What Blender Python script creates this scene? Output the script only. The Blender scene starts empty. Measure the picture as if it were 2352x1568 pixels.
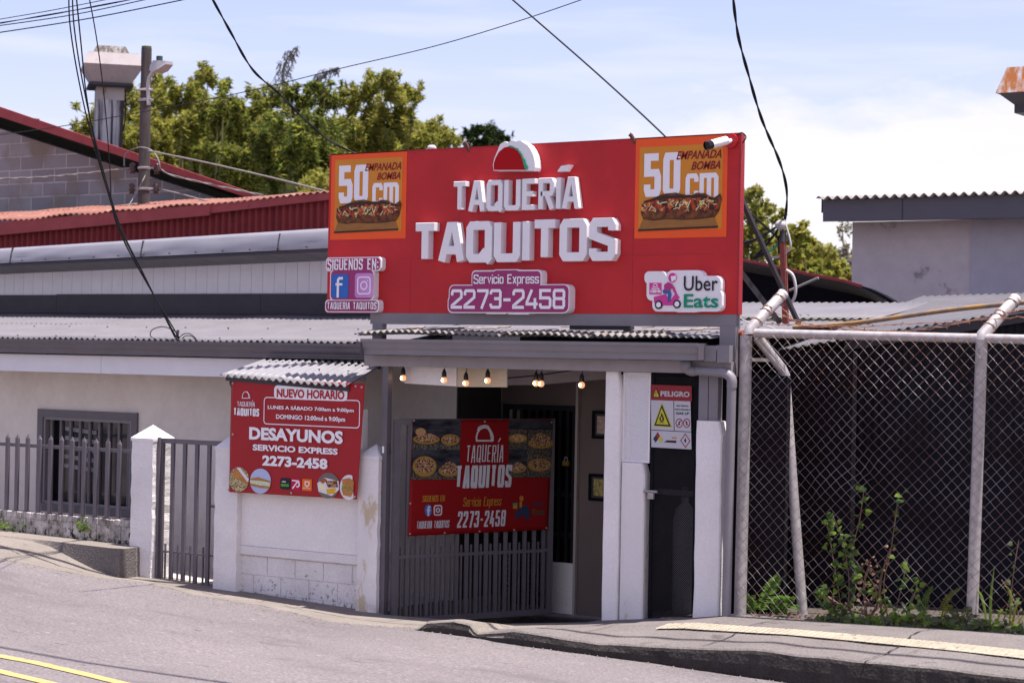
import bpy, bmesh, math, random
from mathutils import Vector, Matrix, noise
random.seed(7)
S = bpy.context.scene
COL = S.collection
rad = math.radians
# ------------------------------------------------------------------ camera, world, sun
F0, CX0, CY0 = 4600.0, 1176.0, 784.0          # focal length / centre in measured photo units (2352 wide)
TH, PIT, ROL = rad(34), 31/4600, 0.018
fw = Vector((-math.sin(TH)*math.cos(PIT), math.cos(TH)*math.cos(PIT), math.sin(PIT)))
r0 = Vector((math.cos(TH), math.sin(TH), 0)); u0 = r0.cross(fw)
c_, s_ = math.cos(ROL), math.sin(ROL)
rt = c_*r0 + s_*u0; up = -s_*r0 + c_*u0
CAM = Vector((8.84337, -16.9503, 2.6))
cd = bpy.data.cameras.new('camera'); cam = bpy.data.objects.new('camera', cd); COL.objects.link(cam)
cd.lens = 36*F0/2352; cd.sensor_width = 36; cd.clip_start = 0.5; cd.clip_end = 3000
cam.matrix_world = Matrix(((rt.x, up.x, -fw.x, CAM.x), (rt.y, up.y, -fw.y, CAM.y), (rt.z, up.z, -fw.z, CAM.z), (0, 0, 0, 1)))
cd.dof.use_dof = True; cd.dof.focus_distance = 20.0; cd.dof.aperture_fstop = 2.8
S.camera = cam
S.view_settings.view_transform = 'Standard'; S.view_settings.look = 'None'
S.view_settings.exposure = 1.14; S.view_settings.gamma = 1
SUN_DIR = Vector((0.22, 0.05, 1.0)).normalized()      # towards the sun: high, a little behind the shop front
W = bpy.data.worlds.new('World'); S.world = W; W.use_nodes = True
nt = W.node_tree; nt.nodes.clear()
def N(t, ty, **k):
    n = t.nodes.new(ty)
    for a, b in k.items(): setattr(n, a, b)
    return n
sky = N(nt, 'ShaderNodeTexSky', sky_type='NISHITA', sun_disc=False)
sky.sun_elevation = math.asin(SUN_DIR.z); sky.sun_rotation = math.atan2(SUN_DIR.x, SUN_DIR.y)
sky.air_density = 1.0; sky.dust_density = 1.2; sky.ozone_density = 1.0
def mathn(t, op, a, b=None, clamp=False):
    n = N(t, 'ShaderNodeMath', operation=op, use_clamp=clamp)
    for i, v in enumerate((a, b)):
        if v is None: continue
        if isinstance(v, (int, float)): n.inputs[i].default_value = v
        else: t.links.new(v, n.inputs[i])
    return n.outputs[0]
tc = N(nt, 'ShaderNodeTexCoord'); sp = N(nt, 'ShaderNodeSeparateXYZ'); nt.links.new(tc.outputs['Generated'], sp.inputs[0])
# clouds: a low white bank towards the right of the view and thin wisps above it
az = mathn(nt, 'ARCTAN2', sp.outputs[0], sp.outputs[1]); el = sp.outputs[2]
cb = N(nt, 'ShaderNodeCombineXYZ'); nt.links.new(az, cb.inputs[0]); nt.links.new(mathn(nt, 'MULTIPLY', el, 2.6), cb.inputs[1])
n1 = N(nt, 'ShaderNodeTexNoise'); n1.inputs['Scale'].default_value = 9; n1.inputs['Detail'].default_value = 8; n1.inputs['Roughness'].default_value = .58
nt.links.new(cb.outputs[0], n1.inputs['Vector'])
n2 = N(nt, 'ShaderNodeTexNoise'); n2.inputs['Scale'].default_value = 5; n2.inputs['Detail'].default_value = 6
cb2 = N(nt, 'ShaderNodeCombineXYZ'); nt.links.new(az, cb2.inputs[0]); nt.links.new(mathn(nt, 'MULTIPLY', el, 9), cb2.inputs[1]); nt.links.new(cb2.outputs[0], n2.inputs['Vector'])
top = mathn(nt, 'ADD', mathn(nt, 'MULTIPLY', mathn(nt, 'ADD', az, .593), .12), .112)
top = mathn(nt, 'ADD', top, mathn(nt, 'MULTIPLY', mathn(nt, 'SUBTRACT', n1.outputs[0], .5), .10))
bank = mathn(nt, 'MULTIPLY', mathn(nt, 'SUBTRACT', top, el), 60, True)
fade = mathn(nt, 'MULTIPLY', mathn(nt, 'ADD', az, .66), 7, True)
bank = mathn(nt, 'MULTIPLY', bank, fade)
bank = mathn(nt, 'MULTIPLY', bank, mathn(nt, 'ADD', mathn(nt, 'MULTIPLY', n2.outputs[0], .7), .55), True)
wisp = mathn(nt, 'MULTIPLY', mathn(nt, 'SUBTRACT', n2.outputs[0], .5), 2.6, True)
wisp = mathn(nt, 'MULTIPLY', wisp, .75)
cl = mathn(nt, 'MAXIMUM', bank, wisp)
mx = N(nt, 'ShaderNodeMix', data_type='RGBA'); nt.links.new(cl, mx.inputs[0])
tint = N(nt, 'ShaderNodeMix', data_type='RGBA', blend_type='MULTIPLY'); tint.inputs[0].default_value = 1
tint.inputs[7].default_value = (1.04, .85, .95, 1); nt.links.new(sky.outputs[0], tint.inputs[6])
nt.links.new(tint.outputs[2], mx.inputs[6]); mx.inputs[7].default_value = (4.75, 4.6, 4.85, 1)
bg = N(nt, 'ShaderNodeBackground'); bg.inputs[1].default_value = 0.1; nt.links.new(mx.outputs[2], bg.inputs[0])
wo = N(nt, 'ShaderNodeOutputWorld'); nt.links.new(bg.outputs[0], wo.inputs[0])
sd = bpy.data.lights.new('sun', 'SUN'); sd.energy = 4.6; sd.angle = rad(.53); sd.color = (1, .95, .88)
so = bpy.data.objects.new('sun', sd); COL.objects.link(so); so.rotation_euler = SUN_DIR.to_track_quat('Z', 'Y').to_euler()

# ------------------------------------------------------------------ measuring helpers (photo point -> point on a real plane)
def ray(px, py): return fw + rt*((px-CX0)/F0) - up*((py-CY0)/F0)
class Fr:
    """vertical plane frame: origin O, horizontal axis u, up axis z, n = towards the street"""
    def __init__(s, O, u=(1, 0, 0)):
        s.O = Vector(O); s.u = Vector(u).normalized(); s.v = Vector((0, 0, 1)); s.n = s.u.cross(s.v)
    def px(s, px, py):
        d = ray(px, py); t = (s.O-CAM).dot(s.n)/d.dot(s.n); p = CAM+d*t-s.O
        return (p.dot(s.u), p.z)
    def pt(s, a, b, d=0.0): return s.O + s.u*a + s.v*b + s.n*d
def YP(y): return Fr((0, y, 0))
def Q(px, py, y=0.0):
    a, b = YP(y).px(px, py); return Vector((a, y, b))
def QZ(px, py, z):
    d = ray(px, py); return CAM + d*((z-CAM.z)/d.z)

# ------------------------------------------------------------------ materials
MATS = {}
def mat(name, col, col2=None, sc=3.0, rough=.75, bump=0.0, bsc=60.0, metal=0.0, stain=None, ssc=2.0, sth=.62, emit=None, spec=.28, stretch=None, contrast=1.0, amt=1.0, zb=None, grain=None):
    if name in MATS: return MATS[name]
    m = bpy.data.materials.new(name); m.use_nodes = True; t = m.node_tree; b = t.nodes['Principled BSDF']
    b.inputs['Roughness'].default_value = rough; b.inputs['Metallic'].default_value = metal
    b.inputs['Specular IOR Level'].default_value = spec
    g = N(t, 'ShaderNodeNewGeometry'); vec = g.outputs['Position']
    if stretch:
        mp = N(t, 'ShaderNodeMapping'); mp.inputs['Scale'].default_value = stretch; t.links.new(vec, mp.inputs[0]); vec = mp.outputs[0]
    last = None
    if col2:
        n = N(t, 'ShaderNodeTexNoise'); n.inputs['Scale'].default_value = sc; n.inputs['Detail'].default_value = 7; n.inputs['Roughness'].default_value = .6
        t.links.new(vec, n.inputs['Vector'])
        r = N(t, 'ShaderNodeMapRange'); r.inputs[1].default_value = .5-.22/contrast; r.inputs[2].default_value = .5+.22/contrast
        t.links.new(n.outputs[0], r.inputs[0])
        x = N(t, 'ShaderNodeMix', data_type='RGBA'); t.links.new(r.outputs[0], x.inputs[0])
        x.inputs[6].default_value = (*col, 1); x.inputs[7].default_value = (*col2, 1); last = x.outputs[2]
    if stain:
        n = N(t, 'ShaderNodeTexNoise'); n.inputs['Scale'].default_value = ssc; n.inputs['Detail'].default_value = 9; n.inputs['Roughness'].default_value = .7
        t.links.new(vec, n.inputs['Vector']); src = n.outputs[0]
        if zb:      # more mould and splashed dirt low down on the wall
            sz = N(t, 'ShaderNodeSeparateXYZ'); t.links.new(g.outputs['Position'], sz.inputs[0])
            zr = N(t, 'ShaderNodeMapRange'); zr.inputs[1].default_value = zb[0]; zr.inputs[2].default_value = zb[1]; zr.inputs[3].default_value = zb[2]; zr.inputs[4].default_value = 0
            t.links.new(sz.outputs[2], zr.inputs[0]); src = mathn(t, 'ADD', src, zr.outputs[0])
        r = N(t, 'ShaderNodeMapRange'); r.inputs[1].default_value = sth; r.inputs[2].default_value = sth+.06; r.inputs[4].default_value = amt; t.links.new(src, r.inputs[0])
        x = N(t, 'ShaderNodeMix', data_type='RGBA'); t.links.new(r.outputs[0], x.inputs[0])
        if last: t.links.new(last, x.inputs[6])
        else: x.inputs[6].default_value = (*col, 1)
        x.inputs[7].default_value = (*stain, 1); last = x.outputs[2]
    if grain:
        n = N(t, 'ShaderNodeTexNoise'); n.inputs['Scale'].default_value = grain[0]; n.inputs['Detail'].default_value = 3; n.inputs['Roughness'].default_value = .7
        t.links.new(g.outputs['Position'], n.inputs['Vector'])
        r = N(t, 'ShaderNodeMapRange'); r.inputs[1].default_value = .3; r.inputs[2].default_value = .7; r.inputs[3].default_value = 1-grain[1]; r.inputs[4].default_value = 1+grain[1]; t.links.new(n.outputs[0], r.inputs[0])
        x = N(t, 'ShaderNodeVectorMath', operation='SCALE')
        if last: t.links.new(last, x.inputs[0])
        else: x.inputs[0].default_value = col
        t.links.new(r.outputs[0], x.inputs['Scale']); last = x.outputs[0]
    if last: t.links.new(last, b.inputs['Base Color'])
    else: b.inputs['Base Color'].default_value = (*col, 1)
    if bump:
        n = N(t, 'ShaderNodeTexNoise'); n.inputs['Scale'].default_value = bsc; n.inputs['Detail'].default_value = 4
        t.links.new(g.outputs['Position'], n.inputs['Vector'])
        bp = N(t, 'ShaderNodeBump'); bp.inputs['Strength'].default_value = 1; bp.inputs['Distance'].default_value = bump
        t.links.new(n.outputs[0], bp.inputs['Height']); t.links.new(bp.outputs[0], b.inputs['Normal'])
    if emit:
        b.inputs['Emission Color'].default_value = (*emit[:3], 1); b.inputs['Emission Strength'].default_value = emit[3]
    MATS[name] = m; return m
M_stucco = mat('white_stucco', (.78, .735, .75), (.66, .62, .635), 2.0, .85, .008, 70, stain=(.33, .29, .25), ssc=9, sth=.68, zb=(-.15, .45, .10), grain=(60, .07))
M_plaster = mat('white_plaster', (.80, .755, .77), (.70, .66, .675), 1.6, .8, .003, 50, stain=(.36, .31, .26), ssc=14, sth=.71, zb=(.0, .35, .10), grain=(30, .05))
M_cream = mat('cream_wall_paint', (.68, .615, .59), (.57, .515, .49), 1.2, .8, .003, 50, stretch=(1, 1, .7), grain=(9, .05))
M_blockpaint = None
M_grey = mat('grey_metal_paint', (.125, .108, .128), (.10, .088, .106), 4, .5, .0008, 30, spec=.45)
M_greylt = mat('grey_gutter_paint', (.22, .20, .225), (.18, .165, .19), 3, .5, .0008, 12)
M_greydk = mat('dark_grey_paint', (.055, .05, .06), (.04, .037, .045), 3, .6, .001, 20)
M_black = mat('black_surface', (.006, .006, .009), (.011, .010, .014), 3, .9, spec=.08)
M_roof = mat('galvanised_roof', (.150, .14, .16), (.115, .108, .125), 2.0, .6, .001, 8, stain=(.17, .10, .07), ssc=9, sth=.70)
M_roofold = mat('old_roof_sheet', (.26, .24, .235), (.15, .13, .12), 5, .6, .002, 30, stain=(.17, .09, .05), ssc=5, sth=.56)
M_awn = mat('awning_sheet', (.24, .23, .255), (.19, .183, .20), 5, .5, .0005, 20)
M_red = mat('red_sign_panel', (.52, .020, .024), (.42, .015, .021), .9, .5, .0022, 2.2, stain=(.33, .012, .02), ssc=14, sth=.72, spec=.28, grain=(1.3, .10))
M_redside = mat('red_sign_side', (.36, .02, .03), (.28, .018, .025), 6, .5)
M_white = mat('white_letter', (.80, .77, .81), (.74, .71, .755), 4, .5, .0004, 20)
M_magenta = mat('magenta_print', (.33, .035, .155), (.28, .03, .13), 5, .45)
M_print = mat('white_print', (.80, .77, .82), None, rough=.5)
M_redcor = mat('red_corrugated_paint', (.27, .035, .04), (.19, .02, .028), 3, .6, .001, 20, stretch=(1, 1, .25), stain=(.10, .018, .02), ssc=2.2, sth=.60)
M_redfas = mat('red_fascia_paint', (.33, .06, .065), (.25, .04, .045), 4, .65, .001, 30, stain=(.12, .03, .03), ssc=6, sth=.66)
M_rustroof = mat('faded_red_roof', (.19, .07, .055), (.26, .12, .095), 4, .8, .002, 20, stain=(.40, .33, .27), ssc=3, sth=.6)
M_sid = mat('white_siding', (.72, .69, .74), (.66, .635, .69), 4, .6)
M_wire = mat('black_cable', (.012, .011, .014), None, rough=.6)
M_wiregrey = mat('grey_cable', (.20, .185, .185), None, rough=.6)
M_pole = mat('weathered_wood_pole', (.045, .034, .033), (.105, .09, .092), 12, .9, .004, 60, stretch=(1, 1, .15))
M_lamp = mat('lamp_housing', (.42, .40, .42), None, rough=.5)
M_vent = mat('painted_vent_metal', (.40, .355, .365), (.31, .27, .275), 3, .6, .001, 20, stain=(.20, .14, .11), ssc=5, sth=.62, stretch=(1, 1, .5))
M_ventdirty = mat('sooty_vent_metal', (.45, .43, .47), (.04, .03, .035), 4, .7, .002, 30, stretch=(2.4, 2.4, .12), contrast=3)
M_galv = mat('galvanised_pipe', (.46, .43, .44), (.30, .26, .26), 14, .5, .001, 60, metal=.3, stain=(.27, .12, .05), ssc=7, sth=.66)
M_chain = mat('chain_link_wire', (.34, .29, .29), (.15, .075, .055), 3, .55, metal=.4, contrast=2)
M_rustwire = mat('rusty_wire', (.20, .075, .045), (.30, .16, .11), 20, .9)
M_rustpaint = mat('rust_primer_steel', (.30, .09, .07), (.22, .06, .05), 20, .7, stain=(.05, .03, .03), ssc=12, sth=.66)
M_brownedge = mat('brownish_grey_beam_paint', (.30, .26, .27), (.24, .21, .22), 6, .7)  # brownish grey of the canopy beam, purlins and inner beam
M_ply = mat('plywood', (.58, .49, .38), (.50, .41, .31), 6, .7, stretch=(1, 1, 8))
M_glass = mat('dark_window_glass', (.02, .02, .025), None, rough=.08, spec=.8)

# ------------------------------------------------------------------ mesh builder
class MB:
    def __init__(s): s.v = []; s.f = []; s.sm = []
    def add(s, vs, fs, smooth=False):
        o = len(s.v); s.v += [tuple(v) for v in vs]; s.f += [tuple(i+o for i in f) for f in fs]; s.sm += [smooth]*len(fs)
    def hexa(s, p):            # 8 points: bottom 4 then top 4
        s.add(p, [(3, 2, 1, 0), (4, 5, 6, 7), (0, 1, 5, 4), (1, 2, 6, 5), (2, 3, 7, 6), (3, 0, 4, 7)])
    def box(s, x0, x1, y0, y1, z0, z1):
        s.hexa([(x0, y0, z0), (x1, y0, z0), (x1, y1, z0), (x0, y1, z0), (x0, y0, z1), (x1, y0, z1), (x1, y1, z1), (x0, y1, z1)])
    def cbox(s, x0, x1, y0, y1, z0, z1, c=.006):   # box with chamfered vertical+top edges
        poly = [(x0+c, y0), (x1-c, y0), (x1, y0+c), (x1, y1-c), (x1-c, y1), (x0+c, y1), (x0, y1-c), (x0, y0+c)]
        inn = [(x0+2*c, y0+c), (x1-2*c, y0+c), (x1-c, y0+2*c), (x1-c, y1-2*c), (x1-2*c, y1-c), (x0+2*c, y1-c), (x0+c, y1-2*c), (x0+c, y0+2*c)]
        vs = [(a, b, z0) for a, b in poly]+[(a, b, z1-c) for a, b in poly]+[(a, b, z1) for a, b in inn]
        fs = [tuple(range(7, -1, -1)), tuple(range(16, 24))]
        for k in (0, 8):
            for i in range(8): j = (i+1) % 8; fs.append((k+i, k+j, k+8+j, k+8+i))
        s.add(vs, fs)
    def poly(s, fr, pts, d0, d1, hole=None):  # extruded outline on frame
        a = 0
        for i in range(len(pts)): x0, y0 = pts[i]; x1, y1 = pts[(i+1) % len(pts)]; a += x0*y1-x1*y0
        if a < 0: pts = pts[::-1]
        n = len(pts); vs = [fr.pt(x, y, d0) for x, y in pts]+[fr.pt(x, y, d1) for x, y in pts]
        fs = [tuple(range(n-1, -1, -1)), tuple(range(n, 2*n))]
        for i in range(n): j = (i+1) % n; fs.append((i, j, n+j, n+i))
        s.add(vs, fs)
    def ribbon(s, fr, path, t, d0, d1, closed=False, sq=None):   # mitred stroke
        n = len(path); L = []; R = []
        for i in range(n):
            p = Vector(path[i])
            a = Vector(path[i-1]) if (i > 0 or closed) else None
            b = Vector(path[(i+1) % n]) if (i < n-1 or closed) else None
            d1_ = (p-a).normalized() if a is not None else None; d2_ = (b-p).normalized() if b is not None else None
            if d1_ is None: d1_ = d2_
            if d2_ is None: d2_ = d1_
            n1_ = Vector((-d1_.y, d1_.x)); n2_ = Vector((-d2_.y, d2_.x)); m = n1_+n2_
            if m.length < 1e-5: m = n1_.copy()
            m = m/max(m.dot(n1_), .45) if m.length else n1_
            L.append(p+m*t/2); R.append(p-m*t/2)
        vs = [fr.pt(q.x, q.y, d) for d in (d0, d1) for q in L+R]
        N2 = 2*n; fs = []
        for i in range(n if closed else n-1):
            j = (i+1) % n
            fs += [(N2+i, N2+n+i, N2+n+j, N2+j), (i, j, n+j, n+i), (i, N2+i, N2+j, j), (n+i, n+j, N2+n+j, N2+n+i)]
        if not closed: fs += [(0, n, N2+n, N2), (n-1, N2+n-1, N2+2*n-1, 2*n-1)]
        s.add(vs, fs)
    def tube(s, pts, r, k=8, caps=True, smooth=True):
        pts = [Vector(p) for p in pts]; n = len(pts); rr = r if isinstance(r, (list, tuple)) else [r]*n
        vs = []; prev = None
        for i, p in enumerate(pts):
            t = (pts[min(i+1, n-1)]-pts[max(i-1, 0)]).normalized()
            a = Vector((0, 0, 1)) if abs(t.z) < .9 else Vector((1, 0, 0))
            if prev is not None: a = prev
            x = (a - t*a.dot(t)).normalized(); y = t.cross(x); prev = x
            for j in range(k):
                an = 2*math.pi*j/k; vs.append(p+(x*math.cos(an)+y*math.sin(an))*rr[i])
        fs = []
        for i in range(n-1):
            for j in range(k): l = (j+1) % k; fs.append((i*k+j, i*k+l, (i+1)*k+l, (i+1)*k+j))
        s.add(vs, fs, smooth)
        if caps: s.add(vs[:k]+vs[-k:], [tuple(range(k-1, -1, -1)), tuple(range(k, 2*k))])
    def bar(s, a, b, w, h, upv=(0, 0, 1)):     # rectangular bar between two points
        a = Vector(a); b = Vector(b); t = (b-a).normalized(); u_ = Vector(upv); x = t.cross(u_).normalized(); y = x.cross(t)
        p = [q+x*i*w/2+y*j*h/2 for q in (a, b) for i, j in ((-1, -1), (1, -1), (1, 1), (-1, 1))]
        s.hexa(p)
    def sphere(s, c, r, k=12, m=8, sz=1.0):
        c = Vector(c); vs = []; fs = []
        for i in range(m+1):
            ph = math.pi*i/m
            for j in range(k): an = 2*math.pi*j/k; vs.append(c+Vector((math.sin(ph)*math.cos(an), math.sin(ph)*math.sin(an), math.cos(ph)*sz))*r)
        for i in range(m):
            for j in range(k): l = (j+1) % k; fs.append((i*k+j, (i+1)*k+j, (i+1)*k+l, i*k+l))
        s.add(vs, fs, True)
    def lathe(s, c, prof, k=16):
        c = Vector(c); vs = []; fs = []
        for r, z in prof:
            for j in range(k): an = 2*math.pi*j/k; vs.append(c+Vector((r*math.cos(an), r*math.sin(an), z)))
        for i in range(len(prof)-1):
            for j in range(k): l = (j+1) % k; fs.append((i*k+j, i*k+l, (i+1)*k+l, (i+1)*k+j))
        s.add(vs, fs, True)
    def corr(s, p00, p10, p01, p11, pitch=.08, amp=.01, rows=4, th=.004, k=6, wob=0.0):
        """corrugated sheet: ribs run from edge p00-p10 to edge p01-p11"""
        p00, p10, p01, p11 = map(Vector, (p00, p10, p01, p11))
        L = (p10-p00).length; n = max(8, int(L/pitch*k)); nrm = (p10-p00).cross(p01-p00).normalized()
        if nrm.z < 0 or (abs(nrm.z) < .1 and nrm.y > 0): nrm = -nrm
        vs = []
        for lay in (0, 1):
            for j in range(rows+1):
                b = j/rows
                for i in range(n+1):
                    a = i/n; p = (p00*(1-a)+p10*a)*(1-b)+(p01*(1-a)+p11*a)*b
                    w = math.sin(2*math.pi*a*L/pitch)*amp
                    if wob: w += wob*noise.noise(Vector((p.x*1.3, p.y*1.3, p.z*2)))
                    vs.append(p+nrm*(w-lay*th))
        W_ = n+1; H = W_*(rows+1); fs = []
        for j in range(rows):
            for i in range(n):
                q = j*W_+i; fs.append((q, q+1, q+W_+1, q+W_)); fs.append((H+q, H+q+W_, H+q+W_+1, H+q+1))
        for i in range(n): fs.append((i, H+i, H+i+1, i+1)); q = rows*W_+i; fs.append((q, q+1, H+q+1, H+q))
        for j in range(rows):
            q = j*W_; fs.append((q, q+W_, H+q+W_, H+q)); q = j*W_+n; fs.append((q, H+q, H+q+W_, q+W_))
        s.add(vs, fs, True)
    def mesh(s, name):
        me = bpy.data.meshes.new(name); me.from_pydata(s.v, [], s.f); me.polygons.foreach_set('use_smooth', s.sm); me.update(); return me
    def build(s, name, m, parent=None):
        o = bpy.data.objects.new(name, s.mesh(name)); COL.objects.link(o)
        if m: o.data.materials.append(m)
        if parent is not None: par(o, parent)
        return o
def par(o, p):
    o.parent = p; o.matrix_parent_inverse = Matrix.Translation(-wloc(p)) if p.type == 'EMPTY' else Matrix.Identity(4)
def wloc(p): return Vector(p.location)
def thing(name, label, cat, loc=(0, 0, 0), group=None):
    o = bpy.data.objects.new(name, None); COL.objects.link(o); o.location = loc; o.empty_display_size = .2
    return tag(o, label, cat, group)
def tag(o, label, cat, group=None):
    o['label'] = label; o['category'] = cat
    if group: o['group'] = group
    return o
def struct(o): o['kind'] = 'structure'; return o
# fix smoothing of creased shapes: only tubes, spheres and sheets are smooth

# ------------------------------------------------------------------ lettering
GL = {
 'T': (.8, [[(-.06, 1), (1.06, 1)], [(.5, 1), (.5, -.0)]]),
 'A': (.86, [[(-.03, -.09), (.40, 1), (.66, 1), (1.0, -.09)], [(.20, .26), (.88, .26)]]),
 'Q': (.85, [[(.1, 0), (0, .1), (0, .9), (.1, 1), (.9, 1), (1, .9), (1, .1), (.9, 0), 'c'], [(.62, .22), (1.10, -.10)]]),
 'U': (.85, [[(0, 1.08), (0, .1), (.1, 0), (.9, 0), (1, .1), (1, 1.08)]]),
 'E': (.72, [[(1.05, 1), (0, 1), (0, 0), (1.05, 0)], [(0, .52), (.85, .52)]]),
 'R': (.8, [[(0, -.09), (0, 1), (.88, 1), (1, .9), (1, .6), (.88, .5), (0, .5)], [(.5, .5), (1.0, -.09)]]),
 'I': (.0, [[(.5, -.09), (.5, 1.09)]]),
 'O': (.85, [[(.1, 0), (0, .1), (0, .9), (.1, 1), (.9, 1), (1, .9), (1, .1), (.9, 0), 'c']]),
 'S': (.8, [[(1, .76), (1, .9), (.9, 1), (.1, 1), (0, .9), (0, .62), (1, .4), (1, .1), (.9, 0), (.1, 0), (0, .1), (0, .24)]]),
 'G': (.82, [[(1, .76), (1, .9), (.9, 1), (.1, 1), (0, .9), (0, .1), (.1, 0), (.9, 0), (1, .1), (1, .45), (.55, .45)]]),
 'N': (.85, [[(0, -.09), (0, 1.09)], [(.02, .95), (.98, .05)], [(1, -.09), (1, 1.09)]]),
 'X': (.8, [[(0, 1.08), (1, -.08)], [(1, 1.08), (0, -.08)]]),
 ':': (.02, [[(.5, .1), (.5, .27)], [(.5, .6), (.5, .77)]]),
 '-': (.5, [[(-.1, .45), (1.1, .45)]]),
 '2': (.8, [[(0, .72), (0, .9), (.1, 1), (.9, 1), (1, .9), (1, .6), (0, .1), (0, 0), (1.08, 0)]]),
 '7': (.8, [[(-.08, 1), (1, 1), (1, .85), (.4, -.09)]]),
 '3': (.8, [[(0, .78), (0, .9), (.1, 1), (.9, 1), (1, .9), (1, .6), (.86, .52), (1, .44), (1, .1), (.9, 0), (.1, 0), (0, .1), (0, .22)], [(.35, .52), (.86, .52)]]),
 '4': (.8, [[(.5, 1.05), (0, .3), (0, .2), (1.1, .2)], [(.82, .55), (.82, -.09)]]),
 '5': (.8, [[(1.05, 1), (0, 1), (0, .56), (.88, .56), (1, .46), (1, .1), (.9, 0), (.1, 0), (0, .1), (0, .24)]]),
 '8': (.8, [[(.1, 0), (0, .1), (0, .42), (.12, .52), (0, .62), (0, .9), (.1, 1), (.9, 1), (1, .9), (1, .62), (.88, .52), (1, .42), (1, .1), (.9, 0), 'c'], [(.12, .52), (.88, .52)]]),
 '0': (.8, [[(.1, 0), (0, .1), (0, .9), (.1, 1), (.9, 1), (1, .9), (1, .1), (.9, 0), 'c']]),
 'e': (.6, [[(.98, .16), (.98, .08), (.88, 0), (.12, 0), (0, .1), (0, .62), (.12, .7), (.88, .7), (1, .62), (1, .36), (0, .36)]]),
 'r': (.45, [[(0, -.09), (0, .78)], [(0, .6), (.5, .7), (1.1, .7)]]),
 'v': (.6, [[(0, .78), (.5, 0), (1, .78)]]),
 'i': (.0, [[(.5, -.09), (.5, .72)], [(.5, .9), (.5, 1.05)]]),
 'c': (.6, [[(1, .5), (1, .62), (.88, .7), (.12, .7), (0, .62), (0, .1), (.12, 0), (.88, 0), (1, .1), (1, .2)]]),
 'o': (.6, [[(.12, 0), (0, .1), (0, .6), (.12, .7), (.88, .7), (1, .6), (1, .1), (.88, 0), 'c']]),
 'x': (.6, [[(0, .78), (1, -.08)], [(1, .78), (0, -.08)]]),
 'p': (.6, [[(0, -.35), (0, .7), (.88, .7), (1, .6), (1, .1), (.88, 0), (0, 0)]]),
 's': (.6, [[(1, .54), (1, .62), (.9, .7), (.1, .7), (0, .62), (0, .42), (1, .28), (1, .08), (.9, 0), (.1, 0), (0, .08), (0, .18)]]),
 'm': (1.0, [[(0, -.09), (0, .7), (.9, .7), (1, .62), (1, -.09)], [(.5, .7), (.5, -.09)]]),
}
GL['Í'] = (.0, [[(.5, -.09), (.5, 1.09)], [(.3, 1.24), (1.6, 1.50)]])
def glyphs(fr, text, a0, a1, b0, b1, t, d0, d1, gap=.28, space=.5, lean=0.0):
    """returns one MB per character; the text fills a0..a1 x b0..b1 (cap height), stroke t"""
    H = b1-b0; ws = []
    for ch in text: ws.append(space if ch == ' ' else GL[ch][0])
    tot = sum(ws); n = len(text)
    # a1-a0 = k*tot + (n)*t + (n-1)*g ; g = gap*t
    k = ((a1-a0)-n*t-(n-1)*gap*t)/max(tot, .01)
    x = a0; out = []
    for ch, w in zip(text, ws):
        wd = k*w
        if ch != ' ':
            mb = MB()
            for si, st in enumerate(GL[ch][1]):
                cl = st[-1] == 'c'; p = st[:-1] if cl else st
                def mp(q):
                    yy = b0+t/2+q[1]*(H-t)
                    return (x+t/2+q[0]*wd+(0 if wd > 0 else (q[0]-.5)*t*1.6)+lean*(yy-b0), yy)
                pp = [mp(q) for q in p]
                mb.ribbon(fr, pp, t, d0, d1-si*.0008, cl)
            out.append((ch, mb))
        x += wd+t+gap*t
    return out
def gtext(fr, text, a0, a1, b0, b1, t, d, m, parent, name='lettering', th=.002, **k):
    al = MB()
    for ch, mb in glyphs(fr, text, a0, a1, b0, b1, t, d-th, d, **k): al.add(mb.v, mb.f)
    return al.build(name, m, parent)
def ftext(fr, text, a0, a1, b0, b1, d, m, parent, name='lettering', bold=.012, th=.002, shear=0.0, up_only=False):
    cu = bpy.data.curves.new('t', 'FONT'); cu.body = text; cu.size = 1; cu.offset = bold; cu.shear = shear; cu.resolution_u = 3
    cu.fill_mode = 'FRONT'
    ob = bpy.data.objects.new('t', cu); COL.objects.link(ob)
    me = bpy.data.meshes.new_from_object(ob.evaluated_get(bpy.context.evaluated_depsgraph_get()))
    bpy.data.objects.remove(ob); bpy.data.curves.remove(cu)
    xs = [v.co.x for v in me.vertices]; ys = [v.co.y for v in me.vertices]
    x0, x1, y0, y1 = min(xs), max(xs), min(ys), max(ys)
    for v in me.vertices:
        v.co = fr.pt(a0+(v.co.x-x0)/(x1-x0)*(a1-a0), b0+(v.co.y-y0)/(y1-y0)*(b1-b0), d)
    me.materials.clear(); me.materials.append(m); me.name = name
    o = bpy.data.objects.new(name, me); COL.objects.link(o)
    if parent is not None: par(o, parent)
    return o
def rr(a0, a1, b0, b1, r, k=5):
    p = []
    for cx, cy, s in ((a1-r, b1-r, 0), (a0+r, b1-r, 90), (a0+r, b0+r, 180), (a1-r, b0+r, 270)):
        for i in range(k+1): an = rad(s+90*i/k); p.append((cx+r*math.cos(an), cy+r*math.sin(an)))
    return p
def ell(ca, cb, ra, rb, k=24, a0=0, a1=360): return [(ca+ra*math.cos(rad(a0+(a1-a0)*i/k)), cb+rb*math.sin(rad(a0+(a1-a0)*i/k))) for i in range(k if a1-a0 == 360 else k+1)]
def panel(fr, pts, d0, d1, name, m, parent):
    mb = MB(); mb.poly(fr, pts, d0, d1); return mb.build(name, m, parent)
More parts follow.
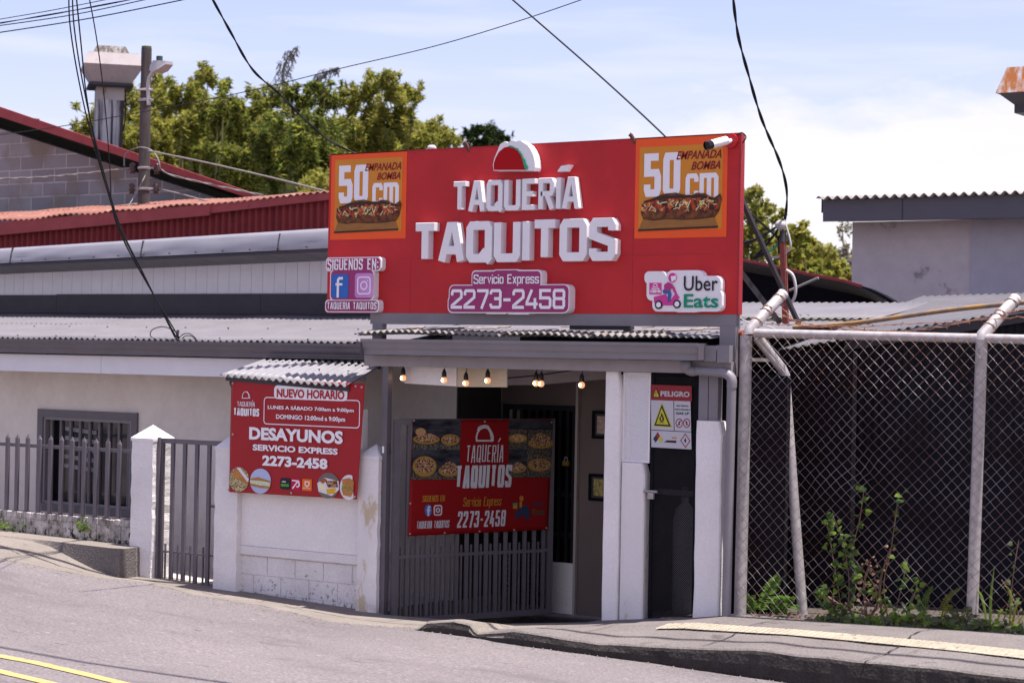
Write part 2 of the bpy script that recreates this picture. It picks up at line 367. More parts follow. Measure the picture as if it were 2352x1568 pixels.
def lerp(tab, x):
    if x <= tab[0][0]:
        (x0, y0), (x1, y1) = tab[0], tab[1]
    elif x >= tab[-1][0]:
        (x0, y0), (x1, y1) = tab[-2], tab[-1]
    else:
        for i in range(len(tab)-1):
            if tab[i][0] <= x <= tab[i+1][0]: (x0, y0), (x1, y1) = tab[i], tab[i+1]; break
    return y0+(y1-y0)*(x-x0)/(x1-x0)
def smooth_pts(pts, k=6):
    P = [Vector(p) for p in pts]; out = []
    for i in range(len(P)-1):
        a = P[max(i-1, 0)]; b = P[i]; c = P[i+1]; d = P[min(i+2, len(P)-1)]
        for j in range(k):
            t = j/k; out.append(.5*((2*b)+(-a+c)*t+(2*a-5*b+4*c-d)*t*t+(-a+3*b-3*c+d)*t**3))
    out.append(P[-1]); return out
# ------------------------------------------------------------------ ground, road, pavement
ZR = [(-60, 2.6), (-14, .50), (-8.7, .25), (-7, .12), (-5.7, .05), (-3.5, -.04), (-2, -.06), (0, -.08), (1.5, -.10), (6, -.16), (40, -.9)]
def road_hit(px, py):
    z = 0
    for _ in range(12): p = QZ(px, py, z); z = lerp(ZR, p.x)
    return p
KB = [road_hit(*p) for p in [(0, 1283), (215, 1326), (320, 1336), (450, 1366), (600, 1391), (750, 1426), (915, 1441), (1065, 1460), (1176, 1479), (1326, 1499), (1476, 1519), (1626, 1541), (1751, 1559)]]
KBX = [(-60, KB[0].y)]+[(p.x, p.y) for p in KB]+[(40, KB[-1].y-.3)]
def yk(x): return lerp(KBX, x)
KT = [(-60, .012), (-2.9, .012), (-2.62, .02), (-2.5, .10), (-2.2, .145), (-1.98, .13), (-1.93, .055)]
for px, py in [(1176, 1444), (1376, 1474), (1576, 1484), (1726, 1489), (1926, 1509), (2176, 1534), (2352, 1554)]:
    y = -1.6
    for _ in range(6): p = Q(px, py, y); y = yk(p.x)
    KT.append((p.x, p.z-lerp(ZR, p.x)))
KT.append((40, KT[-1][1]+.1))
ZF = [(-60, 1.2), (-13, .45), (-10.14, .345), (-7.63, .305), (-7.62, -.03), (-6.6, -.075), (-5.5, -.11), (-4.3, -.155), (-2.6, -.12), (-1.45, .0), (-.4, .12), (0, .18), (2.4, .262), (6, .34), (40, .6)]
ZM = [(-60, 1.15), (-13, .44), (-10.2, .335), (-9.1, .305), (-8.75, .26), (-8.35, .14), (-8.0, .04), (-7.62, -.02)]
def zf(x): return lerp(ZF, x)
def zmid(x): return lerp(ZM, x) if x < -7.62 else zf(x)
def zroad(x): return lerp(ZR, x)
def nz(x, y, s=1.0, a=1.0): return noise.noise(Vector((x*s, y*s, 3.1)))*a
def pav():
    mb = MB(); xs = []; x = -60.0
    while x < 40:
        xs.append(x); x += 1.0 if (x < -13 or x > 5) else (.05 if x < 3.4 else .2)
    xs += [-7.63, -7.619]; xs = sorted(set(round(v, 4) for v in xs))
    ny = 22; W_ = 0; rows = []
    for x in xs:
        k = yk(x); zk = zroad(x)+lerp(KT, x); zm = zmid(x)
        k += nz(x, 0, 3, .03)+nz(x, 5, 11, .015)
        zk += nz(x, 9, 2.5, .012)
        yl = -.14 if x < -7.62 else zf(x)
        r = [(x, 6.0, yl), (x, .112, yl), (x, .105, zf(x)), (x, -.2, zf(x)), (x, -.455, zf(x)), (x, -.475, zm)]
        for i in range(1, ny+1):
            t = i/ny; yy = -.475+(k+.05+.475)*t
            r.append((x, yy, zm+(zk-zm)*(t*t*(3-2*t)*.5+t*.5)+nz(x, yy, 3.2, .006)*min(1, 4*(1-t))))
        b = .03 if x > -2.9 else .008
        r += [(x, k+.02, zk-.006), (x, k+.004, zk-b*.7), (x, k-.004+nz(x, 1, 4, .01), zk-b*1.6), (x, k-.012+nz(x, 2, 5, .012), (zk+zroad(x))/2-.01), (x, k-.0, zroad(x)-.02), (x, k, zroad(x)-.25)]
        if -4.12 < x < -1.5:      # the entrance floor lies lower than the pavement
            r[1] = (x, r[1][1], zf(x)-.3); r[2] = (x, r[2][1], zf(x)-.22); r[0] = (x, 6.0, zf(x)-.35)
        rows.append(r)
    n = len(rows[0])
    vs = [p for r in rows for p in r]; fs = []
    for i in range(len(rows)-1):
        for j in range(n-1): q = i*n+j; fs.append((q, q+1, q+n+1, q+n))
    mb.add(vs, fs, False)
    return mb
m_pav = mat('weathered_concrete', (.215, .185, .165), (.155, .135, .122), 1.6, .92, .010, 38, stain=(.09, .078, .07), ssc=3.5, sth=.62, amt=.7, grain=(42, .22))
pv = pav().build('sidewalk', m_pav); struct(pv)
# kerb face keeps the same concrete, darkened in colour to stand for its shade
m_kerb = mat('shade_darkened_kerb_concrete', (.026, .022, .022), (.055, .047, .045), 3, .95, .014, 34, stain=(.035, .03, .029), ssc=2.5, sth=.56, grain=(40, .3))
m_pav2 = mat('dark_pavement_concrete', (.165, .145, .142), (.12, .105, .102), 1.7, .93, .010, 42, stain=(.07, .06, .058), ssc=2.2, sth=.60, amt=.8, grain=(46, .28))
pv.data.materials.append(m_pav2)
pv.data.materials.append(m_kerb)
for p in pv.data.polygons:
    if p.center.x > -1.72+nz(p.center.y, 3, 1.5, .5): p.material_index = 1
    if (p.normal.z < .45 and p.center.x > -2.85 and p.center.y < -.8): p.material_index = 2
    elif p.normal.z < .3 and -9.5 < p.center.x < -7.6 and p.center.y < -.3: p.material_index = 1
m_asph = mat('worn_asphalt', (.165, .144, .15), (.120, .104, .110), .55, .92, .014, 30, contrast=1.3, stretch=(.35, 1, 1), stain=(.25, .23, .225), ssc=30, sth=.60, grain=(38, .34))
# patched and worn tone over the asphalt
t = m_asph.node_tree; b = t.nodes['Principled BSDF']; src = b.inputs['Base Color'].links[0].from_socket
g = N(t, 'ShaderNodeNewGeometry')
for sc_, st_, th_, colr, am in ((1.1, (.30, 1.0, 1), .55, (.105, .092, .097), .55), (9, (.22, 1.0, 1), .64, (.055, .047, .047), .65), (5, (.25, 1.6, 1), .66, (.26, .24, .235), .4)):
    mp = N(t, 'ShaderNodeMapping'); mp.inputs['Scale'].default_value = st_; t.links.new(g.outputs['Position'], mp.inputs[0])
    n = N(t, 'ShaderNodeTexNoise'); n.inputs['Scale'].default_value = sc_; n.inputs['Detail'].default_value = 8; n.inputs['Roughness'].default_value = .65; t.links.new(mp.outputs[0], n.inputs['Vector'])
    r = N(t, 'ShaderNodeMapRange'); r.inputs[1].default_value = th_; r.inputs[2].default_value = th_+.05; r.inputs[4].default_value = am; t.links.new(n.outputs[0], r.inputs[0])
    x = N(t, 'ShaderNodeMix', data_type='RGBA'); t.links.new(r.outputs[0], x.inputs[0]); t.links.new(src, x.inputs[6]); x.inputs[7].default_value = (*colr, 1); src = x.outputs[2]
t.links.new(src, b.inputs['Base Color'])
mb = MB(); xs = [-60, -40, -25, -18, -14]+[-13+.25*i for i in range(72)]+[5.5, 7, 10, 20, 40]; vs = []; fs = []
for x in xs:
    for j in range(13): yy = yk(x)+.0-(j/12)**1.5*34; vs.append((x, yy, zroad(x)+nz(x, yy, .8, .003)*(1 if j else 0)))
for i in range(len(xs)-1):
    for j in range(12): q = i*13+j; fs.append((q, q+1, q+14, q+13))
mb.add(vs, fs, True); struct(mb.build('road', m_asph))
mb = MB(); mb.add([(-600, -500, -1.6), (600, -500, -1.6), (600, 900, -1.6), (-600, 900, -1.6)], [(0, 1, 2, 3)])
struct(mb.build('ground', mat('distant_ground', (.08, .09, .05), (.12, .11, .08), .05)))
# yellow centre lines
m_yel = mat('yellow_road_paint', (.48, .33, .13), (.38, .26, .11), 9, .8, stain=(.17, .15, .15), ssc=16, sth=.58, grain=(40, .2))
mb = MB()
for pts in (((0, 1507), (90, 1524), (180, 1545), (275, 1568)), ((-40, 1534), (0, 1542), (80, 1561), (160, 1581))):
    c = [road_hit(*p) for p in pts]; d0 = (c[1]-c[0]); c.insert(0, c[0]-d0*3); c.append(c[-1]+(c[-1]-c[-2])*3)
    L = [Vector((p.x, p.y, zroad(p.x)+.007)) for p in smooth_pts(c, 5)]
    vs = [q+Vector((0, s*.055, 0)) for q in L for s in (-1, 1)]
    mb.add(vs, [(2*i, 2*i+1, 2*i+3, 2*i+2) for i in range(len(L)-1)])
struct(mb.build('road_marking', m_yel))
# pale tactile paving strip on the right-hand pavement
def pav_z(x, y):
    k = yk(x); zk = zroad(x)+lerp(KT, x); zm = zmid(x); t = (y+.475)/(k+.05+.475); t = min(max(t, 0), 1)
    return zm+(zk-zm)*(t*t*(3-2*t)*.5+t*.5)
def pav_hit(px, py):
    z = 0
    for _ in range(15): p = QZ(px, py, z); z = .5*z+.5*pav_z(p.x, p.y)
    return p
a = pav_hit(1520, 1441); b = pav_hit(1900, 1470); c = pav_hit(2352, 1506)
m_tac = mat('yellowed_tactile_paint', (.43, .375, .29), (.33, .285, .225), 5, .85, .004, 60, stain=(.19, .165, .15), ssc=7, sth=.58, grain=(40, .2))
mb = MB(); n = 70
L = [a.lerp(c, i/n*1.25) for i in range(n+1)]
hw = .12
for i in range(n):
    p, q = L[i], L[i+1]; q = p.lerp(q, .965)
    vs = []
    for r in (p, q):
        for s in (-1, 1): yy = r.y+s*hw; vs.append((r.x, yy, pav_z(r.x, yy)+.016))
    mb.add(vs, [(0, 1, 3, 2)])
    for k2 in range(6):       # raised ribs
        yy = (p.y+q.y)/2-hw+.02+k2*.04; x0, x1 = p.x+.004, q.x-.004; z0 = pav_z(p.x, yy)+.016; z1 = pav_z(q.x, yy)+.016
        mb.add([(x0, yy-.009, z0), (x1, yy-.009, z1), (x1, yy, z1+.007), (x0, yy, z0+.007), (x1, yy+.009, z1), (x0, yy+.009, z0)], [(0, 1, 2, 3), (3, 2, 4, 5)])
struct(mb.build('tactile_paving', m_tac))
# ------------------------------------------------------------------ billboard sign
F = YP(0)
sg = thing('shop_sign', 'big red taqueria sign with white raised letters on a grey steel frame above the entrance', 'sign', (-2.5, 0, 2.5))
ZB, ZT = 3.024, 4.736; XL, XR = -5.03, -.02
mb = MB(); mb.box(XL, XR-.004, 0, .07, ZB, ZT); pn = mb.build('panel', M_red, sg)
mb = MB()
mb.box(XR-.0035, XR+.016, -.003, .073, ZB-.003, ZT+.003)
mb.box(XL-.004, XR-.004, -.004, .074, ZT, ZT+.012); mb.build('edge_trim', M_redside, sg)
mb = MB()   # sheet seams and rivets
for x in (-1.18, -2.62, -3.9): mb.box(x, x+.004, -.0015, -.0002, ZB+.01, ZB+.57 if x != -1.18 else 3.9)
mb.box(XL+.9, XR-.25, -.0015, -.0002, ZB+.575, ZB+.579)
for i in range(24):
    mb.box(XL+.1+i*.21, XL+.112+i*.21, -.003, -.0002, ZT-.03, ZT-.018)
mb.build('seam', M_redside, sg)
def px2(px, py): return F.px(px, py)
def rect(fr, x0, y0, x1, y1):   # px top-left, bottom-right
    a0, b1 = fr.px(x0, y0); a1, b0 = fr.px(x1, y1); return a0, a1, b0, b1
# zoom2 -> photo units : x = (900+zx/1.809)*.784 ; y = (350+zy/1.809)*.784
def z2(zx, zy, fr=None): return (fr or F).px((900+zx/1.8092)*.784, (350+zy/1.8092)*.784)
def letters(text, L, R, top_l, bot_l, t, dep, gap, name):
    fr2 = YP(-dep)
    a0, bt = z2(L, top_l, fr2); _, bb = z2(L, bot_l, fr2); a1, _ = z2(R, top_l, fr2)
    for ch, m_ in glyphs(F, text, a0, a1, bb, bt, t, .001, dep, gap=gap):
        o = m_.build('letter', M_white, sg)
        bv = o.modifiers.new('b', 'BEVEL'); bv.width = .004; bv.segments = 1
letters('TAQUERIA', 768, 1442, 330, 492, .053, .085, .42, 'upper')
letters('TAQUITOS', 562, 1636, 549, 762, .088, .10, .30, 'lower')
mb = MB(); mb.poly(F, [z2(x, y, YP(-.085)) for x, y in ((1325, 276), (1345, 247), (1390, 239), (1368, 274))], .001, .085); mb.build('letter_accent', M_white, sg)
# taco logo
def zpoly(pts, fr=None): return [z2(x, y, fr) for x, y in pts]
tf = YP(-.12)
out = [(988, 272), (984, 240), (992, 205), (1008, 168), (1022, 132), (1045, 117), (1062, 123), (1085, 112), (1108, 117), (1130, 112), (1150, 125), (1168, 136), (1185, 160), (1198, 188), (1205, 220), (1207, 255), (1200, 272)]
mb = MB(); mb.poly(F, zpoly(out, tf), .001, .12); mb.build('logo_backing', M_white, sg)
taco = [(991, 268), (990, 235), (1000, 205), (1018, 172), (1045, 150), (1075, 143), (1105, 150), (1130, 170), (1148, 205), (1160, 245), (1163, 268)]
mb = MB(); mb.poly(F, zpoly(taco, tf), .121, .126); mb.build('logo_shell', mat('deep_red_print', (.40, .003, .008), (.36, .003, .007), 8, .4, spec=.12), sg)
sal = [(1068, 146), (1075, 138), (1090, 142), (1105, 150), (1120, 155), (1130, 172), (1142, 185), (1146, 202), (1158, 215), (1162, 235), (1172, 250), (1170, 266), (1160, 268), (1150, 240), (1144, 215), (1135, 190), (1120, 168), (1098, 152)]
mb = MB(); mb.poly(F, zpoly(sal, tf), .1265, .131); mb.build('logo_lettuce', mat('green_print', (.02, .32, .18), None, rough=.3), sg)
# plaques with rounded outline
def blob_rects(rects, dep, name, m, d0=.001, grow=0, fr=None):
    mb = MB(); k = 0
    for x0, y0, x1, y1, r in rects:
        a0, b1 = z2(x0-grow, y0-grow, fr); a1, b0 = z2(x1+grow, y1+grow, fr)
        mb.poly(F, rr(a0, a1, b0, b1, min(r, (a1-a0)/2.01, (b1-b0)/2.01)), d0, dep-.0012*k); k += 1
    return mb.build(name, m, sg)
def plaque(rects, dep):
    fr2 = YP(-dep)
    blob_rects(rects, dep, 'plaque', M_white, fr=fr2)
    return fr2
def zt(text, x0, y0, x1, y1, t, dep, m, cust=True, bold=.01, **k):
    fr2 = YP(-dep); a0, b1 = z2(x0, y0, fr2); a1, b0 = z2(x1, y1, fr2)
    if cust: return gtext(F, text, a0, a1, b0, b1, t, dep+.006, m, sg, 'lettering', **k)
    return ftext(F, text, a0, a1, b0, b1, dep+.006, m, sg, 'lettering', bold=bold, **k)
# follow-us plaque
R1 = [(100, 732, 390, 802, .04), (122, 795, 352, 960, .05), (95, 955, 378, 1022, .04)]
f1 = plaque(R1, .085); blob_rects(R1, .0885, 'print', M_magenta, .085, grow=-5, fr=f1)
zt('SIGUENOS EN:', 110, 741, 378, 795, .0155, .088, M_print, gap=.8, space=.5)
zt('TAQUERIA TAQUITOS', 108, 968, 368, 1006, .0105, .088, M_print, gap=.8, space=.5)
m_blue = mat('blue_print', (.02, .11, .42), (.03, .13, .46), 3, .4); m_ig = mat('lilac_print', (.62, .30, .62), (.45, .16, .48), 3, .4)
a0, b1 = z2(133, 820, f1); a1, b0 = z2(219, 946, f1); panel(F, rr(a0, a1, b0, b1, .03), .088, .092, 'social_icon', m_blue, sg)
ca = (a0+a1)/2
mb = MB(); mb.ribbon(F, [(a0+.155, b1-.045), (a0+.105, b1-.045), (a0+.088, b1-.065), (a0+.088, b0+.005)], .028, .092, .096); mb.ribbon(F, [(a0+.055, b1-.11), (a0+.15, b1-.11)], .024, .092, .0952); mb.build('social_letter', M_print, sg)
a0, b1 = z2(256, 815, f1); a1, b0 = z2(350, 945, f1); panel(F, rr(a0, a1, b0, b1, .035), .088, .092, 'social_icon', m_ig, sg)
ca, cb_ = (a0+a1)/2, (b0+b1)/2; w_ = (a1-a0)
mb = MB(); mb.ribbon(F, rr(ca-w_*.34, ca+w_*.34, cb_-w_*.36, cb_+w_*.36, w_*.12), .014, .092, .095, True); mb.ribbon(F, ell(ca, cb_, w_*.17, w_*.17), .013, .092, .095, True); mb.poly(F, ell(ca+w_*.21, cb_+w_*.22, .008, .008, 8), .092, .095); mb.build('social_camera_mark', M_print, sg)
# phone plaque
R2 = [(752, 876, 1388, 1026, .06), (872, 800, 1240, 885, .045), (745, 930, 1380, 1028, .06), (980, 795, 1130, 840, .05), (940, 980, 1060, 1031, .03), (1060, 985, 1180, 1033, .03)]
f2 = plaque(R2, .11)
R2b = [(757, 881, 1383, 1021, .055), (877, 807, 1235, 890, .04), (985, 800, 1125, 845, .045), (750, 935, 1375, 1022, .055)]
blob_rects(R2b, .1155, 'print', M_magenta, .11, fr=f2)
zt('Servicio Express', 884, 822, 1230, 869, .013, .114, M_print, gap=.45, space=.35)
zt('2273-2458', 764, 900, 1368, 1004, .031, .114, M_print, gap=.45)
# delivery plaque
R3 = [(1788, 805, 1900, 870, .05), (1800, 835, 1990, 960, .06), (1830, 900, 1990, 1018, .06), (1900, 800, 2100, 900, .07), (1960, 830, 2190, 930, .06), (1970, 900, 2195, 1018, .06), (1940, 930, 2080, 1022, .05)]
f3 = plaque(R3, .085)
m_ink = mat('black_print', (.012, .010, .02), None, rough=.4); m_grn = mat('teal_print', (.0, .24, .14), None, rough=.4); m_pink = mat('pink_print', (.62, .045, .30), (.55, .04, .26), 5, .4)
zt('Uber', 1998, 830, 2177, 908, 0, .085, m_ink, cust=False, bold=.008)
zt('Eats', 1998, 925, 2180, 998, 0, .085, m_grn, cust=False, bold=.02)
def zshape(pts, d0, d1, name, m): mb = MB(); mb.poly(F, zpoly(pts, f3), d0, d1); return mb.build(name, m, sg)
zshape([(1815, 866), (1878, 866), (1878, 926), (1815, 926)], .0855, .091, 'delivery_box', m_pink)
zshape([(1838, 940), (1900, 925), (1925, 960), (1950, 925), (1938, 905), (1948, 890), (1962, 925), (1975, 945), (1955, 960), (1945, 985), (1890, 985), (1840, 972)], .0855, .090, 'scooter_body', m_pink)
def zell(x, y, r, d0, d1, name, m):
    a, b = z2(x, y, f3); panel(F, ell(a, b, r, r), d0, d1, name, m, sg)
zell(1865, 982, .042, .0905, .0935, 'scooter_wheel', m_ink); zell(1962, 978, .042, .0905, .0935, 'scooter_wheel', m_ink)
zell(1865, 982, .026, .094, .0965, 'wheel_hub', M_print); zell(1962, 978, .026, .094, .0965, 'wheel_hub', M_print)
zell(1938, 838, .045, .0905, .094, 'rider_helmet', m_pink)
zshape([(1930, 832), (1955, 828), (1957, 848), (1935, 860)], .0945, .097, 'rider_visor', M_print)
zshape([(1895, 875), (1915, 862), (1932, 868), (1950, 892), (1940, 900), (1925, 893), (1930, 905), (1895, 903)], .0935, .0965, 'rider_torso', mat('dark_pink_print', (.45, .03, .2), None, rough=.4))
zshape([(1885, 903), (1925, 903), (1934, 925), (1925, 965), (1912, 965), (1915, 925), (1890, 922)], .0935, .096, 'rider_trousers', mat('denim_print', (.05, .10, .30), None, rough=.4))
zt('TAQUERÍA', 1824, 893, 1868, 902, .0035, .087, M_print, gap=.5); zt('TAQUITOS', 1818, 904, 1875, 918, .006, .087, M_print, gap=.3)
mb = MB(); c0 = z2(1846, 880, f3); mb.ribbon(F, ell(c0[0], c0[1]-.012, .024, .028, 10, 0, 180)+[(c0[0]-.024, c0[1]-.012), (c0[0]+.024, c0[1]-.012)], .005, .092, .094); mb.build('box_taco_mark', M_print, sg)
# steel frame under the sign
mb = MB(); mb.box(-4.43, -.03, .002, .09, 2.905, 3.0225); mb.build('lower_beam', M_greylt, sg)
mb = MB(); mb.box(-.20, -.0295, -.004, .086, 2.43, 2.9045); mb.build('support_post', M_greylt, sg)
mb = MB(); mb.box(-4.40, -4.27, .004, .086, 2.70, 2.9045); mb.build('support_post', M_greylt, sg)
mb = MB(); mb.box(-1.93, -1.30, .05, .16, 2.865, 2.9045); mb.box(-1.30, -1.24, .05, .16, 2.80, 2.9045); mb.build('lamp_bracket', M_greydk, sg)
mb = MB()
    
for x in (-4.3, -2.5, -.15): mb = MB(); mb.bar((x, .11, 2.95), (x, .11, 4.6), .04, .04); mb.bar((x, .13, 4.3), (x, 1.6, 2.97), .04, .04); mb.build('back_brace', M_greydk, sg)
mb = MB()
for px_, py_ in ((1072, 332), (1452, 314)):
    a, b = F.px(px_, py_); mb = MB(); mb.tube([(a+.03, .02, ZT-.04), (a, -.02, b+.01), (a-.015, -.03, b+.022)], .022, 8); mb.build('rusty_tube_stub', mat('rusty_tube', (.14, .06, .045), (.07, .035, .03), 30, .9), sg)

# posters "50 cm"
m_or = mat('orange_tape', (.85, .10, .015), (.78, .085, .012), 3, .4); m_amb = mat('amber_print', (.64, .24, .022), (.56, .20, .02), 1.5, .45)
m_brd = mat('wood_board_print', (.34, .15, .035), (.24, .10, .025), 6, .5, stretch=(1, 1, 6))
m_bun = mat('bread_print', (.20, .06, .014), (.05, .014, .006), 16, .5, contrast=2); m_meat = mat('topping_print', (.05, .008, .005), (.40, .05, .012), 17, .5, contrast=4, stain=(.66, .60, .22), ssc=15, sth=.56)
m_dkred = mat('crimson_print', (.22, .006, .014), None, rough=.5); m_shade = mat('dark_brown_print', (.04, .02, .012), None, rough=.6)
def poster(zx0, zy0, zx1, zy1, ty0, ty1, tx0, tx1):
    """outer tape rectangle in zoom2 pixels (l,t,r,b); inner print rectangle"""
    a0, b1 = z2(zx0, zy0); a1, b0 = z2(zx1, zy1)
    p = panel(F, [(a0, b0), (a1, b0), (a1, b1), (a0, b1)], .001, .004, 'poster', m_or, sg)
    i0, i1, j0, j1 = a0+(a1-a0)*tx0, a0+(a1-a0)*tx1, b0+(b1-b0)*ty0, b0+(b1-b0)*ty1
    W_, H_ = i1-i0, j1-j0
    def U(x, y): return (i0+W_*x, j0+H_*y)
    def sh(pts, d0, d1, nm, m, pr=p): return panel(F, [U(*q) for q in pts], d0, d1, nm, m, pr)
    sh([(0, 0), (1, 0), (1, 1), (0, 1)], .004, .006, 'print', m_amb)
    gtext(F, '50', U(.06, 0)[0], U(.50, 0)[0], U(0, .40)[1], U(0, .92)[1], .062*W_/.78, .008, M_print, p, 'lettering', gap=.3)
    gtext(F, 'cm', U(.565, 0)[0], U(.955, 0)[0], U(0, .355)[1], U(0, .765)[1], .040*W_/.78, .0075, M_print, p, 'lettering', gap=.25)
    ftext(F, 'EMPANADA', *[U(.45, 0)[0], U(.985, 0)[0], U(0, .83)[1], U(0, .93)[1]], .0095, m_dkred, p, 'lettering', bold=.02, shear=.35)
    ftext(F, 'BOMBA', *[U(.63, 0)[0], U(.975, 0)[0], U(0, .70)[1], U(0, .80)[1]], .0095, m_dkred, p, 'lettering', bold=.02, shear=.35)
    sh([(0, .0), (.96, .02), (.90, .17), (.07, .17)], .0085, .0105, 'chopping_board', m_brd)
    sh([(.0, -.01), (.96, .01), (.96, .035), (.0, .015)], .0106, .0115, 'board_edge', m_shade)
    bun = [(.03, .22), (.06, .15), (.18, .125), (.35, .14), (.55, .125), (.75, .13), (.92, .15), (.97, .22), (1.0, .36), (.98, .41), (.90, .36), (.80, .42), (.70, .43), (.62, .39), (.45, .44), (.30, .43), (.12, .36), (.05, .32)]
    sh([(x, y-.012) for x, y in bun], .0106, .0117, 'food_shadow', m_shade)
    sh(bun, .0118, .0135, 'bread', m_bun)
    r_ = random.Random(3)
    top_ = [(.04+.92*i/22, .335+.045*math.sin(math.pi*i/22)+r_.uniform(-.018, .018)) for i in range(23)]
    bot_ = [(.96-.92*i/22, .235-.02*math.sin(math.pi*i/22)+r_.uniform(-.02, .02)) for i in range(23)]
    sh(top_+bot_, .0136, .015, 'filling', m_meat)
    sh([(.08, .325), (.25, .365), (.5, .375), (.75, .37), (.92, .33), (.93, .36), (.75, .405), (.5, .41), (.25, .40), (.07, .35)], .0151, .0156, 'dark_filling', m_shade)
    mb1 = MB(); mb2 = MB()
    for i in range(46):
        x, y = r_.uniform(.06, .94), r_.uniform(.225, .35); an = r_.uniform(0, 3.14); L_ = r_.uniform(.015, .04)
        q = [U(x-L_*math.cos(an), y-L_*math.sin(an)), U(x+L_*math.cos(an), y+L_*math.sin(an))]
        (mb1 if i % 2 else mb2).ribbon(F, q, r_.uniform(.006, .012), .0152, .0160+i*.00002)
    mb1.build('lettuce_shreds', mat('lettuce_print', (.62, .66, .36), None, rough=.5), p); mb2.build('sauce_streaks', mat('sauce_print', (.45, .05, .02), (.6, .35, .15), 50, rough=.5), p)
    return p
poster(131, 186, 522, 630, .085, .93, .055, .945)
poster(1744, 102, 2222, 622, .08, .91, .045, .95)

# camera, small lamp on the sign
cc = thing('security_camera', 'white bullet security camera on a red bracket at the upper right corner of the sign', 'camera', Q(1680, 325, 0))
c0 = Q(1681, 324, 0); mb = MB(); mb.tube([c0+Vector((0, -.001, 0)), c0+Vector((0, -.03, 0))], .07, 20); mb.build('mounting_base', M_red, cc)
e = Q(1652, 331, -.26); mb = MB(); mb.tube([c0+Vector((0, -.03, 0)), c0.lerp(e, .35)+Vector((0, 0, .0)), c0.lerp(e, .55)], .022, 10); mb.build('arm', M_white, cc)
d = (Q(1634, 330, -.36)-Q(1668, 321, -.18)); d.normalize(); b0_ = Q(1668, 323, -.16)
mb = MB(); mb.tube([b0_, b0_+d*.24], .042, 16); mb.build('housing', M_white, cc)
mb = MB(); mb.tube([b0_+d*.241, b0_+d*.247], .036, 16); mb.tube([b0_+d*.2, b0_+d*.243, b0_+d*.262], [.0425, .0428, .044], 16, caps=False); mb.build('lens', mat('black_glass', (.01, .01, .012), None, rough=.1), cc)
mb = MB(); mb.tube(smooth_pts([c0+Vector((.06, -.02, .05)), c0+Vector((.12, -.03, .07)), c0+Vector((.15, 0, .03)), c0+Vector((.1, .03, -.02))]), .006, 6); mb.build('cable', M_wire, cc)
fl = thing('sign_lamp', 'small domed lamp on a thin arm above the sign, left of the taco', 'lamp', Q(990, 342, .05))
p0 = Q(990, 341, .05); mb = MB(); mb.tube([p0+Vector((-.17, .0, -.06)), p0+Vector((-.05, 0, -.012)), p0], .012, 8); mb.build('arm', M_lamp, fl)
mb = MB(); mb.sphere(p0+Vector((.01, 0, .0)), .052, 14, 8, .8); mb.build('lamp_dome', M_lamp, fl)
mb = MB(); mb.tube([p0+Vector((.01, 0, .03)), p0+Vector((.01, 0, .047))], .03, 12); mb.build('cap', M_greydk, fl)
# ------------------------------------------------------------------ canopy over the entrance
cn = thing('entrance_canopy', 'grey canopy with worn corrugated roof, gutter and beam over the entrance under the sign', 'canopy', (-2.5, .5, 2.5))
yg = -.30; g0 = Q(825, 779, yg); g1 = Q(1602, 786, yg)
zt_ = (g0.z+g1.z)/2
prof = [(0, 0), (0, -.025), (.02, -.05), (.035, -.09), (.055, -.115), (.06, -.165), (.19, -.165), (.19, 0), (.182, 0), (.182, -.155), (.068, -.155), (.062, -.11), (.03, -.045), (.01, -.02), (.01, 0)]
def extr_x(mb, prof, x0, x1, y, z):
    n = len(prof); vs = [(x0, y+a, z+b) for a, b in prof]+[(x1, y+a, z+b) for a, b in prof]
    fs = [(i, n+i, n+(i+1) % n, (i+1) % n) for i in range(n)]+[tuple(range(n)), tuple(range(2*n-1, n-1, -1))]
    mb.add(vs, fs)
mb = MB(); extr_x(mb, prof, g0.x+.02, g1.x, yg, zt_); mb.build('gutter', M_greylt, cn)
mb = MB(); mb.box(g1.x-.002, g1.x+.004, yg+.01, yg+.185, zt_-.16, zt_-.004); mb.box(g0.x+.016, g0.x+.018, yg+.0, yg+.19, zt_-.165, zt_-.0)
mb.build('gutter_end', M_grey, cn)
mb = MB(); mb.box(g1.x+.006, g1.x+.13, -.17, -.10, zt_-.17, zt_-.02); mb.box(g1.x+.14, g1.x+.27, -.168, -.098, zt_-.18, zt_-.015); mb.build('fascia_board', M_greylt, cn)
bz0 = Q(1200, 848, -.1).z
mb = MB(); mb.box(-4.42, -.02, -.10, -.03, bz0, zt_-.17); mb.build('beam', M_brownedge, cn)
mb = MB()
mb.corr((-4.52, -.16, 2.80), (-.22, -.16, 2.80), (-4.52, 2.9, 3.02), (-.22, 2.9, 3.02), .083, .013, 8, .004, 8, wob=.02)
mb.build('roof_sheet', M_roof, cn)
r_ = random.Random(5)
mb = MB(); x = -4.4
for wd in (.95, .85, 1.0, .8):
    a = r_.uniform(-.012, .012); mb.corr((x, -.20, 2.815+a), (x+wd, -.20, 2.812-a), (x, -.02, 2.838+a), (x+wd, -.02, 2.84), .083, .014, 2, .006, 8, wob=.03); x += wd+.03
mb.build('worn_edge_sheet', M_roofold, cn)
m_frag = mat('peeled_sealant', (.10, .09, .09), (.30, .25, .22), 9, .8)
mb = MB()
for i in range(14):
    x = r_.uniform(-4.1, -.5); y = r_.uniform(.0, .7); w = r_.uniform(.1, .45); z = 2.84+(y+.16)*.072
    mb.hexa([(x, y, z), (x+w, y+.01, z+.004), (x+w, y+.06, z+.01), (x, y+.05, z+.008), (x, y, z+.006), (x+w, y+.01, z+.012), (x+w+.02, y+.06, z+.03), (x, y+.05, z+.016)])
mb.build('loose_flashing', m_frag, cn)
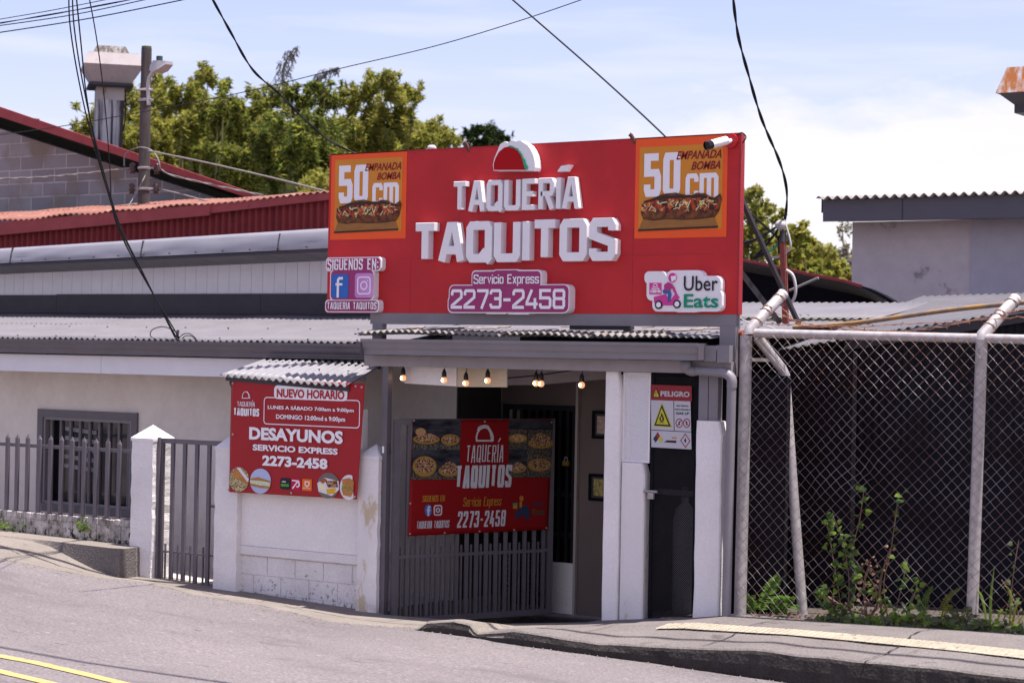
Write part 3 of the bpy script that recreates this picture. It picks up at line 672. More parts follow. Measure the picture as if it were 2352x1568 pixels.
mb = MB(); mb.box(-4.4, -.1, .2, 2.15, zt_-.165, zt_-.13); mb.build('ceiling_panel', mat('dark_ceiling', (.20, .17, .16), (.16, .14, .13), 5, .8), cn)
mb = MB(); mb.box(-4.5, -.02, 3.0, 3.1, -.3, 3.03); mb.build('rear_wall', M_greydk, cn)
mb = MB(); mb.bar((-4.15, .55, 2.53), (-.3, .55, 2.53), .06, .1); mb.bar((-4.15, 1.3, 2.53), (-.3, 1.3, 2.53), .06, .1); mb.build('purlin', M_brownedge, cn)
bp = YP(.16)
for nm, q, m_ in (('hanging_board', ((928, 833), (1048, 833), (1048, 887), (928, 880)), M_plaster), ('hanging_board', ((1051, 833), (1164, 836), (1164, 889), (1050, 888)), M_ply)):
    mb = MB(); mb.poly(bp, [bp.px(*p) for p in q], -.018, 0 if m_ is M_ply else -.003); mb.build(nm, m_, cn)
yb = YP(1.2); mb = MB(); mb.poly(yb, [yb.px(*p) for p in ((1166, 840), (1300, 850), (1392, 838), (1392, 870), (1230, 884), (1166, 884))], -.05, 0); mb.build('inner_beam', M_brownedge, cn)
# canopy corner post
cp = thing('steel_post', 'square grey steel post carrying the canopy beside the open gate', 'post', Q(892, 1400, -.02))
xa = F.px(886, 1100)[0]
mb = MB(); mb.box(xa, xa+.075, -.09, -.015, -.2, bz0); mb.build('shaft', M_grey, cp)
mb = MB(); a, b = F.px(886, 1028); mb.box(xa+.015, xa+.04, -.0925, -.0903, b-.05, b+.02); mb.build('sticker', M_print, cp)
mb = MB()
for py in (1030, 1392):
    b = F.px(900, py)[1]; mb.tube([(xa+.085, -.07, b-.05), (xa+.085, -.07, b+.05)], .014, 8)
mb.build('hinge', M_greydk, cp)
# string of bulbs
st = thing('string_lights', 'black cable of seven small warm round bulbs hanging under the canopy beam', 'string lights', Q(1130, 850, .05))
m_bulb = mat('warm_bulb_glass', (.75, .42, .25), None, rough=.1, emit=(1, .45, .18, .35)); m_fil = mat('glowing_filament', (1, .7, .4), None, emit=(1, .62, .30, 14))
bulbs = [(926, 868, 838), (1020, 873, 838), (1070, 880, 842), (1120, 874, 838), (1231, 880, 845), (1243, 881, 845), (1336, 884, 850)]
for i, (bx, by, ty) in enumerate(bulbs):
    y = .06; c = Q(bx, by, y); t = Q(bx+2, ty, y); s = .9
    so_ = Vector((0, 0, 1)); top_ = c+so_*.10
    mb = MB(); mb.tube([top_+so_*.02, top_+so_*.005, top_-so_*.02, top_-so_*.065, top_-so_*.067], [.006, .014, .024, .026, .02], 12); sk = mb.build('socket', M_wire, st)
    mb = MB(); mb.tube(smooth_pts([top_+so_*.015, (top_+t)/2+Vector((.004, 0, 0)), t]), .0045, 6); mb.build('drop_cord', M_wire, st)
    mb = MB(); mb.sphere(c, .034, 16, 10); bl = mb.build('bulb', m_bulb, st)
    mb = MB(); mb.sphere(c+Vector((0, -.03, .0)), .012, 8, 6, 1.5); f_ = mb.build('filament', m_fil, st)
mb = MB(); mb.tube(smooth_pts([Q(905, 836, .06), Q(926, 836, .06), Q(1020, 838, .06), Q(1070, 838, .06), Q(1130, 841, .06), Q(1231, 843, .06), Q(1336, 846, .06), Q(1395, 850, .06)]), .007, 6)
mb.tube(smooth_pts([Q(1165, 868, .5), Q(1230, 862, .5), Q(1330, 848, .5), Q(1392, 842, .5)]), .007, 6)
mb.build('cable', M_wire, st)

# ------------------------------------------------------------------ taqueria house (left) with walls, fascia, roofs
hs = thing('taqueria_house', 'long cream walled house with grey corrugated roof and wide grey gutter left of the canopy', 'house', (-9, 3, 0))
xs_ = YP(1.3).px(1047, 1000)[0]                 # corner of the entrance recess
wf = YP(1.3); wl, wt = wf.px(90, 938); wr, wb = wf.px(314, 1190)
wt2 = wf.px(200, 943)[1]; HT = 2.62; yB_ = 2.2
mb = MB()
mb.box(-30, wl, 1.3, 1.5, -.3, HT); mb.box(wr, xs_, 1.3, 1.5, -.3, HT); mb.box(wl, wr, 1.3, 1.5, wt2, HT); mb.box(wl, wr, 1.3, 1.5, -.3, wb)
mb.box(xs_-.15, xs_, 1.5, 3.4, -.3, 2.72)
mb.build('wall', M_cream, hs)
mb = MB(); mb.box(xs_+.001, xs_+.02, 1.31, yB_-.04, -.45, 2.6); mb.build('added_dark_sheet', mat('added_dark_sheet_colour', (.05, .042, .042), (.035, .03, .032), 3, .8, spec=.1), hs)  # dark sheet added over the cream return wall to keep the recess dark
mb = MB(); fz0 = Q(300, 859, .68).z; fz1 = Q(300, 822, .68).z
mb.box(-30, -9.13, .66, .69, fz0, fz1+.02); mb.box(-9.125, -5.0, .661, .69, fz0, fz1+.02); mb.build('fascia_board', M_sid, hs)
mb = MB(); mb.box(-30, -4.95, .69, 1.32, fz1-.01, fz1+.01); mb.build('soffit', M_cream, hs)
gz = Q(400, 783, .55).z
mb = MB(); extr_x(mb, [(a*1.0, b*1.08) for a, b in prof], -30, -4.6, .50, gz); mb.build('gutter', M_grey, hs)
# corrugated main roof
Rz0 = gz+.01; slope = .15; yU = 3.0; Rz1 = Rz0+slope*(yU-.52)
mb = MB(); mb.corr((-22, .54, Rz0), (-4.36, .54, Rz0), (-22, yU+.02, Rz1), (-4.36, yU+.02, Rz1), .095, .017, 6, .004, 6, wob=.012); mb.build('roof', M_roof, hs)
mb = MB(); mb.corr((-4.358, 2.9, Rz1-.02), (0.1, 2.9, Rz1-.02), (-4.358, 4.5, Rz1+.2), (0.1, 4.5, Rz1+.2), .095, .012, 3, .004, 6); mb.build('rear_roof', M_roof, hs)
r_ = random.Random(11); mb = MB()
for i in range(150):
    x = -16+i*.085*1.0; 
    if i % 8 == 0:
        for yy in (.62, 1.5, 2.5): 
            xx = x+r_.uniform(-.03, .03); z = Rz0+slope*(yy-.52)+.012; mb.tube([(xx, yy, z), (xx, yy, z+.012)], .011, 6)
mb.build('roof_screw', M_greydk, hs)
# clerestory above
Pf = YP(2.98); q0 = Pf.px(0, 680); q1 = Pf.px(755, 673); z_ft = (q0[1]+q1[1])/2
mb = MB(); x = -20.0
while x < -5.6:
    mb.box(x, x+1.9, 2.955, 2.998, Rz1-.02, z_ft+.01*((int(x*3)) % 2)); x += 1.905
mb.build('flashing', M_greydk, hs)
_p, _q = Q(0, 630, 3.0), Q(752, 599, 3.0)
ztopf = lambda x: lerp([(_p.x, _p.z), (_q.x, _q.z)], x)
zfb = lambda x: lerp([(-13.05, 3.765), (-7.07, 3.892)], x)
x = -20.0; mb = MB()
while x < -5.6:
    z0 = z_ft-.02; mb.box(x, x+.192, 3.0, 3.03, z0, ztopf(x)+.03); x += .197
mb.build('siding', M_sid, hs)
mb = MB(); mb.box(-20, -5.6, 3.032, 3.2, z_ft-.3, 3.9); mb.build('clerestory_wall', M_greydk, hs)
mb = MB(); x = -20.0
m_sof = mat('soffit_board', (.24, .225, .24), (.19, .18, .195), 4, .7)
while x < -5.6:
    za, zb_ = zfb(x)-.035, zfb(x+.29)-.035; wa, wb_ = ztopf(x), ztopf(x+.29)
    mb.hexa([(x, 2.53, za), (x+.282, 2.53, zb_), (x+.282, 2.999, wb_), (x, 2.999, wa), (x, 2.53, za+.012), (x+.282, 2.53, zb_+.012), (x+.282, 2.999, wb_+.012), (x, 2.999, wa+.012)]); x += .29
mb.build('upper_soffit', m_sof, hs)
# bent sheet-metal fascia
M_fas = mat('grey_sheet_fascia', (.27, .26, .30), (.23, .22, .26), 1.5, .38, spec=.6)
mb = MB(); nx = 200; vs = []
for i in range(nx+1):
    x = -20+14.4*i/nx; zb_ = lerp([(-13.05, 3.765), (-7.07, 3.892)], x); zt2 = zb_+lerp([(-13.05, .216), (-7.07, .256)], x)
    for j in range(6):
        t = j/5; vs.append((x, 2.50+nz(x, j*.6, 1.7, .016)*(1-abs(t-.5))+.06*t*t, zb_+(zt2-zb_)*t))
    vs.append((x, 3.6, zt2+.05))
for i in range(nx):
    for j in range(6): q = i*7+j; mb.f.append((q, q+1, q+8, q+7)); mb.sm.append(j < 5)
mb.v = vs; 
fs_ = mb.build('upper_fascia', M_fas, hs)
mb = MB()
for x in (-12.84, -10.3, -7.9): 
    zb_ = lerp([(-13.05, 3.765), (-7.07, 3.892)], x); mb.hexa([(x, 2.478, zb_), (x+.012, 2.478, zb_), (x+.012, 2.52, zb_+.0), (x, 2.52, zb_), (x, 2.525, zb_+.22), (x+.012, 2.525, zb_+.22), (x+.012, 2.58, zb_+.22), (x, 2.58, zb_+.22)])
x = -14
while x < -6.8: zb_ = lerp([(-13.05, 3.765), (-7.07, 3.892)], x); mb.sphere((x, 2.487, zb_+.03), .012, 6, 4); x += .47
mb.build('fascia_seam', M_greydk, hs)
mb = MB(); vs = []
for i in range(41):
    x = -20+14.4*i/40; zb_ = lerp([(-13.05, 3.765), (-7.07, 3.892)], x)-.012
    vs += [(x, 2.50, zb_), (x, 2.54, zb_)]
    vs += [(x, 2.50, zb_-.03), (x, 2.54, zb_-.03)]
for i in range(40): q = i*4; mb.f += [(q, q+4, q+6, q+2), (q+2, q+6, q+7, q+3), (q, q+1, q+5, q+4)]; mb.sm += [False]*3
mb.v = vs; mb.build('fascia_edge', M_greydk, hs)
# window
def frame_mb(fr, a0, a1, b0, b1, w, d0, d1):
    mb = MB(); O = fr.pt
    for (x0, x1, y0, y1) in ((a0, a0+w, b0, b1), (a1-w, a1, b0, b1), (a0+w, a1-w, b1-w, b1), (a0+w, a1-w, b0, b0+w)):
        mb.poly(fr, [(x0, y0), (x1, y0), (x1, y1), (x0, y1)], d0, d1)
    return mb
m_lou = mat('louvre_grey', (.30, .29, .32), None)
wfm = frame_mb(wf, wl, wr, wb, wt2, .10, -.05, .03).build('window', M_grey, hs)
frame_mb(wf, wl+.101, wr-.101, wb+.101, wt2-.101, .035, -.05, .012).build('inner_frame', M_greylt, wfm)
mb = MB(); mb.box(wl+.10, wr-.10, 1.44, 1.455, wb+.1, wt2-.1); mb.build('pane', M_glass, wfm)
mb = MB()
for i in range(9):
    x = wl+.2+(wr-wl-.4)*i/8; mb.box(x-.02, x+.02, 1.33, 1.36, wb+.136, wt2-.136)
mb.build('window_grille', M_grey, wfm)
mb = MB()
for i in range(5):
    z = wt2-.22-i*.12
    mb.hexa([(wl+.38+.0*i, 1.40, z-.05), (wl+.95, 1.40, z-.09), (wl+.95, 1.41, z-.09), (wl+.38, 1.41, z-.05), (wl+.38, 1.40, z), (wl+.95, 1.40, z-.035), (wl+.95, 1.41, z-.035), (wl+.38, 1.41, z)])
mb.build('louvre', m_lou, wfm)
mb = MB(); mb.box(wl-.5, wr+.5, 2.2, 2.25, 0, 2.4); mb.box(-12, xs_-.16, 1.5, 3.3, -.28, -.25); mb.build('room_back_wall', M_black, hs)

# ------------------------------------------------------------------ entrance recess: grille wall, side room wall
yB = 2.2; fb = YP(yB)
en = thing('entrance_wall', 'dark recessed entrance wall with barred grille doorway behind the open gate', 'entrance', (-3.6, yB, -.2))
xg0 = xs_+.001; xg1 = fb.px(1330, 1100)[0]; zg = fb.px(1180, 927)[1]
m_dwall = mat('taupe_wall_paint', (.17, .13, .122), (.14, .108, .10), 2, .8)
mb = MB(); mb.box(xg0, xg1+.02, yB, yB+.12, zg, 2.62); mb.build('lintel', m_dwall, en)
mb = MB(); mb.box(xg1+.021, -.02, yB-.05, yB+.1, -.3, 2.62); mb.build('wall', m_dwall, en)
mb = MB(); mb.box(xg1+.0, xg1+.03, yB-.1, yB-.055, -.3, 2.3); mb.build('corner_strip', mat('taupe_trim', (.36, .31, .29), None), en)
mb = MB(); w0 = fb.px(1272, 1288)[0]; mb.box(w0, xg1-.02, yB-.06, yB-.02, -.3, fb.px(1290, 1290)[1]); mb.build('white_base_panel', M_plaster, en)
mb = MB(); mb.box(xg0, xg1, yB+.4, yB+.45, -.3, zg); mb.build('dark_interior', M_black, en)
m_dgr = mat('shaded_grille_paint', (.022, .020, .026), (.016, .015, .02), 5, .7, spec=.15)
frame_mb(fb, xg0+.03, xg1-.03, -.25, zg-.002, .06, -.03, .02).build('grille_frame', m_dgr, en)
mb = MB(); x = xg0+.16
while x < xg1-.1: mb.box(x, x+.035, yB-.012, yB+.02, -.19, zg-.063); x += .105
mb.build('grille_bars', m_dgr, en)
mb = MB(); mb.box(xg0+.091, xg1-.091, yB+.03, yB+.05, .55, .60); mb.box(xg0+.091, xg1-.091, yB+.03, yB+.05, 1.0, 1.05); mb.build('cross_rails', m_dgr, en)
# crates seen dimly through the grille
kc = thing('stacked_crates', 'stack of dark grey slatted plastic crates dimly seen behind the entrance grille', 'crates', (-4.3, yB+.25, -.2))
for i in range(6):
    mb = MB(); z = -.2+i*.17
    for j in range(3): mb.box(-4.66+.0*j, -3.75, yB+.10, yB+.34, z+.055*j, z+.055*j+.035)
    for x in (-4.66, -4.36, -4.06, -3.80): mb.box(x-.002, x+.05, yB+.096, yB+.1, z, z+.15)
    mb.build('crate', mat('dark_grey_plastic', (.05, .05, .066), None, rough=.5), kc)
lk = thing('brass_padlock', 'small brass padlock hanging on the inner grille', 'padlock', Q(1302, 1068, yB-.06))
c = Q(1302, 1064, yB-.06); mb = MB(); mb.box(c.x-.05, c.x+.03, c.y-.02, c.y+.01, c.z-.025, c.z+.025); mb.build('body', mat('brass', (.42, .28, .06), None, rough=.4, metal=.6), lk)
mb = MB(); mb.ribbon(YP(c.y-.005), ell(c.x-.01, c.z+.025, .022, .05, 10, 0, 180), .01, -.005, .005); mb.build('shackle', M_galv, lk)
# framed certificates on the side wall
for i, (x0, y0, x1, y1) in enumerate(((1363, 943, 1400, 1008), (1355, 1087, 1398, 1151))):
    fp = YP(yB-.055); a0, b1 = fp.px(x0, y0); a1, b0 = fp.px(x1, y1)
    pf = thing('picture_frame', ('upper black framed certificate on the entrance wall left of the white pillar', 'lower black framed yellowish certificate on the entrance wall left of the white pillar')[i], 'picture frame', ((a0+a1)/2, yB-.055, b0), 'framed certificates in the entrance')
    frame_mb(fp, a0, a1, b0, b1, .03, .002, .03).build('frame', M_black, pf)
    panel(fp, [(a0+.03, b0+.03), (a1-.03, b0+.03), (a1-.03, b1-.03), (a0+.03, b1-.03)], .002, .012, 'mount', M_greydk, pf)
    panel(fp, [(a0+.06, b0+.055), (a1-.06, b0+.055), (a1-.06, b1-.055), (a0+.06, b1-.055)], .0125, .016, 'paper', mat(('cream_paper', 'yellow_paper')[i], ((.55, .42, .36), (.50, .42, .15))[i], ((.35, .25, .2), (.2, .15, .05))[i], 30, .7, contrast=2), pf)

# ------------------------------------------------------------------ open gate with its banner
GO = Q(905, 1180, -.02); ang = rad(67); FG = Fr((GO.x, GO.y, 0), (math.cos(ang), math.sin(ang), 0))
ga0, gzt = FG.px(906, 962); ga1, _ = FG.px(1268, 1180); gzb0 = FG.px(950, 1422)[1]; gzb = FG.px(1273, 1408)[1]
gt = thing('entrance_gate', 'tall grey barred steel gate standing open inwards, red menu banner tied to it', 'gate', (GO.x, GO.y, gzb))
frame_mb(FG, ga0, ga1, gzb, gzt, .065, -.03, .03).build('gate_frame', M_grey, gt)
mb = MB(); a = ga0+.16
k = 0
while a < ga1-.1:
    mb.poly(FG, [(a, gzb+.066), (a+.035, gzb+.066), (a+.035, gzt-.066), (a, gzt-.066)], -.018, .018); a += .125
mb.build('bars', M_grey, gt)
mb = MB(); a = ga0+.10; zs = FG.px(950, 1255)[1]
while a < ga1-.1: mb.poly(FG, [(a, gzb+.0655), (a+.018, gzb+.0655), (a+.018, zs), (a, zs)], -.01, .01); a += .125
mb.poly(FG, [(ga0+.066, zs-.12), (ga1-.066, zs-.12), (ga1-.066, zs-.085), (ga0+.066, zs-.085)], -.012, .0115)
mb.build('short_bars', M_grey, gt)
def wavy_banner(fr, c, nu=40, nv=24, amp=.006, d=.04, seed=1, th=.003):
    """sheet between four plane corners TL,TR,BR,BL with soft folds; returns MB and a depth function"""
    TL, TR, BR, BL = [Vector(q) for q in c]
    def df(u, v): return d+amp*(noise.noise(Vector((u*3.1, v*1.7, seed)))+.4*noise.noise(Vector((u*8, v*3+u*4, seed+5))))
    mb = MB(); vs = []
    for lay in (0, 1):
        for j in range(nv+1):
            for i in range(nu+1):
                u, v = i/nu, j/nv; p = (TL*(1-u)+TR*u)*(1-v)+(BL*(1-u)+BR*u)*v
                vs.append(fr.pt(p.x, p.y, df(u, v)-lay*th))
    n = nu+1; H = n*(nv+1); fs = []
    for j in range(nv):
        for i in range(nu): q = j*n+i; fs += [(q, q+n, q+n+1, q+1), (H+q, H+q+1, H+q+n+1, H+q+n)]
    for i in range(nu): fs.append((i, i+1, H+i+1, H+i)); q = nv*n+i; fs.append((q, H+q, H+q+1, q+1))
    for j in range(nv): q = j*n; fs.append((q, H+q, H+q+n, q+n)); q += nu; fs.append((q, q+n, H+q+n, H+q))
    mb.add(vs, fs, True); return mb
bn = thing('menu_banner', 'red banner in shade-dimmed colours with eight food photos and white lettering tied to the open gate', 'banner', FG.pt(*FG.px(1100, 1095), .04))
cb4 = [FG.px(*p) for p in ((944, 963), (1266, 962), (1255, 1215), (933, 1230))]
M_ban = mat('shade_dimmed_red_vinyl', (.22, .004, .007), (.19, .004, .006), 3, .6, spec=.15)  # red dimmed in colour to carry the shade of the entrance
wavy_banner(FG, cb4, amp=.0, d=.034).build('cloth', M_ban, bn)
# crop4: scale 2053/550=3.7327, origin (1150,1180)
def zg4(x, y): return FG.px((1150+x/3.7327)*.784, (1180+y/3.7327)*.784)
def gsh(pts, d, nm, m, par_=bn): return panel(FG, [zg4(*p) for p in pts], d-.0018, d, nm, m, par_)
m_photo = mat('dark_photo_print', (.006, .006, .011), (.05, .05, .065), 5, .6, spec=.15, contrast=1.4, stretch=(1, 1, 4)); m_gran = mat('granite_photo_print', (.13, .11, .09), (.02, .018, .018), 60, .6, contrast=3, spec=.15)
m_plate = mat('yellow_plate_print', (.30, .17, .025), None, rough=.5); m_food = mat('food_print', (.36, .20, .10), (.09, .02, .01), 42, .6, contrast=4, stain=(.52, .45, .34), ssc=50, sth=.55, spec=.15)
m_food2 = mat('sandwich_print', (.30, .12, .05), (.50, .33, .18), 40, .5, contrast=3)
gsh([(205, 175), (730, 178), (712, 832), (178, 835)], .0365, 'photo', m_photo); gsh([(1252, 182), (1738, 188), (1708, 812), (1248, 812)], .0365, 'photo', m_photo)
for x0, x1, y0, y1 in ((195, 495, 440, 508), (505, 715, 455, 508), (185, 475, 760, 832), (480, 712, 790, 832), (1255, 1450, 285, 500), (1460, 1728, 290, 505), (1250, 1440, 740, 810), (1450, 1712, 510, 808)):
    gsh([(x0, y0), (x1, y0), (x1, y1), (x0, y1)], .0383, 'table_top', m_gran)
mbp = MB()
for cx, cy, rx, ry, h in ((350, 395, 145, 52, 62), (612, 400, 102, 62, 45), (330, 690, 130, 112, 90), (600, 740, 118, 60, 95), (1350, 385, 100, 48, 40), (1600, 440, 135, 55, 110), (1350, 710, 92, 50, 60), (1585, 675, 125, 68, 50)):
    gsh([(cx+rx*math.cos(t), cy+ry*math.sin(t)) for t in [i*math.pi/12 for i in range(24)]], .0405, 'plate', m_plate)
    r_ = random.Random(int(cx)); pts = []
    for i in range(22):
        t = i*math.pi*2/22; hh = ry*.72 if math.sin(t) > 0 else h
        pts.append((cx+rx*.86*math.cos(t)*r_.uniform(.9, 1.03), cy-4+hh*math.sin(t)*r_.uniform(.88, 1.08)))
    gsh(pts, .0425, 'food', m_food2 if cx == 1350 and cy < 400 else m_food)
gsh([(285+58*math.cos(i*.52), 315+44*math.sin(i*.52)) for i in range(12)], .0445, 'bread_roll', mat('roll_print', (.38, .22, .10), None))
def g4t(text, x0, x1, y0, y1, t, m, d=.0445, **k):
    (a0, b1), (a1, b0) = zg4(x0, y0), zg4(x1, y1); return gtext(FG, text, a0, a1, b0, b1, t, d, m, bn, 'lettering', **k)
m_bw = mat('shade_dimmed_white_print', (.50, .48, .54), None, rough=.5); m_by = mat('banner_yellow_print', (.42, .17, .02), None, rough=.5)  # white lettering dimmed in colour for the same entrance shade
g4t('TAQUERÍA', 782, 1185, 462, 636, .013, m_bw, gap=1.3, lean=.06)
g4t('TAQUITOS', 662, 1270, 682, 915, .037, m_bw, d=.047, gap=.35, lean=.06)
g4t('SIGUENOS EN:', 304, 552, 1010, 1070, .007, m_by, gap=.5, lean=.1)
g4t('TAQUERIA TAQUITOS', 240, 594, 1290, 1355, .007, m_bw, gap=.5, lean=.1)
g4t('Servicio Express', 750, 1162, 1030, 1115, .008, m_by, gap=.9, lean=.1)
g4t('2273-2458', 685, 1205, 1182, 1340, .022, m_bw, gap=.6, lean=.08)
mb = MB()
o_ = [(900, 410), (897, 370), (910, 320), (940, 280), (985, 262), (1025, 275), (1050, 320), (1060, 370), (1062, 410)]
mb.ribbon(FG, [zg4(*p) for p in o_], .018, .036, .040, True)
mb.ribbon(FG, [zg4(*p) for p in [(912, 300), (925, 265), (950, 252), (985, 246), (1020, 250), (1045, 285), (1068, 330), (1080, 370), (1078, 408), (1062, 418)]], .016, .036, .0392)
mb.build('taco_outline', m_bw, bn)
gsh([(372+38*math.cos(i*.35), 1170+64*math.sin(i*.35)) for i in range(18)], .0365, 'social_icon', m_blue)
mb = MB(); mb.ribbon(FG, [zg4(*p) for p in [(395, 1130), (378, 1132), (372, 1150), (372, 1230)]], .022, .037, .0395); mb.ribbon(FG, [zg4(*p) for p in [(354, 1170), (394, 1168)]], .02, .037, .039); mb.build('social_letter', m_bw, bn)
mb = MB(); a, b = zg4(477, 1168); mb.ribbon(FG, rr(a-.045, a+.045, b-.05, b+.05, .02), .014, .035, .039, True); mb.ribbon(FG, ell(a, b, .02, .022), .012, .035, .039, True); mb.build('social_icon', m_bw, bn)
m_nv = mat('navy_print', (.015, .025, .07), None, rough=.5)
gsh([(1325, 1180), (1400, 1130), (1440, 1100), (1480, 1180), (1475, 1270), (1440, 1280), (1430, 1230), (1370, 1230), (1330, 1285), (1320, 1230)], .0385, 'scooter', m_nv)
gsh([(1390+22*math.cos(i*.52), 1040+30*math.sin(i*.52)) for i in range(12)], .0385, 'rider_helmet', m_by); gsh([(1370, 1075), (1395, 1072), (1395, 1140), (1370, 1140)], .0368, 'rider_body', m_by)
gsh([(1297, 1090), (1345, 1088), (1345, 1112), (1297, 1112)], .0385, 'delivery_box', m_grn); gsh([(1297, 1113), (1345, 1113), (1345, 1152), (1297, 1152)], .0385, 'delivery_box_front', m_by)
(a0, b1), (a1, b0) = zg4(1512, 1062), zg4(1640, 1120); ftext(FG, 'Uber', a0, a1, b0, b1, .037, m_nv, bn)
(a0, b1), (a1, b0) = zg4(1512, 1155), zg4(1640, 1215); ftext(FG, 'Eats', a0, a1, b0, b1, .037, mat('dull_green_print', (.01, .08, .04), None), bn)
mb = MB()
for p in ((215, 190), (990, 200), (1720, 210), (172, 1425), (552, 1415), (932, 1400), (1310, 1382), (1665, 1362), (175, 1095)):
    a, b = zg4(*p); mb.poly(FG, ell(a, b, .012, .010, 8), .035, .037)
mb.build('grommets', M_galv, bn)
# ------------------------------------------------------------------ street boundary on the left: fence, pillars, gate, panel wall
def pyramid_pillar(label, px0, px1, base_px, top_py, apex_py, name='white_pillar', y=-.14, w=None, grp=None):
    f = YP(y); a0 = f.px(px0, 1150)[0]; a1 = f.px(px1, 1150)[0]; bt = f.px((px0+px1)/2, top_py)[1]; dep = w or (a1-a0)
    ap = YP(y+dep/2).px((px0+px1)/2, apex_py)[1]
    t = thing('boundary_pillar', label, 'pillar', ((a0+a1)/2, y+dep/2, -.1), grp)
    mb = MB(); n = 40; vs = []; r9 = random.Random(int(px0))
    for j in range(n+1):          # slightly uneven plastered shaft
        z = -.35+(bt+.35)*j/n
        for k in range(16):
            s, q = divmod(k, 4); q /= 4
            cx, cy = [(a0+(a1-a0)*q, y), (a1, y+dep*q), (a1-(a1-a0)*q, y+dep), (a0, y+dep-dep*q)][s]
            vs.append((cx+nz(cx*3, z*4+cy, 2, .012)+r9.uniform(-.001, .001), cy+nz(cx*3+9, z*4, 2, .01), z))
    fs = [(j*16+k, j*16+(k+1) % 16, (j+1)*16+(k+1) % 16, (j+1)*16+k) for j in range(n) for k in range(16)]
    mb.add(vs, fs, False); mb.build('shaft', M_stucco, t)
    mb = MB(); e = .008; c4 = [(a0-e, y-e), (a1+e, y-e), (a1+e, y+dep+e), (a0-e, y+dep+e)]
    vs = [(p[0], p[1], bt-.02) for p in c4]+[(p[0], p[1], bt+.012) for p in c4]+[((a0+a1)/2, y+dep/2, ap)]
    mb.add(vs, [(3, 2, 1, 0)]+[(i, (i+1) % 4, 4+(i+1) % 4, 4+i) for i in range(4)]+[(4+i, 4+(i+1) % 4, 8) for i in range(4)])
    mb.build('pyramid_cap', M_stucco, t); return t, a0, a1
G1 = 'white stucco pillars with pyramid caps'
pA, A0, A1 = pyramid_pillar('white stucco pillar with pyramid cap between the picket fence and the narrow gate', 300, 349, 1320, 1008, 974, grp=G1)
pB, B0, B1 = pyramid_pillar('white stucco pillar with pyramid cap partly behind the left edge of the opening hours banner', 493, 545, 1350, 1030, 988, grp=G1)
M_stY = mat('yellow_stained_stucco', (.78, .735, .75), (.66, .62, .635), 2.0, .85, .008, 70, stain=(.45, .33, .15), ssc=4, sth=.585, amt=.7, stretch=(1, 1, .35))
pC, C0, C1 = pyramid_pillar('white stucco pillar with pyramid cap and yellowish stain beside the steel canopy post', 822, 868, 1400, 1050, 1018, grp=G1)
for ch_ in pC.children:
    if ch_.name.startswith('shaft'): ch_.data.materials[0] = M_stY
# panel wall under the banner
pw = thing('panel_wall', 'low white block wall with smooth upper board and mould stains below the opening hours banner', 'wall', ((B1+C0)/2, -.05, -.1))
m_block = mat('painted_block_wall', (.76, .715, .73), (.62, .58, .59), 2.2, .9, .009, 60, stain=(.15, .13, .115), ssc=16, sth=.66, amt=.8, zb=(-.16, .38, .13), grain=(50, .10))
f0 = YP(-.06)
z1_ = f0.px(680, 1262)[1]; z2_ = f0.px(680, 1283)[1]; zt2 = f0.px(680, 1060)[1]
# blocks (each course slightly uneven), joints as gaps
mb = MB(); r_ = random.Random(2); z = -.30; row = 0
while z < z2_-.01:
    h = min(.205, z2_-z); x = B1-.02-(.2 if row % 2 else 0)
    while x < C0:
        x1 = min(x+.395, C0+.01); xx = max(x, B1-.02)
        if x1-xx > .02: mb.cbox(xx+.002, x1-.002, -.05+r_.uniform(-.002, .002), .06, z+.002, z+h-.002, .005)
        x += .40
    z += .205; row += 1
mb.build('blocks', m_block, pw)
mb = MB(); mb.box(B1-.02, C0+.01, -.038, .05, -.3, z2_-.005); mb.build('mortar', m_block, pw)
mb = MB(); mb.cbox(B1-.015, C0+.0, -.075, .05, z2_+.001, z1_-.003, .006); mb.build('ledge', M_stucco, pw)
mb = MB(); mb.cbox(B1-.018, C0-.03, -.062, .05, z1_, zt2+.6, .004); mb.build('board', M_plaster, pw)
# opening hours banner
bh = thing('opening_hours_banner', 'red vinyl banner with opening hours, phone number and food photos under the small tin awning', 'banner', Q(680, 1130, -.1))
FB = YP(-.19)
cb5 = [FB.px(*p) for p in ((535, 870), (842, 880), (823, 1146), (529, 1129))]
M_ban2 = mat('crimson_vinyl', (.35, .010, .018), (.31, .009, .015), 3, .35)
wavy_banner(FB, cb5, amp=.006, d=.024, seed=4, nu=60, nv=40).build('cloth', M_ban2, bh)
# crop: scale 1176/600=1.96, origin (600,1000)
def z5(x, y): return FB.px((600+x/1.96)*.784, (1000+y/1.96)*.784)
DB = .036
def b5(text, x0, x1, y0, y1, m, bold, d=DB, drop=0):
    (a0, b1), (a1, b0) = z5(x0, y0), z5(x1, y1)
    return ftext(FB, text, a0, a1, b0, b1, d, m, bh, bold=bold)
m_rp = mat('red_letter_print', (.40, .012, .015), None, rough=.5)
def poly5(pts, d, nm, m, th=.002): mb = MB(); mb.poly(FB, pts, d-th, d); return mb.build(nm, m, bh)
def skewrr(x0, y0, x1, y1, drop, r):
    (a0, b1), (a1, b0) = z5(x0, y0), z5(x1, y1); return rr(a0, a1, b0, b1, r)
poly5(skewrr(410, 250, 828, 343, 14, .05), DB-.003, 'title_box', M_print)
mb = MB(); mb.ribbon(FB, skewrr(352, 320, 897, 496, 22, .04), .010, DB-.007, DB-.0055, True); mb.build('hours_box_outline', M_print, bh)
b5('NUEVO HORARIO', 426, 813, 270, 334, m_rp, .035, DB+.001, 10)
b5('LUNES A SÁBADO 7:00am a 9:00pm', 374, 868, 361, 412, M_print, .03, DB, 14)
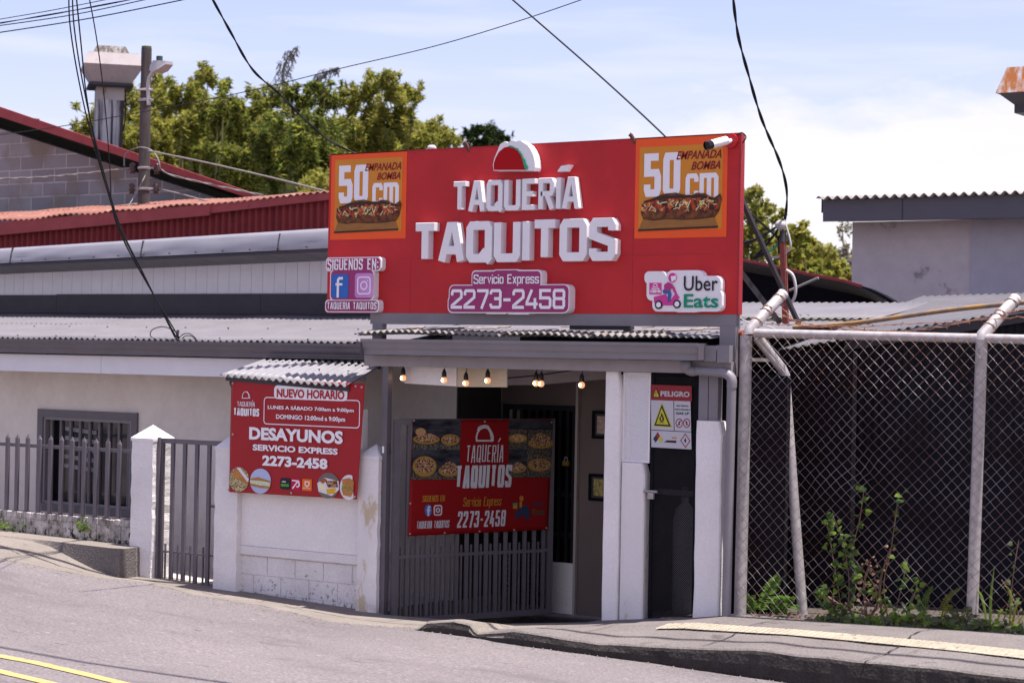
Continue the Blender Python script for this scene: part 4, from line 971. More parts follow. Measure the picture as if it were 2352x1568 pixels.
b5('DOMINGO 12:00md a 9:00pm', 422, 818, 417, 468, M_print, .03, DB, 10)
b5('DESAYUNOS', 268, 804, 489, 589, M_print, .045, DB, 26)
b5('SERVICIO EXPRESS', 288, 775, 588, 650, M_print, .04, DB, 20)
b5('2273-2458', 343, 716, 651, 734, M_print, .045, DB, 20)
(a0, b1), (a1, b0) = z5(198, 344), z5(300, 374); gtext(FB, 'TAQUERÍA', a0, a1, b0, b1, .006, DB, M_print, bh, gap=1)
(a0, b1), (a1, b0) = z5(178, 380), z5(324, 430); gtext(FB, 'TAQUITOS', a0, a1, b0, b1, .018, DB, M_print, bh, gap=.4)
mb = MB(); mb.ribbon(FB, [z5(*p) for p in [(227, 325), (229, 305), (238, 291), (250, 287), (262, 298), (267, 325)]], .007, DB-.002, DB, True); mb.ribbon(FB, [z5(*p) for p in [(240, 289), (255, 287), (268, 305), (272, 324), (267, 326)]], .005, DB-.002, DB-.0008); mb.build('taco_outline', M_print, bh)
m_plw = mat('pale_blue_plate_print', (.45, .50, .72), (.36, .42, .64), 6, .5); m_gp = mat('shredded_food_print', (.55, .48, .28), (.16, .10, .03), 55, .5, contrast=3); m_bread2 = mat('golden_bread_print', (.48, .22, .06), (.34, .13, .03), 8, .5)
m_gn2 = mat('pale_green_filling_print', (.62, .68, .50), (.45, .52, .36), 60, .5, contrast=2); m_wp = mat('white_plate_print', (.68, .64, .68), None, rough=.5)
def circ(cx, cy, rx, ry, d, nm, m, a0=0, a1=360, k=26):
    pts = [(cx+rx*math.cos(rad(a0+(a1-a0)*i/k)), cy+ry*math.sin(rad(a0+(a1-a0)*i/k))) for i in range(k+(0 if a1-a0 == 360 else 1))]
    return poly5([z5(*p) for p in pts], d, nm, m)
def pz(pts, d, nm, m): return poly5([z5(*p) for p in pts], d, nm, m)
e = DB-.004
circ(207, 790, 57, 70, e, 'food_photo', m_gp); pz([(165, 770), (195, 722), (215, 732), (262, 800), (255, 820), (200, 790)], e+.003, 'bread', m_bread2); pz([(195, 722), (215, 722), (266, 790), (258, 806)], e+.0052, 'napkin', m_wp)
circ(330, 800, 60, 72, e, 'food_photo', m_plw); pz([(272, 785), (320, 778), (388, 800), (388, 812), (330, 800), (272, 798)], e+.003, 'bread_top', m_bread2); pz([(272, 794), (330, 798), (388, 808), (386, 836), (330, 832), (274, 818)], e+.0052, 'filling', m_gn2); pz([(274, 812), (330, 824), (386, 830), (384, 842), (330, 838), (276, 824)], e+.0074, 'bread_bottom', m_bread2)
circ(720, 826, 64, 74, e, 'food_photo', mat('grey_table_print', (.16, .14, .13), None)); pz([(658, 812), (700, 780), (780, 800), (782, 850), (740, 885), (665, 860)], e+.003, 'plate', m_wp); pz([(672, 800), (700, 782), (715, 795), (690, 815)], e+.0052, 'meat', mat('meat_print', (.38, .10, .03), None)); pz([(705, 800), (770, 795), (778, 835), (720, 838)], e+.0052, 'rice', m_food); pz([(668, 820), (695, 822), (705, 850), (670, 850)], e+.0052, 'egg', mat('egg_print', (.80, .72, .42), None)); pz([(710, 845), (765, 840), (760, 870), (715, 875)], e+.0052, 'yellow_food', mat('yellow_food_print', (.75, .45, .04), (.6, .3, .02), 30))
circ(838, 836, 52, 72, e-.0005, 'food_photo', m_wp, 60, 292); pz([(800, 790), (840, 782), (868, 800), (866, 828), (802, 822)], e+.003, 'bread_top', m_bread2); pz([(800, 824), (868, 830), (864, 860), (798, 850)], e+.0052, 'filling', mat('salad_print', (.16, .32, .05), (.5, .08, .03), 50, contrast=4)); pz([(798, 852), (864, 862), (850, 890), (806, 880)], e+.0030, 'bread_bottom', m_bread2)
(a0, b1), (a1, b0) = z5(444, 780), z5(502, 850); poly5(rr(a0, a1, b0, b1, .03), e, 'app_icon', m_ink)
(a0, b1), (a1, b0) = z5(450, 812), z5(494, 832); ftext(FB, 'eats', a0, a1, b0, b1, e+.003, mat('bright_green_print', (.12, .5, .05), None), bh, bold=.02)
(a0, b1), (a1, b0) = z5(455, 798), z5(478, 808); ftext(FB, 'UBER', a0, a1, b0, b1, e+.003, M_print, bh, bold=.02)
(a0, b1), (a1, b0) = z5(507, 785), z5(562, 853); poly5(rr(a0, a1, b0, b1, .03), e, 'app_icon', mat('raspberry_print', (.50, .008, .07), None))
mb = MB(); mb.ribbon(FB, [z5(*p) for p in [(515, 842), (540, 808), (552, 808), (554, 825), (548, 832), (538, 832)]], .014, e, e+.003); mb.ribbon(FB, [z5(*p) for p in [(512, 796), (552, 800)]], .012, e, e+.003); mb.build('icon_mark', M_print, bh)
(a0, b1), (a1, b0) = z5(571, 787), z5(624, 857); poly5([(a0, b0), (a1, b0), (a1, b1), (a0, b1)], e, 'app_icon', mat('bright_orange_print', (.75, .16, .01), None))
mb = MB(); mb.ribbon(FB, [z5(*p) for p in [(588, 803), (611, 805), (609, 824), (598, 832), (588, 824)]], .010, e, e+.003, True); mb.build('icon_mark', M_print, bh)
(a0, b1), (a1, b0) = z5(574, 836), z5(618, 845); ftext(FB, 'DIDI FOOD', a0, a1, b0, b1, e+.003, M_print, bh, bold=.02)
mb = MB()
for p in ((172, 240), (172, 532), (148, 850), (528, 246), (878, 257), (912, 262), (508, 868), (872, 890)):
    a, b = z5(*p); mb.poly(FB, ell(a, b, .014, .013, 8), .034, DB-.001)
mb.build('grommets', M_galv, bh)
# small corrugated awning
aw = thing('tin_awning', 'small corrugated metal awning above the opening hours banner', 'awning', Q(690, 850, .2))
c00 = Q(505, 862, -.27); c10 = Q(800, 887, -.27); c01 = Q(612, 824, .52); c11 = Q(888, 834, .52)
mb = MB(); mb.corr(c00, c10, c01, c11, .10, .018, 4, .004, 10, wob=.01); mb.build('sheet', M_awn, aw)
mb = MB(); mb.bar(c00+Vector((.05, .06, -.035)), c10+Vector((-.02, .06, -.035)), .04, .04); mb.bar(c01+Vector((.1, -.1, -.045)), c11+Vector((-.02, -.1, -.045)), .04, .04); mb.build('bearer', M_greydk, aw)
mb = MB(); mb.box(c01.x-.02, c11.x, .46, .60, c01.z+.015, c01.z+.022); mb.build('wall_flashing', M_grey, aw)
mb = MB(); 
for t in (.12, .38, .62, .85):
    for s in (.5,): p = c00.lerp(c10, t).lerp(c01.lerp(c11, t), s)+Vector((0, 0, .02)); mb.tube([p, p+Vector((0, 0, .012))], .011, 6)
mb.build('screws', M_greydk, aw)
mb = MB()
for x in (c00.x+.1, c10.x-.1): mb.bar((x, -.2, 2.25), (x, .0, 1.9), .03, .03); mb.bar((x, -.02, 1.0), (x, -.02, 2.3), .04, .04)
mb.build('support', M_greydk, aw)
# narrow pedestrian gate
f1_ = YP(-.02)
gp = thing('pedestrian_gate', 'narrow grey barred steel gate between two white stucco pillars', 'gate', ((A1+B0)/2, -.02, -.05))
a0 = A1+.008; a1 = B0-.006; zt3 = f1_.px(420, 1008)[1]
fm = frame_mb(f1_, a0, a1, -.12, zt3, .055, -.02, .02); fm.box(a0-.008, a0+.03, -.075, -.045, -.12, zt3+.01); fm.build('gate_frame', M_grey, gp)
mb = MB(); n_ = 4
for i in range(n_): x = a0+.055+(a1-a0-.11)*(i+.75)/(n_+.5); mb.box(x-.024, x+.024, -.034, -.006, -.0649, zt3-.0551)
mb.build('bars', M_grey, gp)
zs2 = f1_.px(420, 1262)[1]; zm2 = f1_.px(460, 1215)[1]
mb = MB(); mb.box(a0+.0551, a1-.0551, -.014, .004, zs2-.05, zs2-.03)
for i in range(5): x = a0+.085+(a1-a0-.17)*i/4; mb.box(x-.009, x+.009, -.012, .006, -.0649, zs2+.05+.0)
mb.build('short_bars', M_grey, gp)
mb = MB(); mb.box(a1-.055-(a1-a0)*.18, a1-.0551, -.018, .005, f1_.px(480, 1162)[1]-.015, f1_.px(480, 1162)[1]+.015); mb.build('lock_rail', M_grey, gp)
# picket fence on its low wall
fe = thing('picket_fence', 'grey steel fence of pointed square pickets on the low mouldy wall at the far left', 'fence', (-9, 0, .6))
zr1 = F.px(150, 1028)[1]; zr0 = F.px(150, 1183)[1]; zp = F.px(150, 1006)[1]+.07
mb = MB(); mb.box(-16, A0-.0, -.012, .018, zr1-.018, zr1+.022); mb.box(-16, A0-.0, -.012, .018, zr0-.018, zr0+.022); mb.build('rail', M_grey, fe)
pxs = [27, 56, 88, 120, 154, 186, 217, 253, 289-2, 322-2, 355]
pxs = [p*.35/.35 for p in pxs]
xs2 = [F.px(.35*v, 1090)[0] for v in (58, 122, 190, 268, 340, 412, 482, 560, 640, 716, 792)]
xs2 = [xs2[0]-.265*k for k in range(24, 0, -1)]+xs2
r_ = random.Random(3)
for i, x in enumerate(xs2):
    w = .027; mb = MB(); y0, y1 = -.040, -.0125; zt_p = zr1+.085+r_.uniform(-.008, .008); b_ = zr0-.05
    vs = [(x-w, y0, b_), (x+w, y0, b_), (x+w, y1, b_), (x-w, y1, b_), (x-w, y0, zt_p), (x+w, y0, zt_p), (x+w, y1, zt_p), (x-w, y1, zt_p), (x+r_.uniform(-.006, .006), (y0+y1)/2, zt_p+.055), (x-w*.9, y0-.004, zt_p+.02)]
    mb.add(vs[:9], [(3, 2, 1, 0), (0, 1, 5, 4), (1, 2, 6, 5), (2, 3, 7, 6), (3, 0, 4, 7), (4, 5, 8), (5, 6, 8), (6, 7, 8), (7, 4, 8)])
    mb.build('picket', M_grey, fe)
lw = thing('low_wall', 'low white block wall black with mould under the picket fence', 'wall', (-9, 0, .3))
m_mould = mat('mouldy_white_paint', (.50, .455, .45), (.13, .115, .10), 7, .95, .014, 30, stain=(.030, .028, .022), ssc=13, sth=.60, contrast=1.6, zb=(.30, .56, .12))
zlt = F.px(150, 1181)[1]; mb = MB(); x = -18.0
while x < A0-.01:
    x1 = min(x+.395, A0); mb.cbox(x, x1-.004, -.075, .10, .15, zlt-.075, .006); x = x+.4
mb.build('block_course', m_mould, lw)
mb = MB(); x = -18.0; r_ = random.Random(8)
while x < A0-.01:
    x1 = min(x+.085, A0); mb.cbox(x+.003, x1-.003, -.08+r_.uniform(-.006, .003), .10, zlt-.074, zlt+r_.uniform(-.006, .004), .008); x += .0875
mb.build('brick_coping', m_mould, lw)
# ------------------------------------------------------------------ right side of the entrance
def uneven_wall(name, label, a0, a1, z1, y=-.02, dep=.2, seed=0, amp=.012, m=M_plaster, parts=None):
    t = thing(name, label, 'pillar', ((a0+a1)/2, y+dep/2, 0)); mb = MB(); n = 16; vs = []
    for j in range(n+1):
        z = -.3+(z1+.3)*j/n; e = 0
        L_ = a0+nz(z*3, seed, 1.5, amp); R_ = a1+nz(z*3, seed+7, 1.5, amp)-(0.03 if j == n else 0)
        c = .012
        for p in ((L_+c, y), (R_-c, y), (R_, y+c), (R_, y+dep-c), (R_-c, y+dep), (L_+c, y+dep), (L_, y+dep-c), (L_, y+c)): vs.append((p[0], p[1], z))
    fs = [(j*8+k, j*8+(k+1) % 8, (j+1)*8+(k+1) % 8, (j+1)*8+k) for j in range(n) for k in range(8)]+[tuple(range(n*8, n*8+8))]
    mb.add(vs, fs); mb.build('shaft', m, t); return t
xP0 = F.px(1389, 1130)[0]; xP1 = F.px(1424, 1130)[0]
uneven_wall('white_pillar', 'tall plain white pillar right of the entrance reaching up to the beam', xP0, xP1, bz0-.003, -.03, .2, 1, .008)
xW1 = F.px(1480, 1250)[0]; zW = F.px(1450, 1062)[1]
w2 = uneven_wall('half_height_wall', 'white half height wall with yellowish stain under the mesh panel', xP1+.012, xW1-.01, zW, -.005, .12, 4, .004)
w2['category'] = 'wall'
for ch_ in w2.children: ch_.data.materials[0] = M_stY
mpn = thing('mesh_panel', 'white perforated metal panel above the half height wall beside the gas cage', 'mesh panel', Q(1455, 1055, .03))
def perf(fr, a0, a1, b0, b1, pitch, hole, th, d, skew=True):
    """expanded metal: criss-cross strands"""
    mb = MB(); w = pitch*(1-hole)
    n = int((a1-a0+b1-b0)/pitch)+2
    for s in (1, -1):
        for i in range(-n, n):
            # line: a*1 + s*b = c
            c = i*pitch*1.414+(a0+s*b0)
            pts = []
            for a in (a0, a1):
                b = (c-a)/s
                if b0 <= b <= b1: pts.append((a, b))
            for b in (b0, b1):
                a = c-s*b
                if a0 < a < a1: pts.append((a, b))
            if len(pts) >= 2:
                p, q = Vector(pts[0]), Vector(pts[1])
                if (p-q).length < .01: continue
                nrm = Vector((-(q-p).y, (q-p).x)).normalized()*w/2
                mb.add([fr.pt(*(p+nrm), d), fr.pt(*(p-nrm), d), fr.pt(*(q-nrm), d+.0), fr.pt(*(q+nrm), d)], [(0, 1, 2, 3)])
        d -= th
    return mb
fm1 = YP(.03); a0_ = xP1+.02; a1_ = F.px(1488, 950)[0]
perf(fm1, a0_, a1_, zW+.015, bz0-.01, .0125, .42, .002, 0).build('mesh', M_print, mpn)
frame_mb(fm1, a0_-.018, a1_+.012, zW+.003, bz0-.004, .022, -.012, .006).build('mesh_frame', M_plaster, mpn)
# gas cage door
gd = thing('gas_cage_door', 'tall narrow black expanded mesh door of the gas cage between white pillars', 'door', Q(1545, 1415, .02))
fg = YP(.03); d0, d1 = F.px(1490, 1130)[0], F.px(1598, 1130)[0]; dz1 = bz0-.006
frame_mb(fg, d0, d1, .03, dz1, .035, -.02, .012).build('door_frame', M_black, gd)
m_bm = mat('black_mesh_paint', (.012, .011, .014), (.02, .018, .019), 8, .7, spec=.15)
perf(fg, d0+.035, d1-.035, .065, dz1-.035, .016, .62, .002, 0).build('mesh', m_bm, gd)
mb = MB(); mb.box(d0+.036, d1-.036, .035, .06, F.px(1545, 1130)[1]-.03, F.px(1545, 1130)[1]+.02); mb.build('middle_rail', M_greydk, gd)
lc = Q(1497, 1131, -.01); mb = MB(); mb.tube([lc+Vector((-.09, 0, .012)), lc+Vector((.06, 0, .012))], .013, 8); mb.box(lc.x-.03, lc.x+.03, lc.y-.03, lc.y+.0, lc.z-.06, lc.z+.0); mb.build('latch', M_galv, gd)
# inside of the cage
gi = thing('gas_cylinder', 'pale gas cylinder dimly seen behind the black mesh door', 'gas cylinder', ((d0+d1)/2-.1, .45, .1))
mb = MB(); mb.lathe((d0+.17, .42, .05), [(.0, 0), (.09, .0), (.11, .04), (.115, .95), (.09, 1.06), (.04, 1.12), (.04, 1.18), (0, 1.18)], 20); mb.build('tank', mat('dull_tank_paint', (.20, .19, .22), None, rough=.6), gi)
mb = MB(); mb.tube([(d0+.17, .42, 1.23), (d0+.17, .42, 1.33)], .03, 10); mb.build('valve', M_greydk, gi)
kb_ = thing('cage_back_wall', 'black painted back wall of the gas cage behind the mesh door', 'wall', (d0, .9, 0))
mb = MB(); mb.box(d0-.35, .75, .95, 1.05, -.3, 2.7); mb.build('back', M_black, kb_); mb = MB(); mb.box(d0-.37, d0-.352, .03, 1.05, -.3, 2.6); mb.build('side', M_black, kb_)
# danger sign
ds = thing('danger_sign', 'red and white gas danger sign with yellow flame triangle on the black mesh door', 'sign', Q(1547, 960, -.01))
fs5 = YP(.0)   # crop5: scale 4.48, origin (1850,1000)
def z6(x, y): return fs5.px((1850+x/4.48)*.784, (1000+y/4.48)*.784)
def p6(pts, d, nm, m): mb = MB(); mb.poly(fs5, [z6(*p) for p in pts], d-.002, d); return mb.build(nm, m, ds)
m_sw = mat('sign_white_print', (.50, .48, .54), (.40, .385, .43), 300, .5, contrast=2); m_sr = mat('sign_red_print', (.26, .02, .025), (.20, .015, .02), 300, .5); m_sy = mat('sign_yellow_print', (.55, .50, .03), (.42, .38, .02), 300, .5)
p6([(258, 768), (775, 785), (788, 1415), (262, 1385)], .002, 'plate', m_sw)
p6([(255, 565), (790, 585), (795, 785), (258, 768)], .002, 'header', m_sr)
(a0, b1), (a1, b0) = z6(385, 648), z6(766, 730); ftext(fs5, 'PELIGRO', a0, a1, b0, b1, .0045, m_sw, ds, bold=.035)
p6([(325, 605), (380, 736), (282, 730)], .0042, 'warning_triangle', m_ink); p6([(325, 628), (366, 726), (294, 722)], .0064, 'warning_triangle_fill', m_sy)
p6([(322, 655), (330, 655), (328, 698), (323, 698)], .0082, 'exclamation_bar', m_ink); p6([(321, 704), (330, 704), (330, 714), (321, 714)], .0082, 'exclamation_dot', m_ink)
p6([(402, 800), (538, 1128), (288, 1112)], .0042, 'flame_triangle_border', m_sy); p6([(402, 825), (520, 1116), (303, 1102)], .0062, 'flame_triangle', m_ink); p6([(402, 872), (492, 1092), (330, 1082)], .0084, 'flame_triangle_fill', m_sy)
p6([(402, 930), (425, 990), (437, 1010), (428, 1040), (403, 1052), (382, 1040), (370, 1008), (388, 985)], .0104, 'flame', m_ink); p6([(403, 980), (415, 1015), (405, 1040), (392, 1015)], .0124, 'flame_core', m_sy); p6([(372, 1055), (435, 1058), (435, 1066), (372, 1063)], .0104, 'flame_base', m_ink)
p6([(553, 780), (560, 780), (566, 1170), (559, 1170)], .0042, 'divider', m_ink); p6([(262, 1155), (785, 1182), (785, 1190), (262, 1163)], .0042, 'divider', m_ink)
for tx, x0, x1, y0, y1, b in (('MATERIAL', 594, 757, 832, 858, .02), ('INFLAMABLE', 576, 770, 880, 906, .02), ('GAS LP', 585, 757, 924, 962, .035)):
    (a0, bb1), (a1, bb0) = z6(x0, y0), z6(x1, y1); ftext(fs5, tx, a0, a1, bb0, bb1, .0045, m_ink, ds, bold=b)
for cx in (628, 726):
    mb = MB(); pts = [z6(cx+42*math.cos(i*.42), 1070+56*math.sin(i*.42)) for i in range(15)]; mb.ribbon(fs5, pts, .008, .001, .004, True); mb.ribbon(fs5, [z6(cx-28, 1030), z6(cx+28, 1110)] if cx > 700 else [z6(cx+28, 1030), z6(cx-28, 1110)], .007, .001, .0034); mb.build('prohibition_ring', m_sr, ds)
    p6([(cx-8, 1045), (cx+6, 1045), (cx+10, 1095), (cx-10, 1095)], .0028, 'pictogram', m_ink)
p6([(346, 1185), (376, 1235), (350, 1280), (318, 1230)], .0042, 'hazard_red', m_sr); p6([(318, 1232), (349, 1281), (318, 1325), (287, 1275)], .0042, 'hazard_blue', m_nv); p6([(380, 1235), (414, 1285), (384, 1325), (351, 1281)], .0042, 'hazard_yellow', m_sy)
p6([(430, 1320), (470, 1295), (590, 1300), (588, 1330)], .0042, 'truck_mark', m_ink); p6([(535, 1252), (600, 1256), (588, 1275), (530, 1270)], .0042, 'truck_flame', mat('sign_orange_print', (.5, .2, .02), None))
mb = MB(); mb.ribbon(fs5, [z6(*p) for p in ((707, 1212), (770, 1302), (710, 1388), (648, 1298))], .008, .001, .004, True); mb.build('hazard_diamond', m_sr, ds); p6([(708, 1262), (722, 1300), (708, 1330), (694, 1300)], .0042, 'small_flame', m_ink)
# right white pillar and wooden posts above it
xR0 = F.px(1598, 1180)[0]; xR1 = F.px(1658, 1180)[0]; zR = F.px(1625, 966)[1]
uneven_wall('white_pillar', 'short white pillar with chipped top between the gas cage door and the downpipe', xR0, xR1, zR, -.03, .14, 9, .010)
wp = thing('grey_wood_post', 'pair of grey painted timber posts standing on the chipped white pillar', 'post', Q(1628, 966, .03))
for x0, x1 in ((1605, 1627), (1628, 1650)):
    mb = MB(); mb.box(F.px(x0, 900)[0], F.px(x1, 900)[0]-.004, .0, .09, zR-.01 if x0 == 1605 else zR-.03, bz0-.0); mb.build('timber', M_greylt, wp)
# downpipe
dp = thing('downpipe', 'grey plastic downpipe bending from the gutter and running down beside the white pillar', 'downpipe', Q(1680, 1400, -.09))
r0_ = .048; yp_ = -.13
P0 = Q(1573, 832, -.2); P1 = Q(1576, 850, -.16); P2 = Q(1600, 851, yp_); P3 = Q(1668, 856, yp_); P4 = Q(1679, 875, yp_); P5 = Q(1668, 1408, yp_)
elb = [P0, P0+Vector((0, .03, -.03)), Q(1577, 846, yp_-.02), Q(1588, 852, yp_), P2]
mb = MB(); mb.tube(smooth_pts(elb, 4), r0_, 14); mb.build('upper_elbow', M_greylt, dp)
mb = MB(); mb.tube([P2, P3-Vector((.06, 0, 0))], r0_-.004, 14); mb.build('cross_pipe', M_greylt, dp)
mb = MB(); mb.tube(smooth_pts([P3-Vector((.08, 0, 0)), P3-Vector((.02, 0, .0)), P3+Vector((.055, 0, -.05)), P3+Vector((.06, 0, -.14))], 4), r0_, 14); mb.build('lower_elbow', M_greylt, dp)
mb = MB(); mb.tube([P3+Vector((.06, 0, -.13)), Vector((P5.x, yp_, .1))], r0_-.004, 14); mb.build('pipe', M_greylt, dp)
# black side wall in the gap
bs = thing('black_side_wall', 'black painted wall filling the gap between downpipe and chain link fence', 'wall', (0, .3, 0))
mb = MB(); mb.box(xR0-.02, .42, .2, .28, -.2, 2.45); mb.build('face', M_black, bs)
yp2 = thing('yellow_conduit', 'yellow painted conduit standing behind the left chain link post', 'conduit', Q(1705, 900, .1))
a = Q(1706, 775, .08); mb = MB(); mb.tube([a+Vector((0, 0, .03)), a-Vector((0, 0, .55))], .02, 8); mb.build('tube', mat('yellow_paint', (.50, .24, .03), (.3, .14, .03), 12, .7), yp2)
mb = MB(); mb.tube([a+Vector((-.04, 0, .035)), a+Vector((.0, 0, .045))], .03, 8); mb.build('elbow', M_rustpaint, yp2)
# ------------------------------------------------------------------ chain link fence
ch = thing('chain_link_fence', 'rusty chain link fence on galvanised pipe posts with barbed wire arms at the right', 'fence', (1.2, -.05, .2))
ppx = [((1714, 770), (1700, 1408)), ((2255, 780), (2232, 1440))]
posts = []
for (tx, ty), (bx, by) in ppx:
    a = Q(tx, ty, 0); b = Q(bx, by, 0); d = (b-a); mb = MB(); mb.tube([a, b+d*.03], .058 if tx < 2000 else .052, 14); mb.build('post', M_galv, ch); posts.append((a, b))
p3a = posts[1][0]+(posts[1][0]-posts[0][0]); p3b = posts[1][1]+(posts[1][1]-posts[0][1])
mb = MB(); mb.tube([p3a, p3b], .05, 12); mb.build('post', M_galv, ch)
for i, ((sx, sy), (ex, ey)) in enumerate((((1722, 757), (1800, 674)), ((2256, 770), (2334, 685)))):
    a = Q(sx, sy, 0); b = Q(ex, ey, .42); d = (b-a).normalized(); mb = MB(); mb.tube([a-Vector((.0, 0, .04)), a, b-d*.01, b], [.058, .054, .054, .048], 14); mb.build('arm', M_galv, ch)
    mb = MB(); mb.tube([b-d*.03, b-d*.004, b+d*.004], [.056, .057, .050], 14); mb.build('arm_cap', M_lamp, ch)
z_ = Q(1735, 765, 0), Q(2248, 777, 0)
mb = MB(); mb.tube([z_[0], z_[1]], .042, 12); mb.tube([z_[1]+Vector((.06, 0, 0)), p3a], .042, 12); mb.build('top_rail', M_galv, ch)
xm0, xm1 = posts[0][0].x, p3a.x; ztop = lambda x: lerp([(posts[0][0].x, z_[0].z-.02), (posts[1][0].x, z_[1].z-.02)], x)
s_ = .0525; mb = MB(); r_ = random.Random(6)
zb0 = .18; nc = int((xm1-xm0+.1)/s_)+1; nr = int((z_[0].z-zb0)/s_)
nodes = {}
def nd(i, j):
    if (i, j) not in nodes:
        x = xm0-.02+i*s_; z = z_[0].z-.02-j*s_
        sag = .02*noise.noise(Vector((x*1.2, z*1.2, 5)))
        hx = x-.5*0; dd = 0
        for cx, cz, rr_, am in ((1.28, 1.62, .22, .035), (.75, 1.38, .15, .03), (1.35, 1.5, .1, -.03)):
            q = math.hypot(x-cx, z-cz)
            if q < rr_: dd += am*(1-q/rr_)
        nodes[(i, j)] = Vector((x+sag+dd+r_.uniform(-.003, .003), -.062+.012*noise.noise(Vector((x, z, 1)))+.0035*(1 if (i+j) % 4 else -1), z+sag*.5-dd*.6+r_.uniform(-.003, .003)+(ztop(x)-z_[0].z+.02)*(1-j/nr)))
    return nodes[(i, j)]
wr_ = .0016
for i in range(nc):
    for j in range(nr):
        if (i+j) % 2 == 0: a, b, o_ = nd(i, j), nd(i+1, j+1), .0
        else: a, b, o_ = nd(i+1, j), nd(i, j+1), .003
        if a.x < posts[0][0].x-.05: continue
        t = (b-a).normalized(); n_ = Vector((-t.z, 0, t.x))*wr_; m2 = Vector((0, -wr_, 0))
        vs = [a+n_+Vector((0, o_, 0)), a+m2+Vector((0, o_, 0)), a-n_+Vector((0, o_, 0)), b+n_+Vector((0, o_, 0)), b+m2+Vector((0, o_, 0)), b-n_+Vector((0, o_, 0))]
        mb.add(vs, [(0, 3, 4, 1), (1, 4, 5, 2), (0, 2, 5, 3)])
mb.build('mesh', M_chain, ch)
mb = MB(); pts = []
i = 0; x = xm0
while x < xm1: pts += [Vector((x, -.05, ztop(x)+.0)), Vector((x+.02, -.045, ztop(x)+.025)), Vector((x+.04, .02, ztop(x)+.0))]; x += .0525*2
for k in range(0, len(pts)-2, 3): mb.tube(pts[k:k+3], .003, 4)
mb.build('tie_wires', M_rustwire, ch)
def barbed(pts, seed, tgt):
    r_ = random.Random(seed); P = smooth_pts(pts, 10); P = [p+Vector((r_.uniform(-.01, .01), 0, r_.uniform(-.008, .008))) for p in P]
    mb = MB(); mb.tube(P, .0035, 5); mb.tube([p+Vector((0, .004, .006*math.sin(i*2.1))) for i, p in enumerate(P)], .0025, 4)
    for i in range(1, len(P), 2):
        for k in range(2): d = Vector((r_.uniform(-1, 1), r_.uniform(-1, 1), r_.uniform(-1, 1))).normalized()*.022; mb.tube([P[i]-d, P[i]+d], .0022, 4)
    mb.build('barbed_wire', M_rustwire, tgt)
barbed([Q(1786, 690, .36), Q(1830, 740, .3), Q(1900, 752, .2), Q(2040, 762, .2), Q(2160, 752, .2), Q(2290, 722, .2), Q(2420, 700, .3)], 1, ch)
barbed([Q(1735, 745, .1), Q(1800, 745, .2), Q(1950, 750, .1), Q(2130, 742, .1), Q(2352, 728, .1)], 2, ch)
barbed([Q(1765, 710, .25), Q(1850, 742, .2), Q(2000, 757, .2), Q(2100, 766, .15), Q(2240, 768, .1)], 3, ch)
barbed([Q(2270, 745, .1), Q(2310, 720, .2), Q(2352, 712, .3), Q(2450, 700, .3)], 4, ch)
for k in range(2):   # wire wound round the arms
    (sx, sy), (ex, ey) = (((1722, 757), (1800, 674)), ((2256, 770), (2334, 685)))[k]
    a = Q(sx, sy, 0); b = Q(ex, ey, .42); t = (b-a).normalized(); u_ = t.cross(Vector((0, 0, 1))).normalized(); v_ = t.cross(u_)
    for s0 in (.15, .45, .8):
        pts = [a.lerp(b, s0+.10*i/10)+(u_*math.cos(i*.75+s0*9)+v_*math.sin(i*.75+s0*9))*.061 for i in range(12)]
        mb = MB(); mb.tube(pts, .0045, 5); mb.build('wound_wire', M_rustwire, ch)
lp_ = thing('leaning_pipe', 'bent grey steel pipe leaning behind the left bay of the chain link fence', 'pipe', Q(1842, 1410, .3))
mb = MB(); mb.tube([Q(1740, 775, .05), Q(1795, 845, .3), Q(1803, 860, .32), Q(1822, 1130, .32), Q(1844, 1415, .32)], .048, 12); mb.build('shaft', M_galv, lp_)
rp = thing('rusty_pipe', 'long rusty pipe lying across the shed roof edge behind the barbed wire', 'pipe', Q(2000, 730, .6))
mb = MB(); mb.tube(smooth_pts([Q(1822, 752, .6), Q(1960, 742, .6), Q(2180, 712, .6), Q(2360, 694, .6), Q(2500, 684, .6)]), .022, 8); mb.build('tube', mat('rust_yellow_pipe', (.30, .17, .06), (.16, .12, .11), 10, .8, contrast=2), rp)
# ------------------------------------------------------------------ dark shed behind the chain link fence
sh_ = thing('dark_shed', 'black walled shed with low grey corrugated roof behind the chain link fence', 'shed', (2, 1.7, 0))
yS = 1.5; fS = YP(yS); aL = .43; aR = fS.px(2600, 900)[0]
zt_L = fS.px(1830, 800)[1]; zt_R = fS.px(2251, 733)[1]; zz = lambda x: lerp([(fS.px(1830, 800)[0], zt_L), (fS.px(2251, 733)[0], zt_R)], x)
zmid_ = fS.px(2000, 1020)[1]
m_net = mat('black_netting', (.010, .010, .015), (.015, .015, .021), 25, .95, spec=.05)
mb = MB(); mb.box(aL, aR, yS, yS+.05, -.2, zmid_); mb.build('lower_wall', m_net, sh_)
mb = MB(); n = int((aR-aL)/.076*6); vs = []
for i in range(n+1):
    x = aL+(aR-aL)*i/n; y = yS-.012+.009*math.sin(x*2*math.pi/.076); vs += [(x, y, zmid_-.02), (x, y, zz(x)-.005)]
mb.add(vs, [(2*i, 2*i+2, 2*i+3, 2*i+1) for i in range(n)], True); mb.build('corrugated_wall', mat('black_corrugated', (.012, .012, .018), (.007, .007, .011), 5, .75, spec=.12), sh_)
